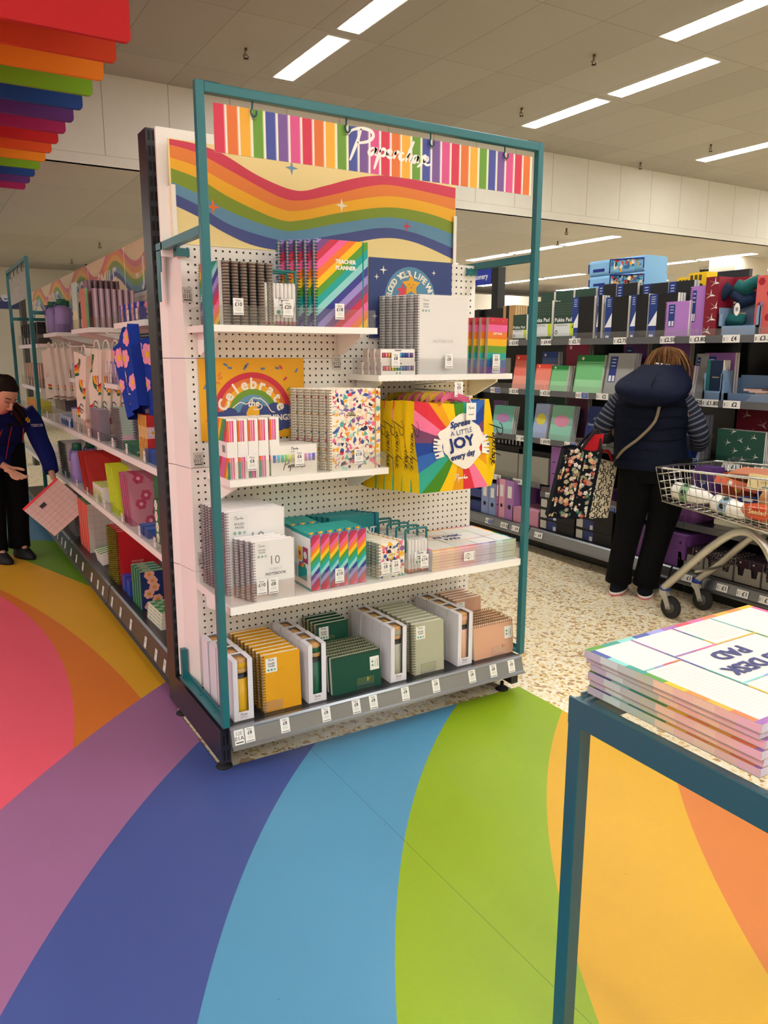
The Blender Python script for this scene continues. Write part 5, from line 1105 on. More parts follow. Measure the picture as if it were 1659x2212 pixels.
# far frame bay goods
p = slab('black_box', 'box', .10, .07, .17, '1c1c22', '24242a', '2c2c34'); row(p, 8, .12, 4.5, 1.501, 0, .14, 0, 'black box on the shelf inside the far teal frame', 'black boxes in the far frame')
p = slab('tan_box', 'box', .10, .06, .19, 'c8a890', 'b89880', 'd0b8a0'); row(p, 9, .12, 4.48, 1.151, 0, .12, 0, 'tan box on the lower shelf inside the far teal frame', 'tan boxes in the far frame')
p = slab('neon_box', 'box', .08, .07, .09, 'e0604a', 'd8d04a', 'e8e0a0'); row(p, 6, .10, 4.5, .949, 0, .16, 0, 'orange and yellow box on the waist shelf beyond the staff member', 'bright boxes beyond the staff member')
# --- hanging bags of the left run
def hang_bag(name, w, h, base, deco, taper=1.0, folds=5, depth=.06, strap=None):
    o = thing(name, 'x', 'tote bag'); b = CF()
    def fr(a, v, n):   # faces -x ; a runs towards the camera
        t = v/h; k = 1-(1-t)*(1-taper); q = (a-w/2)*k+w/2
        return Vector((-n-.010*math.sin(a/w*PI*folds)*(1-.4*t), -q, v))
    for i in range(10):
        for j in range(8): b.add([fr(w*i/10, h*j/8, 0), fr(w*(i+1)/10, h*j/8, 0), fr(w*(i+1)/10, h*(j+1)/8, 0), fr(w*i/10, h*(j+1)/8, 0)], [(0, 1, 2, 3)], base, 'cloth', True)
    for i in range(10):
        for j in range(8): b.add([fr(w*i/10, h*j/8, 0)+Vector((depth, 0, 0)), fr(w*(i+1)/10, h*j/8, 0)+Vector((depth, 0, 0)), fr(w*(i+1)/10, h*(j+1)/8, 0)+Vector((depth, 0, 0)), fr(w*i/10, h*(j+1)/8, 0)+Vector((depth, 0, 0))], [(0, 3, 2, 1)], base, 'cloth', True)
    for a in (0, w):
        for j in range(8): b.add([fr(a, h*j/8, 0), fr(a, h*(j+1)/8, 0), fr(a, h*(j+1)/8, 0)+Vector((depth, 0, 0)), fr(a, h*j/8, 0)+Vector((depth, 0, 0))], [(0, 1, 2, 3)], base, 'cloth')
    deco(b, fr, w, h); b.build('bag_body', o)
    b = MB(); b.tube(smooth2([(depth*.5, -w*.3, h-.01), (depth*.5, -w*.42, h+.04), (depth*.5, -w*.58, h+.04), (depth*.5, -w*.7, h-.01)], 4), .006, strap or base, 'cloth', 6); b.build('strap', o)
    return o
def dz(b, fr, w, h):
    for (x, z, s) in ((.09, .29, .052), (.15, .16, .045), (.20, .24, .045), (.14, .045, .045), (.25, .32, .04), (.24, .12, .04), (.05, .16, .035), (.03, .33, .03)):
        if x > w-.02: continue
        for j in range(6):
            a = 2*PI*j/6+x*9; b.pl(fr, [(x+s*.58*math.cos(a)+s*.40*math.cos(t), z+s*.58*math.sin(a)+s*.40*math.sin(t)) for t in [PI*q/4 for q in range(8)]], 'e89ab0', 2+.3*j)
        b.pl(fr, [(x+s*.32*math.cos(t), z+s*.32*math.sin(t)) for t in [PI*q/4 for q in range(8)]], 'e8bc30', 5)
    script(b, fr, w*.62, .03, .16, 'd8dcec', 6, 1, .25, rot=1.45)
p = hang_bag('daisy_tote', .30, .36, '1f3d9c', dz, .60, 4, .05)
put(p, (.050, 1.36, 1.10), (-.42, 0, .05), 'royal blue tote with pink daisies hanging in front of the shelves, frontmost', 'blue daisy totes')
for k in range(3): put(p, (.11+.05*k, 1.22-.05*k, 1.12), (-.12, 0, .12), 'royal blue daisy tote hanging beside the black upright, %s behind the front one' % ['first', 'second', 'third'][k], 'blue daisy totes')
def rb(b, fr, w, h):
    for (cx, cz, r0) in ((.02, h*.94, .10), (w*.9, h*.62, .09), (.03, h*.22, .07)):
        for i, c_ in enumerate(('2c6a4a', 'e8b030', 'd8702c', 'b83030')):
            a = r0+.02-.016*i; q = a-.016; A = [(cx+a*math.cos(t), cz-a*math.sin(t)) for t in [PI*.02+PI*.96*j/14 for j in range(15)]]; B_ = [(cx+q*math.cos(t), cz-q*math.sin(t)) for t in [PI*.02+PI*.96*j/14 for j in range(15)]]
            for j in range(14):
                P = clipr([A[j], A[j+1], B_[j+1], B_[j]], 0, w, 0, h)
                if P: b.pl(fr, P, c_, 2)
    script(b, fr, w*.80, .03, .2, '3a3632', 3, 1, .25, rot=1.5)
p = hang_bag('rainbow_tote', .24, .38, 'dcd2c2', rb, .55, 5, .05)
put(p, (.055, 2.66, 1.06), (.12, 0, .1), 'cream tote with rainbow bands hanging in the middle of the left run, frontmost', 'cream rainbow totes')
for k in range(5): put(p, (.09+.035*k, 2.48-.075*k, 1.075), (.05, 0, .2), 'cream rainbow tote on the same hook, %s behind the front one' % ['first', 'second', 'third', 'fourth', 'fifth'][k], 'cream rainbow totes')
def sk(b, fr, w, h):
    for i, c_ in enumerate(('b83030', 'd8902c', '2c6a4a')): b.pl(fr, clipr([(0, h*(.30-.035*i)), (w, h*(.18-.035*i)), (w, h*(.215-.035*i)), (0, h*(.335-.035*i))], 0, w, 0, h), c_, 2)
    for k in range(4): b.stroke(fr, [(w*.3, h*.45), (w*(.3+.2*math.cos(k*.6)), h*(.45+.1*math.sin(k*.6)))], .004, 'd88a8a', 2)
p = hang_bag('cream_sock_bag', .20, .34, 'cfc4b4', sk, 1.25, 3, .05)
for k in range(4): put(p, (.055+.03*k, 3.78-.10*k, 1.10), (-.15, 0, .15), 'grey cream bag with striped band near the far teal post, %s' % nth(k, 4, 'far', 'near'), 'grey cream bags')
for (y, z, nm) in ((1.50, 1.50, 'blue daisy totes'), (2.56, 1.455, 'cream rainbow totes'), (3.66, 1.47, 'grey cream bags')):
    b = MB(); b.tube([(XB, y, z), (.03, y, z+.01), (.02, y, z+.02)], .0035, 'e4e0d6', 'satin', 6); tag(b.build('hook_rod'), 'thin white display hook above the '+nm, 'display hook')
# small ring notebooks behind daisy tote (upper level)
p = slab('pastel_ring_book', 'notebook', .16, .018, .22, '8a8a90', 'b8ccc8', 'c8c8cc', coilc='6a6a6e', pages='d0c8d4'); row(p, 8, .18, 1.35, 1.30, 0, .055, 0, 'pastel ring notebook hanging behind the blue daisy totes', 'pastel ring notebooks behind the totes', (-.1, 0, 0))
# ---- far teal frame with hanging sign
t = thing('teal_portal', 'far teal steel frame around the shelves left of the sock shaped bags', 'display frame')
for y in (4.22, 5.52): mb = MB(); mb.rbox(.035, .062, y, y+.03, .18, 2.14, .003, TEAL, 'satin'); mb.build('post', t)
mb = MB(); mb.box(.035, .062, 4.25, 5.52, 2.112, 2.138, TEAL, 'satin'); mb.build('top_bar', t)
for y in (4.22, 5.52): mb = MB(); mb.box(.062, .45, y, y+.027, 1.715, 1.742, TEAL, 'satin'); mb.build('side_rail', t)
mb = MB(); mb.box(.045, .049, 4.36, 5.42, 1.84, 2.06, 'aab4b4', 'gloss'); script(mb, FX(.045, 5.42, 1.84), .35, .09, .40, 'c8d0d0', 1, 2, .2); tag(mb.build('grey_hanging_sign'), 'pale grey hanging sign inside the far teal frame', 'sign')
h0 = None
for k in range(4):
    b = MB(); b.tube(smooth2([(.048, 0, 2.112), (.044, 0, 2.09), (.040, 0, 2.07), (.048, 0, 2.05), (.056, 0, 2.06)], 3), .004, '0f4a50', 'satin', 5); o = b.build('s_hook'); o.location = (0, 4.50+.26*k, 0); tag(o, 'small teal hook of the far hanging sign, %s' % nth(k, 4, 'near', 'far'), 'hook')
# ---- far left accessories corner
p0 = onY(-60, 640, 8.6); p1 = onY(42, 668, 8.6)
mb = MB(); mb.box(p0.x, p1.x, 8.6, 8.63, p1.z, p0.z, '1f2a66', 'satin'); mb.text(FY(p0.x, 8.6, p1.z), 'Accessories', p1.x-p0.x-.06, .09, .12, 'd8dcf0', 1, 'R', bold=.04); tag(mb.build('department_sign'), 'navy sign reading Accessories at the left edge', 'sign')
p0 = onY(43, 642, 8.55); p1 = onY(57, 672, 8.55); mb = MB(); mb.box(p0.x, p1.x, 8.55, 8.75, 0, p0.z, '26241f', 'satin'); tag(mb.build('sign_post'), 'dark square post right of the Accessories sign', 'post')
mb = MB(); mb.box(-2.6, -.75, 8.9, 8.95, 0, 1.75, 'b8b0a4', 'satin'); g = tag(mb.build('accessory_wall'), 'pale accessory display wall below the Accessories sign', 'display wall')
AC = ['1f5a34', '24643a', '2a2a30', 'b8b4ac', '8a8478', 'd8d0c4', '3a3a40']
def strand(c):
    b = MB(); b.box(-.03, .03, 0, .012, .20, .26, 'e8e4dc'); 
    for q in (-.02, 0, .02): b.tube([(q, 0, .20), (q*1.2, -.004, .10), (q, 0, 0)], .007, c, 'satin', 5)
    return tag(b.build('hanging_accessory'), 'x', 'accessory')
SP = [strand(c) for c in AC]
for r_ in range(5):
    for k in range(9):
        sp_ = SP[0] if r_ < 1 else SP[(k*3+r_*2) % 7]
        put(sp_, (-2.45+.20*k, 8.86, 1.40-.30*r_), (0, 0, 0), 'hanging accessory pack on the display wall, %s row, %s' % (['top', 'second', 'third', 'fourth', 'bottom'][r_], nth(k, 9, 'left', 'right')), 'packs on the accessory wall')
for q in (1, 2, 3, 4, 5, 6):
    if SP[q].name not in _used: bpy.data.objects.remove(SP[q])
# dome camera on its pole
p = onX(187, 565, 2.2); b = MB(); b.lathe([(.09, 0), (.11, .03), (.11, .05)], 'd8d4cc', 'satin', 20, (0, 0, 0)); o = thing('dome_camera', 'white dome security camera on a dark pole above the left run', 'camera', p)
b.build('housing', o); b = MB(); b.lathe([(.02, -.07), (.06, -.05), (.08, 0)], '15151a', 'gloss', 20); b.build('dome', o); b = MB(); b.tube([(.0, .0, -.06), (0, 0, -p.z+.0)], .03, '2a2a30', 'satin', 10); b.build('pole', o)
# ================================================================== stationery aisle on the right (faces -x)
rt = thing('stationery_gondola', 'black stationery gondola with grey ticket rails behind the shopper', 'shelving unit')
BK = '0e0e10'
for k, y0 in enumerate((-1.92, -.66, .60, 1.86, 3.12)):
    mb = MB(); mb.box(3.49, 3.50, y0, y0+1.255, .16, 1.80, BK, 'satin'); mb.build('back_panel', rt)
    mb = MB(); mb.box(3.03, 3.49, y0, y0+1.255, .150, .175, BK, 'satin'); mb.build('base_deck', rt)
    mb = MB(); mb.box(3.13, 3.14, y0, y0+1.255, .0, .150, '060607', 'satin'); mb.build('kick_plate', rt)
    n_ = 8; P = [(3.03, .178), (3.012, .178), (3.002, .170), (2.986, .118), (2.972, .110), (2.976, .100), (2.998, .108), (3.02, .150)]
    mb = MB(); mb.add([(x, y0+.004, z) for x, z in P]+[(x, y0+1.251, z) for x, z in P], [tuple(range(n_)), tuple(range(n_, 2*n_))[::-1]]+[(i, n_+i, n_+(i+1) % n_, (i+1) % n_) for i in range(n_)], '85878a', 'metal'); rl = mb.build('ticket_rail', rt)
    if k == 1: RL1 = rl
    if k == 2: RL2 = rl
    if k == 3: RL3 = rl
    mb = MB(); mb.box(3.452, 3.49, y0-.02, y0+.02, .176, 1.80, BK, 'satin'); mb.build('upright', rt)
def wt(par, px, py, X, price, st='w', w=.10, h=.040, z=None):
    p = onX(px, py, X); t_ = ticket(par, X, p.y, (z if z is not None else p.z-h/2), price, '', 'price_label', w, h, 'x', style=st); t_.rotation_euler = (0, .22, 0)
for px, py, pr_, par, st in ((1055, 1122, '\u00a32', RL3, 'club'), (1088, 1131, '\u00a33.20', RL3, 'w'), (1112, 1139, '\u00a34', RL3, 'w'), (1162, 1150, '\u00a34', RL2, 'w'), (1484, 1232, '\u00a31', RL1, 'w'), (1560, 1255, '\u00a31', RL1, 'w'), (1604, 1268, '\u00a31', RL1, 'w'), (1653, 1281, '\u00a31', RL1, 'w')):
    wt(par, px, py, 2.9835, pr_, st, .085 if px < 1400 else .07, .040, .122)
def gshelf(lab, y0, y1, z, x0, tags, guard=.045, tz=-.0):
    t = thing('grey_shelf', lab, 'shelf', (0, 0, 0)); t['group'] = 'dark shelves of the stationery aisle'
    b = MB(); b.box(x0, 3.450, y0, y1, z-.022, z, '17171a', 'satin'); b.build('deck', t)
    b = MB(); b.box(x0-.006, x0, y0, y1, z-.034, z+.006, '5a5b5e', 'satin'); g0 = b.build('ticket_rail', t)
    b = MB(); b.box(x0-.001, x0+.001, y0+.003, y1-.003, z+.002, z+guard, 'e8f0f0', 'clear'); b.build('acrylic_riser', t)
    for (px, py, pr_, st) in tags:
        p = onX(px, py, x0-.008); w_ = {'w': .105, 'club': .115}[st]
        ticket(g0, x0-.008, p.y, z-.034, pr_, '', 'price_label', w_, .042, 'x', style=st)
    return t
X1 = 3.09
for k, (y0, y1) in enumerate(((-1.92, -.66), (-.66, .595), (.60, 1.85), (1.86, 3.3))):
    nm = ['nearest and out of frame', 'behind the trolley', 'behind the shopper', 'beyond the teal post'][k]
    T1 = [[], [(1580, 722, '\u00a34', 'w'), (1650, 722, '\u00a33.50', 'w')], [(1242, 718, '\u00a32.75', 'w'), (1340, 716, '\u00a32.75', 'w'), (1443, 711, '\u00a32.50', 'w'), (1508, 709, '\u00a33.80', 'w')], [(1110, 725, '\u00a33.85', 'w'), (1180, 722, '\u00a34.40', 'w')]][k]
    T2 = [[], [(1535, 852, '\u00a31.80', 'w'), (1582, 853, '\u00a32', 'w')], [(1258, 830, '\u00a31', 'club'), (1302, 833, '\u00a32', 'w'), (1500, 840, '\u00a32.50', 'w')], [(1070, 829, '\u00a35', 'club'), (1110, 832, '\u00a33.30', 'w'), (1178, 834, '\u00a33.50', 'w')]][k]
    T3 = [[], [(1580, 998, '\u00a34', 'w'), (1650, 1000, '\u00a34', 'w')], [(1265, 958, '75p', 'w'), (1232, 955, '', 'club'), (1490, 985, '', 'club')], [(1062, 930, '75', 'w'), (1125, 940, '\u00a34', 'w'), (1178, 947, '\u00a34.95', 'w')]][k]
    gshelf('dark top shelf of the stationery aisle, bay '+nm, y0, y1, 1.520, X1, T1)
    gshelf('dark second shelf of the stationery aisle, bay '+nm, y0, y1, 1.165, X1, T2)
    gshelf('dark third shelf of the stationery aisle, bay '+nm, y0, y1, .820, X1, T3)
    T4 = [[], [], [(1190, 1062, '\u00a33', 'club'), (1316, 1092, '\u00a33', 'club')], [(1073, 1018, '\u00a33', 'w'), (1118, 1026, '\u00a34', 'w')]][k]
    gshelf('dark fourth shelf of the stationery aisle, bay '+nm, y0, y1, .490 if k == 3 else .435, X1, T4)
cnt = {}
def G(name, cat, lab, pxL, pxR, pyT, X, z, th, cl, cf=None, ct=None, decol=None, n=1, dx=.018, coil_=None, pages=None, lean=0, group=None, py0=None, side=0):
    """goods facing the aisle: width read from the photo columns pxL..pxR on the plane x = X, copies standing behind"""
    yf_ = onX(pxL, pyT+30, X).y; yn = onX(pxR, pyT+30, X).y; w_ = yf_-yn; h = onX((pxL+pxR)/2, pyT, X).z-z
    cf = cf or 'ece8e0'; ct = ct or 'ece8e0'
    o = thing(name, 'x', cat) if (coil_ or pages) else None
    b = MB(); b.box(0, th, 0, w_, 0, h, cl, cols={'l': cl, 'f': cf, 'k': cf, 't': ct, 'r': cl})
    if decol: decol(b, FX(0, w_, 0), 0, w_, h)
    if coil_:
        for i in range(int(h/.011)): b.rect(FX(0, w_, 0), .002, .006, .004+.011*i, .009+.011*i, '101012', 1.2)
    m = b.build('cover' if o else name, o)
    if coil_: 
        c = MB(); nC = max(6, int(h/.011))
        for i in range(nC):
            a = (i+.5)*h/nC; c.tube([(th/2+(th*.75)*math.cos(2*PI*j/6), w_+(th*.6)*math.sin(2*PI*j/6), a) for j in range(6)], .0011, coil_, 'metal', 3, False, True)
        c.build('spiral_binding', o)
    o = o or tag(m, 'x', cat)
    for k in range(n):
        l = lab if n == 1 else lab+', '+nth(k, n)
        put(o, (X+dx*k, yn+side*k, z), (0, .15 if (z < 1.4 and 'notebook' in name and X < 3.2) else lean, 0), l, group if n > 1 else None)
    return o
def artbook(b, fr, a, c, h):
    w_ = c*.30; x0 = c*.0; b.rect(fr, x0, w_, 0, h, '203a80', 1); b.pl(fr, [(x0, h*.28), (w_, h*.28), (w_, h*.62)], 'e8eaf0', 2)
    for k in range(4): b.rect(fr, x0+w_*.25, x0+w_*.75, h*(.93-.05*k), h*(.945-.05*k), 'c8d0e4', 2)
    b.rect(fr, x0+w_*.2, x0+w_*.7, h*.03, h*.08, 'e8eaf0', 2)
def navylab(b, fr, a, c, h):
    b.rect(fr, c*.12, c*.40, h*.30, h*.92, '24387c', 1); b.rect(fr, c*.15, c*.24, h*.32, h*.46, 'e8eaf0', 2); b.rect(fr, c*.28, c*.37, h*.32, h*.46, 'd8dae4', 2)
    for k in range(3): b.rect(fr, c*.18, c*.34, h*(.84-.08*k), h*(.865-.08*k), 'b8c4e4', 2)
def pukka(b, fr, a, c, h):
    b.rect(fr, 0, c, h*.10, h*.42, 'd9dfe0', 1); b.rect(fr, c*.82, c, h*.10, h*.42, 'c4d82c', 2); b.text(fr, 'Pukka Pad', c*.46, h*.47, h*.10, 'e8ecea', 1, width=c*.86, bold=.05); b.text(fr, 'Recycled Jotta', c*.42, h*.36, h*.05, '3a4a44', 2)
    b.disc(fr, c*.12, h*.20, h*.055, '22302c', 2, 10); b.disc(fr, c*.12, h*.20, h*.032, 'd9dfe0', 3, 10)
    for i in range(9):
        for j in range(5): b.rect(fr, c*(.08+.1*i), c*(.10+.1*i), h*(.66+.065*j), h*(.675+.065*j), '8a9a90', 1)
def twotone(top, bot):
    return lambda b, fr, a, c, h: (b.rect(fr, 0, c, h*.84, h, top, 1), b.rect(fr, 0, c, h*.80, h*.81, top, 1), b.disc(fr, c*.22, h*.915, h*.04, 'f0d0c8', 2, 10), b.rect(fr, 0, c, 0, h*.4, bot, .6))
def halo(c1, c2, mid):
    return lambda b, fr, a, c, h: (b.rect(fr, 0, c, 0, h*.45, c2, .6), b.pl(fr, [(c*.5+c*.36*math.cos(t*PI/6), h*.56+h*.17*math.sin(t*PI/6)) for t in range(12)], mid, 1))
z = 1.521; XX = 3.115
G('kraft_notebook', 'notebook', 'brown kraft notebook with black band left of the jotter pads', 1086, 1113, 660, XX, z, .02, 'b08a58', 'c8a878', 'e8e4dc', lambda b, fr, a, c, h: b.rect(fr, c*.25, c*.5, h*.1, h, '1a1a1c', 1), 5, .024, '2a2a2c', group='kraft notebooks')
G('jotter_pad', 'notebook', 'small green recycled jotter pad with lime corner beside the teal post', 1108, 1137, 680, XX-.005, z, .022, '2c4438', None, None, pukka, 3, .026, group='small jotter pads')
G('jotter_pad', 'notebook', 'large green recycled jotter pad seen right beside the teal post', 1150, 1192, 651, XX, z, .022, '2c4438', None, None, pukka, 3, .028, group='large jotter pads, first pile')
G('jotter_pad', 'notebook', 'large green recycled jotter pad left of the black art books', 1198, 1240, 650, XX, z, .022, '2c4438', None, None, pukka, 3, .028, group='large jotter pads, second pile')
for i, (a, c, py, lb) in enumerate(((1236, 1283, 641, 'leftmost'), (1290, 1300, 638, 'narrow second'), (1308, 1357, 641, 'third'), (1363, 1400, 636, 'fourth'), (1402, 1463, 634, 'rightmost'))):
    G('art_book', 'sketch book', 'black art book with navy label, %s pile' % lb, a, c, py, XX, z, .020, '131316', 'd8d6d0', '1a1a1c', artbook, 3, .024, group='black art books, %s pile' % lb)
for i, (a, c, py) in enumerate(((1292, 1330, 614), (1332, 1376, 612), (1388, 1442, 612), (1444, 1498, 607))):
    G('tall_art_book', 'sketch book', 'taller dark art book in the back row, %s pile' % ['first', 'second', 'third', 'fourth'][i], a, c, py, 3.26, z, .022, '222428', 'c8c6c0', '2a2a2c', artbook, 2, .026, group='tall art books, %s pile' % ['first', 'second', 'third', 'fourth'][i])
for i, (a, c, py) in enumerate(((1168, 1196, 632), (1200, 1238, 628), (1242, 1286, 624))):
    G('tall_jotter_pad', 'notebook', 'tall green pad in the back row behind the jotters, %s pile' % ['first', 'second', 'third'][i], a, c, py, 3.26, z, .022, '2f4a3e', None, None, None, 2, .026, group='tall green pads, %s pile' % ['first', 'second', 'third'][i])
G('lilac_ring_notebook', 'notebook', 'bright lilac ring notebook at the front of the top shelf', 1438, 1488, 651, 3.105, z, .014, 'b07cc8', None, None, navylab, 3, .02, 'd8c8e0', group='lilac ring notebooks, small')
G('lilac_ring_notebook', 'notebook', 'tall lilac ring notebook beside the crane patterned file', 1492, 1523, 618, 3.13, z, .014, 'ac76c4', None, None, navylab, 3, .02, 'd8c8e0', group='lilac ring notebooks, tall')
def cranes(bg, n=8, s=.03, seed=3, c_='e8e2d8'):
    def f(b, fr, a, c, h):
        R = random.Random(seed)
        for k in range(n):
            x = c*(.15+.7*((k*.382+.2) % 1)); zz = h*(k+.5)/n; r = R.uniform(-.5, .5)
            for (P) in ([(-s, s*.5), (0, 0), (-s*.2, s*.15)], [(0, 0), (s*.3, s*.9), (s*.25, s*.1)], [(-s*.3, -s*.15), (s*.4, .05*s), (s*1.0, -s*.3), (s*.2, -s*.25)], [(-s*.1, -.1*s), (-s*.8, -s*.5), (-s*.2, -s*.3)]):
                Q = clipr([(x+p*math.cos(r)-q*math.sin(r), zz+p*math.sin(r)+q*math.cos(r)) for p, q in P], a, c, 0, h)
                if Q: b.pl(fr, Q, c_, 1)
    return f
G('crane_box_file', 'box file', 'crimson box file with white cranes at the right of the top shelf', 1524, 1552, 598, 3.10, z, .20, '7c1228', '8a1830', '7c1228', cranes(0, 5, .035, 3))
G('crane_box_file', 'box file', 'crimson crane box file standing behind the teal pouches', 1552, 1634, 599, 3.24, z, .08, '8a1830', '7c1228', '7c1228', cranes(0, 6, .04, 8))
G('hexagon_box_file', 'box file', 'red and pink hexagon box file at the right edge of the top shelf', 1635, 1675, 594, 3.11, z, .20, 'd0605c', 'b83a40', 'b83a40', lambda b, fr, a, c, h: [b.disc(fr, c*(.25+.5*(k % 2)), h*(.1+.2*k), c*.2, 'a01c30', 1, 6) for k in range(5)])
def tray(name, lab, pxL, pxR, pyT, pyB_, X, z, dpt, col):
    yf_, yn = onX(pxL, pyT+20, X).y, onX(pxR, pyT+20, X).y; h = onX((pxL+pxR)/2, pyT, X).z-z; b = MB(); e = .004; w_ = yf_-yn
    b.box(0, dpt, 0, w_, 0, e, col); b.box(0, dpt, 0, e, 0, h, col); b.box(0, dpt, w_-e, w_, 0, h*.9, col); b.box(dpt-e, dpt, 0, w_, 0, h, col); b.box(0, e, 0, w_, 0, h*.32, col); b.box(0, e, 0, w_*.08, 0, h*.9, col); b.box(0, e, w_*.9, w_, 0, h*.7, col)
    o = tag(b.build(name, None, (X, yn, z)), lab, 'display tray'); return yn, yf_, h
yn, yf_, h = tray('display_tray', 'pale blue card tray of teal pouches on the top shelf', 1553, 1642, 655, 715, 3.095, z, .12, '7d98b8')
def pouch(c):
    b = MB(); b.loft([((0, 0, 0), .012, .050), ((0, 0, .02), .030, .062), ((0, 0, .045), .028, .060), ((0, 0, .065), .008, .056)], c, 'cloth', 16); b.tube([(0, -.05, .066), (0, 0, .070), (0, .05, .066)], .003, 'c0a060', 'metal', 5); return tag(b.build('velvet_pouch'), 'x', 'pouch')
for k, (px, py, c_, r_) in enumerate(((1588, 692, '1d5a5c', 0), (1588, 640, '24304c', .5), (1570, 630, '1c2c44', -.9), (1598, 622, '1d5a5c', .3), (1624, 614, '1f5f60', -.4), (1612, 648, '1a2c48', -.3))):
    p = onX(px, py, 3.15); o = pouch(c_); o.location = (3.15+.015*(k % 2), p.y, p.z-.03); o.rotation_euler = (r_, .2, 0); o['label'] = '%s velvet pouch in the pale blue tray, %s' % ('teal' if c_[1] in 'df' else 'navy', ['lowest', 'middle left', 'leaning leftmost', 'upper centre', 'topmost right', 'middle right'][k])
p = onX(1592, 668, 3.085); b = MB(); b.prism([(.018*math.cos(t*PI/8), .034*math.sin(t*PI/8)) for t in range(16)], 'x', 0, .001, 'e8e4dc'); b.rect(FX(0, 0, 0), -.008, .008, -.01, .01, '8a8a8e', 1); tag(b.build('oval_tag', None, (3.084, p.y, p.z)), 'white oval tag hanging in front of the blue tray', 'tag')
G('dark_folder', 'file', 'dark grey folder with white rings lying above the crane files', 1548, 1616, 584, 3.34, z, .03, '2a2c30', '3a3c40', '2a2c30', None)
# lunch bags on the top
for i, (py, pb) in enumerate(((592, 622), (558, 592))):
    yl = onX(1274, py, 3.30).y; yr = onX(1392, py, 3.30).y; zz = onX(1330, pb, 3.30).z; h = onX(1330, py, 3.30).z-zz
    t = thing('lunch_bag', 'pale blue insulated lunch bag with colourful printed side, %s one' % ['lower', 'upper'][i], 'lunch bag', (3.30, yr, zz))
    b = MB(); w_ = yl-yr; b.rbox(0, .22, 0, w_, 0, h, .02, '86b8e0', 'cloth', 'y'); fr = FX(-.001, w_, 0); confetti(b, fr, w_*.42, w_*.97, .01, h-.01, 60, ['e8a030', 'c83a2c', '3a8ac0', 'f0e0c0', '2a6a9a', '5ab0c8'], .03, 5+i, 1); b.rect(fr, w_*.08, w_*.30, h*.25, h*.45, '1a2a80', 1); b.build('bag_body', t)
    b = MB(); b.tube([(-.003, 0, .02), (-.003, 0, h-.02), (-.003, w_*.60, h-.005), (-.003, w_*.60, .01)], .004, '1a2a80', 'cloth', 5); b.tube([(-.003, w_, .02), (-.003, w_, h-.02)], .004, '1a2a80', 'cloth', 5); b.build('piping', t)
b = MB(); b.box(3.28, 3.50, onX(1400, 600, 3.3).y, onX(1260, 600, 3.3).y, 1.80, onX(1330, 622, 3.30).z, '1a1a1c', 'satin'); tag(b.build('riser_block'), 'dark block carrying the lunch bags above the stationery', 'riser')
# toy bus
yl = onX(1465, 600, 3.38).y; yr = onX(1526, 600, 3.38).y; zz = 1.80; t = thing('toy_bus', 'yellow toy school bus standing on top of the gondola', 'toy', (3.38, yr, zz)); w_ = yl-yr; h = onX(1495, 586, 3.38).z-zz
b = MB(); b.box(0, .10, 0, w_*.62, h*.25, h*.92, 'f2c818', 'gloss'); b.box(0, .10, w_*.62, w_, h*.20, h*.74, 'f2c818', 'gloss'); fr = FX(0, w_, 0)
for k in range(3): b.rect(fr, w_*(.44+.15*k), w_*(.54+.15*k), h*.52, h*.80, '5a4a20', 1)
for k in range(3): b.rect(fr, w_*(.05+.12*k), w_*(.12+.12*k), h*.40, h*.62, '5a4a20', 1)
b.build('bus_body', t)
for q in (.2, .8): b = MB(); b.tube([(-.004, w_*q, h*.2), (.104, w_*q, h*.2)], h*.18, '1a1a1c', 'rubber', 14); b.build('wheel', t)
z = 1.166
G('coral_notebook', 'notebook', 'coral ring notebook beside the teal post on the second shelf', 1106, 1135, 766, XX, z, .016, 'e8786a', None, None, twotone('dc4438', 'f0a090'), 3, .02, '1a1a1c', group='coral ring notebooks, tall')
G('coral_notebook', 'notebook', 'small coral ring notebook right of the teal post', 1152, 1186, 786, XX-.01, z, .020, 'ee8a78', None, None, twotone('e04838', 'f0a090'), 3, .024, '1a1a1c', group='coral ring notebooks, small')
G('blue_notebook', 'notebook', 'slate blue ring notebook behind the coral ones', 1170, 1205, 760, 3.24, z, .02, '5a6c98', None, None, twotone('2a4a90', '6a7a9a'), 2, .024, '1a1a1c', group='slate blue notebooks')
G('green_notebook', 'notebook', 'small green ring notebook on the second shelf', 1186, 1222, 789, XX-.01, z, .018, '7cc488', None, None, twotone('1f7a3c', '9cd8a4'), 3, .022, '1a1a1c', group='small green notebooks')
G('maroon_notebook', 'notebook', 'maroon ring notebook in the back row of the second shelf', 1222, 1272, 742, 3.26, z, .02, '8a3048', None, None, twotone('a03050', '6a3038'), 2, .024, '1a1a1c', group='maroon notebooks')
G('green_notebook', 'notebook', 'large green ring notebook left of the grey one', 1238, 1297, 766, XX-.012, z-.02, .016, '74c080', None, None, twotone('1f7a3c', '9cd8a4'), 2, .02, '1a1a1c', group='large green notebooks')
G('grey_notebook', 'notebook', 'grey ring notebook with navy label beside the shopper', 1304, 1362, 762, XX, z, .018, '9a9a98', None, None, navylab, 3, .022, '2a2a2c', group='grey notebooks')
G('purple_notebook', 'notebook', 'dark purple notebook in the back row left of the shopper head', 1346, 1398, 741, 3.28, z, .018, '6a3c78', None, None, navylab, 2, .022, '2a2a2c', group='back row purple notebooks, left')
G('purple_notebook', 'notebook', 'dark purple notebook in the back row right of the shopper head', 1428, 1490, 738, 3.28, z, .018, '703c84', None, None, navylab, 2, .022, '2a2a2c', group='back row purple notebooks, right')
G('lilac_notebook_small', 'notebook', 'lilac notebook right beside the shopper head', 1452, 1492, 789, XX, z, .018, 'b47ad0', None, None, None, 3, .022, '2a2a2c', group='lilac notebooks by the head')
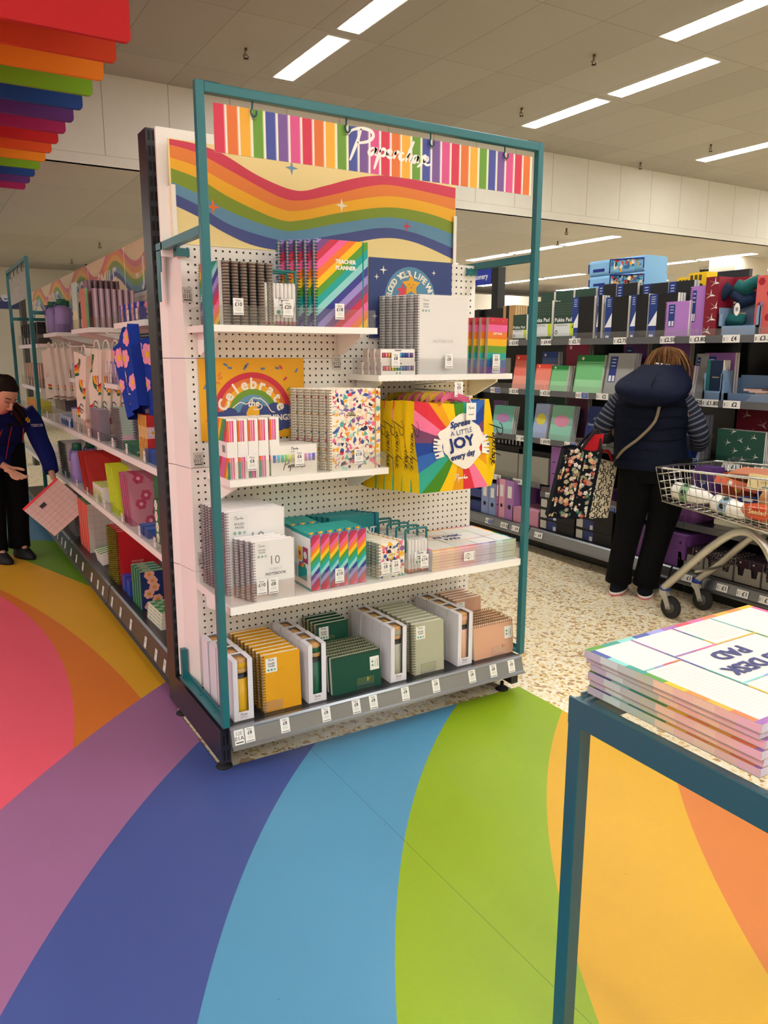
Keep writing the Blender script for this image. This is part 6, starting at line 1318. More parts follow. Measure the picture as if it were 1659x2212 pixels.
G('grey_notebook', 'notebook', 'pale grey notebook with navy label behind the blue tray', 1494, 1520, 763, 3.16, z, .018, 'a0a09c', None, None, navylab, 2, .022, '2a2a2c', group='pale grey notebooks')
G('purple_notebook', 'notebook', 'wide purple notebook behind the navy journals', 1520, 1587, 762, 3.20, z, .018, '8a5a98', None, None, navylab, 2, .022, '2a2a2c', group='wide purple notebooks')
tray('display_tray', 'pale blue card tray of navy journals on the second shelf', 1520, 1560, 800, 843, 3.095, z, .10, '7d98b8'); tray('display_tray', 'low pale blue tray of cards at the right of the second shelf', 1562, 1690, 812, 843, 3.12, z, .16, '6d88a8')
G('navy_journal', 'notebook', 'navy journal with teal spine in the blue tray', 1526, 1561, 778, 3.11, z+.006, .014, '1a2a44', 'e8e4da', 'e8e4da', lambda b, fr, a, c, h: (b.rect(fr, 0, c*.22, 0, h, '2a6a60', 1), b.text(fr, 'believe', c*.6, h*.55, h*.05, 'c8b890', 1)), 4, .016, group='navy journals')
b = MB(); b.box(0, .08, 0, .10, 0, .012, 'c8b0a0'); b.box(0, .0801, .0, .10, .012, .013, '6a2a34'); cp = tag(b.build('greeting_card'), 'x', 'card')
for k in range(8): put(cp, (3.14+.01*(k % 3), .12+.035*(k % 4), z+.006+.014*k*.55), (0, 0, .1*(k % 3)), 'flat greeting card in the low blue tray, %s' % nth(k, 8, 'bottom', 'top'), 'cards in the low tray')
z = .821
G('teal_notebook', 'notebook', 'teal notebook with pink circle left of the teal post', 1062, 1104, 876, XX, z, .014, '6ab8ac', None, None, halo('6ab8ac', '8ad0c8', 'b084b8'), 3, .02, group='teal notebooks with pink circle')
G('purple_jotter', 'notebook', 'dusky purple notebook behind the teal one', 1066, 1090, 865, 3.26, z, .014, '6a4a7a', None, None, None, 2, .02, group='dusky purple notebooks')
G('pastel_notebook', 'notebook', 'pale blue notebook with yellow circle right of the teal post', 1150, 1179, 872, XX, z, .016, '98a8d0', 'c8c8cc', None, halo('98a8d0', 'a8b8e0', 'd8cc50'), 3, .02, group='pale blue yellow circle notebooks')
G('pastel_notebook', 'notebook', 'pale green notebook with pink circle on the third shelf', 1186, 1232, 876, XX-.01, z, .016, '7cb49c', 'c8c8cc', None, halo('7cb49c', '90ccb8', 'd08aa8'), 3, .02, group='pale green pink circle notebooks')
G('dark_green_notebook', 'notebook', 'dark green notebook in the back row of the third shelf', 1180, 1220, 852, 3.26, z, .016, '2f4a44', None, None, halo('2f4a44', '2a3a38', '5a3440'), 2, .02, group='dark green back row notebooks')
G('wine_notebook', 'notebook', 'wine coloured notebook in the back row of the third shelf', 1226, 1270, 854, 3.24, z, .016, '5a2c44', None, None, halo('5a2c44', '4a2838', '3a2c50'), 2, .02, group='wine back row notebooks')
def a5n(b, fr, a, c, h): b.text(fr, 'A5', c*.5, h*.66, h*.07, 'b8c4e0', 1); b.text(fr, 'Notebook', c*.5, h*.50, h*.07, 'b8c4e0', 1); b.pl(fr, [(c*.7, 0), (c, 0), (c, h*.4)], 'e0e4ec', 1)
G('navy_notebook', 'notebook', 'navy A5 notebook above the 75p ticket', 1262, 1297, 878, XX, z, .02, '1f2f68', None, None, a5n, 3, .024, group='navy A5 notebooks')
G('navy_pad', 'notebook', 'navy and white pad right of the shopper elbow', 1488, 1516, 896, XX, z, .03, '24408c', '8a8c94', '9a9ca4', a5n, 3, .034, group='navy pads')
G('crane_folder', 'file', 'dark green crane patterned folder on the third shelf', 1548, 1652, 930, XX, z, .012, '1f4a3c', None, None, cranes(0, 9, .022, 5), 4, .016, group='green crane folders')
G('crimson_folder', 'file', 'crimson crane folder behind the green ones', 1592, 1680, 870, 3.28, z, .016, '6a0f24', None, None, cranes(0, 7, .035, 6, 'b8a098'), 2, .02, group='crimson crane folders')
z = .491
G('black_tray', 'letter tray', 'black letter tray lying on the grey boxes', 1062, 1128, 962, 3.13, z+.12, .28, '141416', '101012', '0c0c0e')
G('black_tray', 'letter tray', 'black box lid lying on the right grey box', 1120, 1190, 974, 3.13, z+.115, .28, '141416', 'd0cec8', '0c0c0e')
G('grey_box_file', 'box file', 'pale grey storage box on the fourth shelf, left one', 1066, 1118, 976, 3.10, z, .30, '8c8b82', '7c7b74', '8c8b82')
G('grey_box_file', 'box file', 'pale grey storage box on the fourth shelf, right one', 1120, 1184, 986, 3.10, z, .30, '8c8b82', '7c7b74', '8c8b82')
for k in range(7): G('white_card_spine', 'book', 'thin white spined pad above the grey boxes, %s' % nth(k, 7, 'left', 'right'), 1075+7.5*k, 1079+7.5*k, 950, 3.2, z+.15, .16, 'c8c8c8', '1a1a1c', '1a1a1c', group='white spined pads')
z = .436
def lever(b, fr, a, c, h): b.rect(fr, c*.25, c*.75, h*.55, h*.85, 'e8e4e0', 1); b.disc(fr, c*.5, h*.32, c*.2, '1a1620', 1, 14)
G('lilac_box_file', 'box file', 'large lilac lever arch file seen from its side on the fourth shelf', 1190, 1252, 968, 3.10, z, .075, '8a5a9c', '8a5a9c', '2a2028', lambda b, fr, a, c, h: [b.rect(fr, c*.06, c*.16, h*q, h*(q+.02), '1a1620', 1) for q in (.42, .66)], 2, .09, group='lilac lever arch files')
G('lilac_box_file', 'box file', 'lilac box file glimpsed behind the trolley', 1470, 1500, 1008, 3.10, z, .28, '7a4a88', '8a5a98', '8a5a98', navylab)
G('lilac_box_file', 'box file', 'lilac box file right of the bags, fourth shelf', 1296, 1316, 1060, 3.12, z, .25, '8a5a9c', '7a4c8c', '8a5a98')
z = .176
G('blue_box', 'box', 'indigo storage box at the left end of the base, lower', 1016, 1038, 1082, 3.06, z, .28, '34407c', '34407c', '4a5694')
G('blue_box', 'box', 'indigo storage box at the left end of the base, upper', 1016, 1038, 1058, 3.06, z+.112, .28, '3a4684', '34407c', '4a5694')
for k, (a, c, py, cc, nm) in enumerate(((1040, 1055, 1040, '8a9ac8', 'pale blue lever arch file, left'), (1056, 1071, 1044, '8496c4', 'pale blue lever arch file, right'), (1072, 1078, 1035, '9a6aa4', 'violet file set back'), (1077, 1091, 1034, 'd89ab4', 'pink lever arch file'), (1092, 1110, 1038, 'a878b8', 'lilac lever arch file'))):
    G('lever_arch_file', 'file', nm+' on the stationery base shelf', a, c, py, 3.05, z, .28, cc, cc, '2a2428', lever)
G('violet_folder', 'file', 'wide violet folder standing behind the teal post', 1112, 1172, 1040, 3.28, z, .06, '56286a', '4a2260', '4a2260')
G('pink_box', 'box', 'pink storage box right of the teal post', 1106, 1162, 1100, 3.05, z, .28, 'c88aa4', 'b87a94', 'd498b0')
def bbox(b, fr, a, c, h): b.rect(fr, c*.02, c*.20, h*.12, h*.88, 'bdbab4', 1); b.rect(fr, c*.22, c*.50, h*.08, h*.92, '2a3a6c', 1); b.rect(fr, c*.40, c*.48, h*.1, h*.5, 'c8ccd8', 2)
for j in range(3):
    for i, (a, c) in enumerate(((1164, 1240), (1242, 1322))):
        yn_ = onX(c, 1150, 3.05).y; yf2 = onX(a, 1150, 3.05).y; b = MB(); b.box(0, .30, 0, yf2-yn_-.004, 0, .076, '121114', cols={'t': '1c1b1e'}); bbox(b, FX(0, yf2-yn_-.004, 0), 0, yf2-yn_-.004, .076)
        tag(b.build('black_box_file', None, (3.05, yn_, z+.0775*j)), 'black box file with grey label, %s column, %s' % (['left', 'right'][i], ['bottom', 'middle', 'top'][j]), 'box file')
for j in range(2):
    for i, (a, c) in enumerate(((1366, 1402), (1428, 1480))):
        yn_ = onX(c, 1180, 3.05).y; yf2 = onX(a, 1180, 3.05).y; b = MB(); b.box(0, .30, 0, yf2-yn_, 0, .095, '7c4c94', cols={'t': '9464ac', 'f': '6a3c80'}); b.disc(FX(0, yf2-yn_, 0), (yf2-yn_)*.8, .05, .008, '2a1a30', 1)
        tag(b.build('purple_storage_box', None, (3.05, yn_, z+.096*j)), 'purple storage box %s the shopper, %s' % (['between the legs of', 'right of'][i], ['lower', 'upper'][j]), 'box')
for i, (a, c) in enumerate(((1466, 1522), (1524, 1588), (1590, 1650), (1652, 1720))):
    yn_ = onX(c, 1210, 3.06).y; yf2 = onX(a, 1210, 3.06).y; w_ = yf2-yn_; nm = ['leftmost', 'second', 'third', 'rightmost'][i]
    b = MB(); e = .003; b.box(0, .26, 0, w_, 0, e, '8c877e'); b.box(0, .26, 0, e, 0, .09, '8c877e'); b.box(0, .26, w_-e, w_, 0, .09, '8c877e'); b.box(.257, .26, 0, w_, 0, .09, '8c877e')
    for q in range(2): x0 = w_*q/2; b.add([(0, x0, 0), (0, x0+w_/2, 0), (0, x0+w_/2, .09), (0, x0+w_*.38, .09), (0, x0+w_*.34, .045), (0, x0+w_*.16, .045), (0, x0+w_*.12, .09), (0, x0, .09)], [tuple(range(8))], '8c877e')
    tag(b.build('display_tray', None, (3.05, yn_, z)), 'grey cardboard tray of small diaries on the base, %s' % nm, 'display tray')
    db = MB(); db.box(0, .010, 0, w_*.44, 0, .125, '2a1220' if i % 2 == 0 else '17161a', cols={'f': '8a7a80', 't': '6a5a60'})
    if i % 2: confetti(db, FX(0, w_*.44, 0), 0, w_*.44, .0, .125, 60, ['8a5a6a', 'a89890', '5a3a48'], .008, i, 1)
    else: db.disc(FX(0, w_*.44, 0), w_*.1, .11, .006, 'b8a8b0', 1); db.rect(FX(0, w_*.44, 0), w_*.05, w_*.3, .03, .08, '1c0c18', 1)
    dp = tag(db.build('small_diary'), 'x', 'diary')
    for q in range(2):
        for k in range(7): put(dp, (3.058+.030*k, yn_+w_*.03+w_*.49*q, z+.004), (0, .10, 0), 'small dark diary in the %s grey tray, %s column, %s' % (nm, ['near', 'far'][q], nth(k, 7)), 'small diaries in the %s grey tray' % nm)
# sign, posts and far fixtures seen over the gondola
p0 = onX(1030, 583, 3.62); p1 = onX(1063, 613, 3.62)
b = MB(); b.box(3.61, 3.63, p1.y, p1.y+1.1, p1.z, p0.z, '24349c', 'satin'); b.text(FX(3.61, p1.y+1.1, p1.z), 'Stationery', 1.1-.05, (p0.z-p1.z)*.35, (p0.z-p1.z)*.34, 'e8ecf8', 1, 'R', bold=.05); tag(b.build('department_sign'), 'blue hanging sign ending in nery beside the pegboard', 'sign')
p1 = onX(1064, 700, 3.62); p2 = onX(1077, 700, 3.62); b = MB(); b.box(3.60, 3.68, p2.y, p1.y, 0, onX(1070, 578, 3.62).z, '17181a', 'satin'); tag(b.build('sign_post'), 'black square post right of the blue sign', 'post')
FCOL = ['5a6a8a', 'b8b0a8', 'c84a3a', 'e0d8c8', '3a5a9a', '8aa8b8', 'd8a048', '4a7a5a', '7a5a8a', 'e8e4da']
R_ = random.Random(4)
b = MB(); b.box(5.2, 5.3, 3.4, 10.5, .1, 1.62, 'c8c2b8', 'satin'); b.box(4.8, 5.7, 3.4, 10.5, 0, .12, '3a3a3c', 'satin'); 
for zz in (.5, .9, 1.28, 1.55): b.box(4.9, 5.6, 3.4, 10.5, zz-.02, zz, 'd0ccc4', 'satin')
tag(b.build('far_gondola'), 'pale gondola in the next aisle seen over the stationery shelves', 'shelving unit')
b0 = MB(); b0.box(0, .10, 0, .20, 0, .20, 'ffffff'); protos = []
for c_ in FCOL:
    b = MB(); b.box(0, .03, 0, .21, 0, .26, c_, cols={'f': 'e8e4dc'}); b.rect(FX(0, .21, 0), .03, .18, .15, .22, FCOL[(FCOL.index(c_)+3) % 10], 1); b.rect(FX(0, .21, 0), .05, .15, .04, .08, 'e8e4da', 1); protos.append(tag(b.build('boxed_toy'), 'x', 'boxed toy'))
for k in range(26): put(protos[k % 10], (4.93, 3.5+.262*k, 1.551), (0, 0, 0), 'boxed item on the top of the next aisle gondola, number %d counting from the near end' % (k+1) if False else 'boxed item on the top of the next aisle gondola, %s' % ('near the blue sign' if k > 12 else 'behind the lunch bags'), 'boxed items on the next gondola, %s half' % ('far' if k > 12 else 'near'))
# dome cameras under the lower ceiling
p = onZ(1525, 578, ZS); b = MB(); b.lathe([(.05, -.14), (.10, -.11), (.12, -.04), (.12, 0)], ['141416', '141416', 'd8d4cc', 'd8d4cc'], 'gloss', 18); tag(b.build('ceiling_camera', None, p), 'small white dome camera under the lower ceiling above the toy bus', 'camera')
# ================================================================== hanging rainbow boards
BC = ['c0161a', 'cc3c12', 'e8860f', '74ac12', '12408a', '5a2a72', 'a01456', 'c01418', 'd8500f', 'e8900f', '74ac12', '12408a', '5a2a72', 'a01456']
for k in range(14):
    y = .985+.2447*k; nm = ['nearest', 'second', 'third', 'fourth', 'fifth', 'sixth', 'seventh', 'eighth', 'ninth', 'tenth', 'eleventh', 'twelfth', 'thirteenth', 'farthest'][k]
    cn = ['red', 'orange red', 'orange', 'lime green', 'blue', 'purple', 'magenta', 'red', 'orange red', 'orange', 'lime green', 'blue', 'purple', 'magenta'][k]
    t = thing('hanging_board', '%s board hung from the ceiling over the left aisle, %s in the row' % (cn, nm), 'hanging board'); t['group'] = 'rainbow boards over the left aisle'
    b = MB(); b.rbox(-2.6, .08, y, y+.022, 2.60, 3.0, .02, BC[k], 'matte', 'y'); b.build('board', t)
    for x in (-2.2, -.35): b = MB(); b.tube([(x, y+.01, 3.0), (x, y+.01, ZC)], .0015, 'c8c4bc', 'metal', 5); b.build('cord', t)
# ================================================================== people
_m = bpy.data.materials.new('skin tone'); _m.use_nodes = True; _nt = _m.node_tree; _b = _nt.nodes['Principled BSDF']
_nz = _nt.nodes.new('ShaderNodeTexNoise'); _nz.inputs['Scale'].default_value = 25; _rp = _nt.nodes.new('ShaderNodeValToRGB'); _rp.color_ramp.elements[0].color = C('c08a70'); _rp.color_ramp.elements[1].color = C('d8a68a')
_nt.links.new(_nz.outputs[0], _rp.inputs[0]); _nt.links.new(_rp.outputs[0], _b.inputs['Base Color']); _b.inputs['Roughness'].default_value = .5
def skinbody(name, chains, root=0, lvl=2):
    """chains: list of (start vertex index or None, [(point, rx, ry), ...]); one continuous skinned surface"""
    V = []; E = []; R = []
    for st, pts in chains:
        prev = st
        for p, rx, ry in pts:
            V.append(p); R.append((rx, ry)); i = len(V)-1
            if prev is not None: E.append((prev, i))
            prev = i
    me = bpy.data.meshes.new(name); me.from_pydata(V, E, []); me.materials.append(_m); o = bpy.data.objects.new(name, me); COL.objects.link(o)
    md = o.modifiers.new('skin', 'SKIN'); sd = me.skin_vertices[0].data if me.skin_vertices else None
    if sd is None:
        bm = bmesh_skin(me); sd = me.skin_vertices[0].data
    for i, (a, c) in enumerate(R): sd[i].radius = (a, c); sd[i].use_root = (i == root)
    md.use_smooth_shade = True; md.branch_smoothing = .3
    s2 = o.modifiers.new('sub', 'SUBSURF'); s2.levels = lvl; s2.render_levels = lvl
    return o
def bmesh_skin(me):
    import bmesh
    bm = bmesh.new(); bm.from_mesh(me); bm.verts.layers.skin.verify(); bm.to_mesh(me); bm.free()
def hand(wr, d, side, s=1.0, curl=.6, up=(0, 0, 1)):
    """wrist point, direction of the fingers, direction towards the thumb; returns palm chain and finger chains"""
    wr, d, side = Vector(wr), Vector(d).normalized(), Vector(side).normalized(); nrm = d.cross(side).normalized(); palm = wr+d*.055*s
    fs = []
    for k, (o_, L) in enumerate(((.028, .066), (.010, .074), (-.009, .070), (-.027, .056))):
        b0 = wr+d*.060*s+side*o_*.6*s; b1 = wr+d*.088*s+side*o_*s; dd = (d+nrm*curl*.5).normalized(); b2 = b1+dd*L*.45*s; dd = (d+nrm*curl*1.3).normalized(); b3 = b2+dd*L*.35*s; b4 = b3+(d+nrm*curl*2.2).normalized()*L*.25*s
        fs.append([(b0, .010*s, .010*s), (b1, .0095*s, .0095*s), (b2, .0085*s, .0085*s), (b3, .0078*s, .0078*s), (b4, .006*s, .006*s)])
    t0 = wr+d*.030*s+side*.026*s; t1 = t0+(d*.5+side*.8).normalized()*.030*s; t2 = t1+(d*.9+side*.3+nrm*curl*.6).normalized()*.028*s; t3 = t2+(d+nrm*curl).normalized()*.022*s
    return palm, fs, [(t0, .013*s, .012*s), (t1, .0105*s, .0105*s), (t2, .0095*s, .0095*s), (t3, .007*s, .007*s)]
def limbtube(b, P, R, c, m='cloth', n=14, k=4):
    S_ = smooth2([tuple(p)+(r,) for p, r in zip(P, R)], k); b.tube([s[:3] for s in S_], [s[3] for s in S_], c, m, n)
def ringloft(b, rows, c, m='quilt', n=24, k=4, wob=None):
    """rows: (x, y, z, rx, ry) local ellipses, smoothed"""
    S_ = smooth2(rows, k); b.loft([((r[0], r[1], r[2]), r[3], r[4]) for r in S_], c, m, n)
# ---------------- shopper seen from behind; local x = her right, local y = forward
O = onY(1395, 1290, .66); O.z = 0
H1 = [((0, 0, .84), .09, .07), ((0, .0, .95), .12, .09), ((0, .03, 1.10), .15, .10), ((-.02, .07, 1.20), .07, .07), ((-.0, .13, 1.27), .055, .055), ((.01, .165, 1.34), .080, .085), ((.01, .165, 1.39), .080, .085), ((.01, .16, 1.42), .05, .055)]
pa, fa, ta = hand((.20, .36, .93), (.3, .9, -.1), (-1, .1, .3)); pb, fb, tb = hand((-.18, .34, .98), (.5, .9, -.2), (1, 0, .3))
ch = [(None, H1), (2, [((.17, .04, 1.13), .055, .055), ((.235, .07, .98), .042, .042), ((.22, .22, .90), .034, .034), ((.20, .36, .93), .026, .022), (pa, .034, .016)])]
base = len(H1)+5
for f in fa: ch.append((base-1, f))
ch.append((base-2, ta)); n0 = base+20+4
ch.append((2, [((-.17, .04, 1.13), .055, .055), ((-.25, .06, .99), .042, .042), ((-.24, .20, .93), .034, .034), ((-.18, .34, .98), .026, .022), (pb, .034, .016)])); n1 = n0+5
for f in fb: ch.append((n1-1, f))
ch.append((n1-2, tb))
for sx, fx in ((-1, -.165), (1, -.01)): ch.append((0, [((sx*.085+.01, 0, .70), .085, .085), ((sx*.08-.03 if sx > 0 else -.12, .01, .42), .058, .058), ((fx, -.01, .10), .04, .04), ((fx+.01, .09, .04), .035, .025)]))
sh_ = skinbody('person', ch); sh_.location = O; sh_.rotation_euler = (0, 0, -.985); sh_['label'] = 'person seen from behind in a navy hooded gilet and black trousers, browsing the stationery'; sh_['category'] = 'person'
b = MB(); NV = '081024'; UB = Matrix.Translation((-.045, 0, 0)); b.T = UB
ringloft(b, [(.02, .0, .775, .205, .150), (.02, 0, .80, .212, .155), (.01, .0, .88, .205, .150), (0, .01, .98, .200, .150), (.0, .02, 1.08, .212, .155), (0, .03, 1.16, .205, .145), (.01, .05, 1.23, .165, .125), (.02, .07, 1.27, .10, .09)], NV, 'quilt', 32, 5)
gl = b.build('gilet', sh_)
for k in range(6):
    b = MB(); b.T = UB; z = .83+.062*k; b.tube([(.206*math.cos(t)*(.98+.01*(k % 2)), .002+.02*(z-.8)+.154*math.sin(t), z+.006*math.sin(3*t+k)) for t in [PI*1.02+PI*.96*q/20 for q in range(21)]], .0022, '050913', 'quilt', 5, False); b.build('quilt_seam', gl)
b = MB(); b.T = UB; ringloft(b, [(.01, -.125, 1.135, .05, .02), (.01, -.15, 1.15, .12, .05), (.01, -.145, 1.19, .175, .09), (.01, -.10, 1.235, .205, .125), (.015, -.05, 1.275, .198, .130), (.025, -.01, 1.31, .165, .120), (.035, .02, 1.345, .128, .105), (.04, .035, 1.365, .112, .096)], '0a122a', 'quilt', 30, 5); hd = b.build('hood', sh_)
b = MB(); b.T = UB; b.tube([(.02, -.195, 1.155), (.02, -.238, 1.20), (.02, -.205, 1.265), (.03, -.132, 1.315)], .003, '060a14', 'quilt', 5); 
b.build('hood_seam', hd)
b = MB(); limbtube(b, [(-.085, .0, .82), (-.10, .0, .66), (-.125, .01, .42), (-.155, -.01, .20), (-.165, .0, .075)], [.115, .105, .080, .072, .078], '060608', 'cloth', 18)
limbtube(b, [(.085, .0, .82), (.085, .0, .66), (.05, .01, .42), (.01, -.01, .20), (-.005, .0, .075)], [.115, .105, .080, .072, .078], '060608', 'cloth', 18); ringloft(b, [(0, 0, .70, .17, .12), (0, 0, .76, .195, .135), (0, 0, .84, .20, .14)], '060608', 'cloth', 20, 2); b.build('trousers', sh_)
for sx, P in ((1, [(.16, .03, 1.165), (.215, .04, 1.09), (.262, .06, .985), (.262, .14, .92), (.225, .24, .905), (.205, .32, .925)]), (-1, [(-.16, .03, 1.165), (-.215, .03, 1.10), (-.268, .03, 1.0), (-.275, .10, .945), (-.25, .22, .935), (-.19, .31, .97)])):
    b = MB(); b.T = UB; S_ = smooth2([tuple(p)+(r,) for p, r in zip(P, [.062, .060, .056, .053, .046, .036])], 13)
    cols = [('232838' if i % 3 else '666a76') for i in range(len(S_))]
    b.loft([((s[0], s[1], s[2]), s[3], s[3], 0, tuple(Vector(S_[min(i+1, len(S_)-1)][:3])-Vector(S_[max(i-1, 0)][:3]))) for i, s in enumerate(S_)], cols[:-1], 'cloth', 16); b.build('striped_sleeve', sh_)
b = MB(); hc = (.015, .150, 1.372)
b.loft([((hc[0]+.015, hc[1]-.0, 1.235), .050, .045), ((hc[0]+.01, hc[1]-.015, 1.285), .085, .085), ((hc[0]+.005, hc[1]-.015, 1.33), .100, .104), ((hc[0], hc[1]-.01, 1.375), .102, .110), ((hc[0]-.005, hc[1], 1.42), .090, .098), ((hc[0]-.008, hc[1]+.005, 1.448), .062, .068), ((hc[0]-.008, hc[1], 1.462), .028, .028)], '4a3018', 'hair', 26)
HR = random.Random(3)
for k in range(120):
    a = PI*.92+PI*1.16*k/120; R0 = Vector((math.cos(a), math.sin(a), 0)); c0 = Vector((hc[0], hc[1]-.01, 0)); q = HR.uniform(-.016, .016); w2 = HR.uniform(.94, 1.10); zz = HR.uniform(1.225, 1.27) if R0.x < .5 else HR.uniform(1.20, 1.24)
    b.tube(smooth2([tuple(c0+R0*.015+Vector((-.012, 0, 1.464))), tuple(c0+R0*.075*w2+Vector((-.006, 0, 1.440))), tuple(c0+R0*.107*w2+Vector((q, 0, 1.37))), tuple(c0+R0*.106*w2+Vector((q*1.6+.004, 0, 1.31+q*.5))), tuple(c0+R0*(.080*w2)+Vector((q*2.4+.012, 0, zz)))], 3), [.0042]*12+[.0012], HR.choice(['6a4526', '4e3219', '84603a', '9a764a', '3c2612', '5c3c20']), 'hair', 4)
b.build('hair', sh_)
for k in range(3): b = MB(); b.tube([(hc[0]-.055+.028*k, hc[1]-.118, 1.372-.003*k), (hc[0]-.035+.028*k, hc[1]-.120, 1.368-.003*k)], .006, 'e8e4dc', 'cloth', 6); b.build('hair_clip', sh_)
for fx, rz in ((-.165, .10), (-.01, -.10)):
    b = MB(); b.T = Matrix.Translation((fx, .03, 0)) @ Matrix.Rotation(-rz, 4, 'Z')
    b.loft([((0, 0, .0), .047, .118), ((0, 0, .012), .050, .124), ((0, 0, .022), .049, .122)], ['f08a94', 'e9e6e2'], 'rubber', 20); b.loft([((0, 0, .022), .047, .118), ((0, -.01, .05), .043, .100), ((0, -.035, .075), .038, .065), ((0, -.05, .10), .035, .04)], '12141f', 'cloth', 20)
    b.disc((Vector((-.046, -.05, .035)), -Y_, Z_), 0, 0, .008, 'c8c8cc', 2, 10); b.build('shoe', sh_)
b = MB(); b.tube(smooth2([(.13, .02, 1.20), (.03, -.13, 1.18), (-.0, -.165, 1.06), (-.08, -.170, .96), (-.17, -.13, .88), (-.222, -.04, .80)], 4), .009, '8a7d68', 'cloth', 6); b.build('crossbody_strap', sh_)
# bags hanging from her left elbow
el = sh_.matrix_world
Mw = Matrix.Translation(O) @ Matrix.Rotation(-.985, 4, 'Z')
def cloth_bag(name, label, loc, w, h, d, base, deco, rz, lean):
    o = thing(name, label, 'bag', loc, rz); b = CF()
    fr = lambda a, v, n: Vector((a-w/2+(a/w-.5)*.10*(1-v/h)*w+lean*(v-h), -d/2-n-.015*math.sin(PI*a/w)*(1.1-v/h)+.006*math.sin(a*70), v+.010*math.sin(a*30)*(v/h)))
    bk = lambda a, v, n: fr(a, v, 0)+Vector((0, d+.03*math.sin(PI*a/w), 0))
    for i in range(10):
        for j in range(8):
            q = [(w*i/10, h*j/8), (w*(i+1)/10, h*j/8), (w*(i+1)/10, h*(j+1)/8), (w*i/10, h*(j+1)/8)]
            b.add([fr(*p, 0) for p in q], [(0, 1, 2, 3)], base, 'cloth', True); b.add([bk(*p, 0) for p in q], [(3, 2, 1, 0)], base, 'cloth', True)
    for a in (0, w):
        for j in range(8): b.add([fr(a, h*j/8, 0), fr(a, h*(j+1)/8, 0), bk(a, h*(j+1)/8, 0), bk(a, h*j/8, 0)], [(0, 1, 2, 3)], base, 'cloth')
    for i in range(10): b.add([fr(w*i/10, 0, 0), fr(w*(i+1)/10, 0, 0), bk(w*(i+1)/10, 0, 0), bk(w*i/10, 0, 0)], [(0, 3, 2, 1)], base, 'cloth')
    deco(b, fr, w, h); b.build('bag_body', o); return o
def florals(b, fr, w, h):
    R = random.Random(8)
    for k in range(190):
        x, z = R.uniform(.01, w-.01), R.uniform(.01, h-.01); s = R.uniform(.005, .013); c_ = R.choice(['c86a58', 'e0dcd4', '9a9a8c', 'd89080', '3a6a58', 'c8b890', 'e8e4e0', 'b04848'])
        for j in range(5): a = 2*PI*j/5+k; b.pl(fr, [(x+s*.7*math.cos(a)+s*.5*math.cos(t), z+s*.7*math.sin(a)+s*.5*math.sin(t)) for t in [PI*q/3 for q in range(6)]], c_, 1+.1*j)
        b.pl(fr, [(x+s*.3*math.cos(t), z+s*.3*math.sin(t)) for t in [PI*q/3 for q in range(6)]], 'd8b070', 2)
def leopard(b, fr, w, h):
    R = random.Random(9)
    for i in range(5):
        for j in range(10):
            x, z = w*(i+.5+.3*(j % 2))/5.3, h*(j+.5)/10; a0 = R.uniform(0, 6.28); s = .0150
            A = [(x+s*.72*math.cos(a0+t), z+s*math.sin(a0+t)) for t in [4.6*q/7 for q in range(8)]]; b.stroke(fr, [p for p in A if 0 < p[0] < w and 0 < p[1] < h] if len([p for p in A if 0 < p[0] < w and 0 < p[1] < h]) > 2 else [(x, z), (x+.003, z+.004)], .0065, '15110e', 1)
pL = Mw @ Vector((-.30, .02, .90))
zb_ = onY(1240, 1118, pL.y-.05).z
LB = cloth_bag('leopard_bag', 'cream shopping bag with leopard spots hanging at the shopper left side', (0, 0, 0), .16, .34, .10, 'd8ccb0', leopard, -.6, .14)
p_ = onY(1290, 1115, pL.y+.03); LB.location = (p_.x+.015, pL.y+.03, p_.z)
b = MB(); b.tube(smooth2([(-.05, 0, .33), (-.02, .0, .38), (.03, 0, .40), (.06, .0, .34)], 4), .010, 'b02028', 'cloth', 6); b.build('handle', LB)
FB = cloth_bag('floral_bag', 'dark floral print shopping bag hanging from the shopper left arm', (0, 0, 0), .215, .40, .11, '12161e', florals, -.6, .17)
p_ = onY(1232, 1118, pL.y-.07); FB.location = (p_.x+.065, pL.y-.07, p_.z)
for q in (-.05, .05):
    b = MB(); b.tube(smooth2([(-.02, q, .385), (.03, q*.8, .46), (.09, .03, .50), (.10, q*.6+.02, .44), (.09, q, .385)], 4), .009, '2a2024', 'cloth', 6); b.build('handle', FB)
b = MB(); b.add([(-.02, -.03, .38), (.10, -.03, .38), (.12, .0, .48), (.05, .0, .48)], [(0, 1, 2, 3)], 'b01c24', 'cloth'); b.build('red_lining', FB)
# ---------------- staff member bending on the left; local -y is forward
O2 = Vector((-.315, 3.53, 0)); rz2 = .42
S0 = [((0, .05, .84), .09, .07), ((0, .0, .92), .11, .08), ((0, -.13, 1.03), .14, .09), ((-.05, -.21, 1.10), .06, .06), ((-.10, -.27, 1.12), .05, .05), ((-.13, -.325, 1.15), .060, .072), ((-.135, -.34, 1.19), .060, .075), ((-.13, -.33, 1.22), .045, .05)]
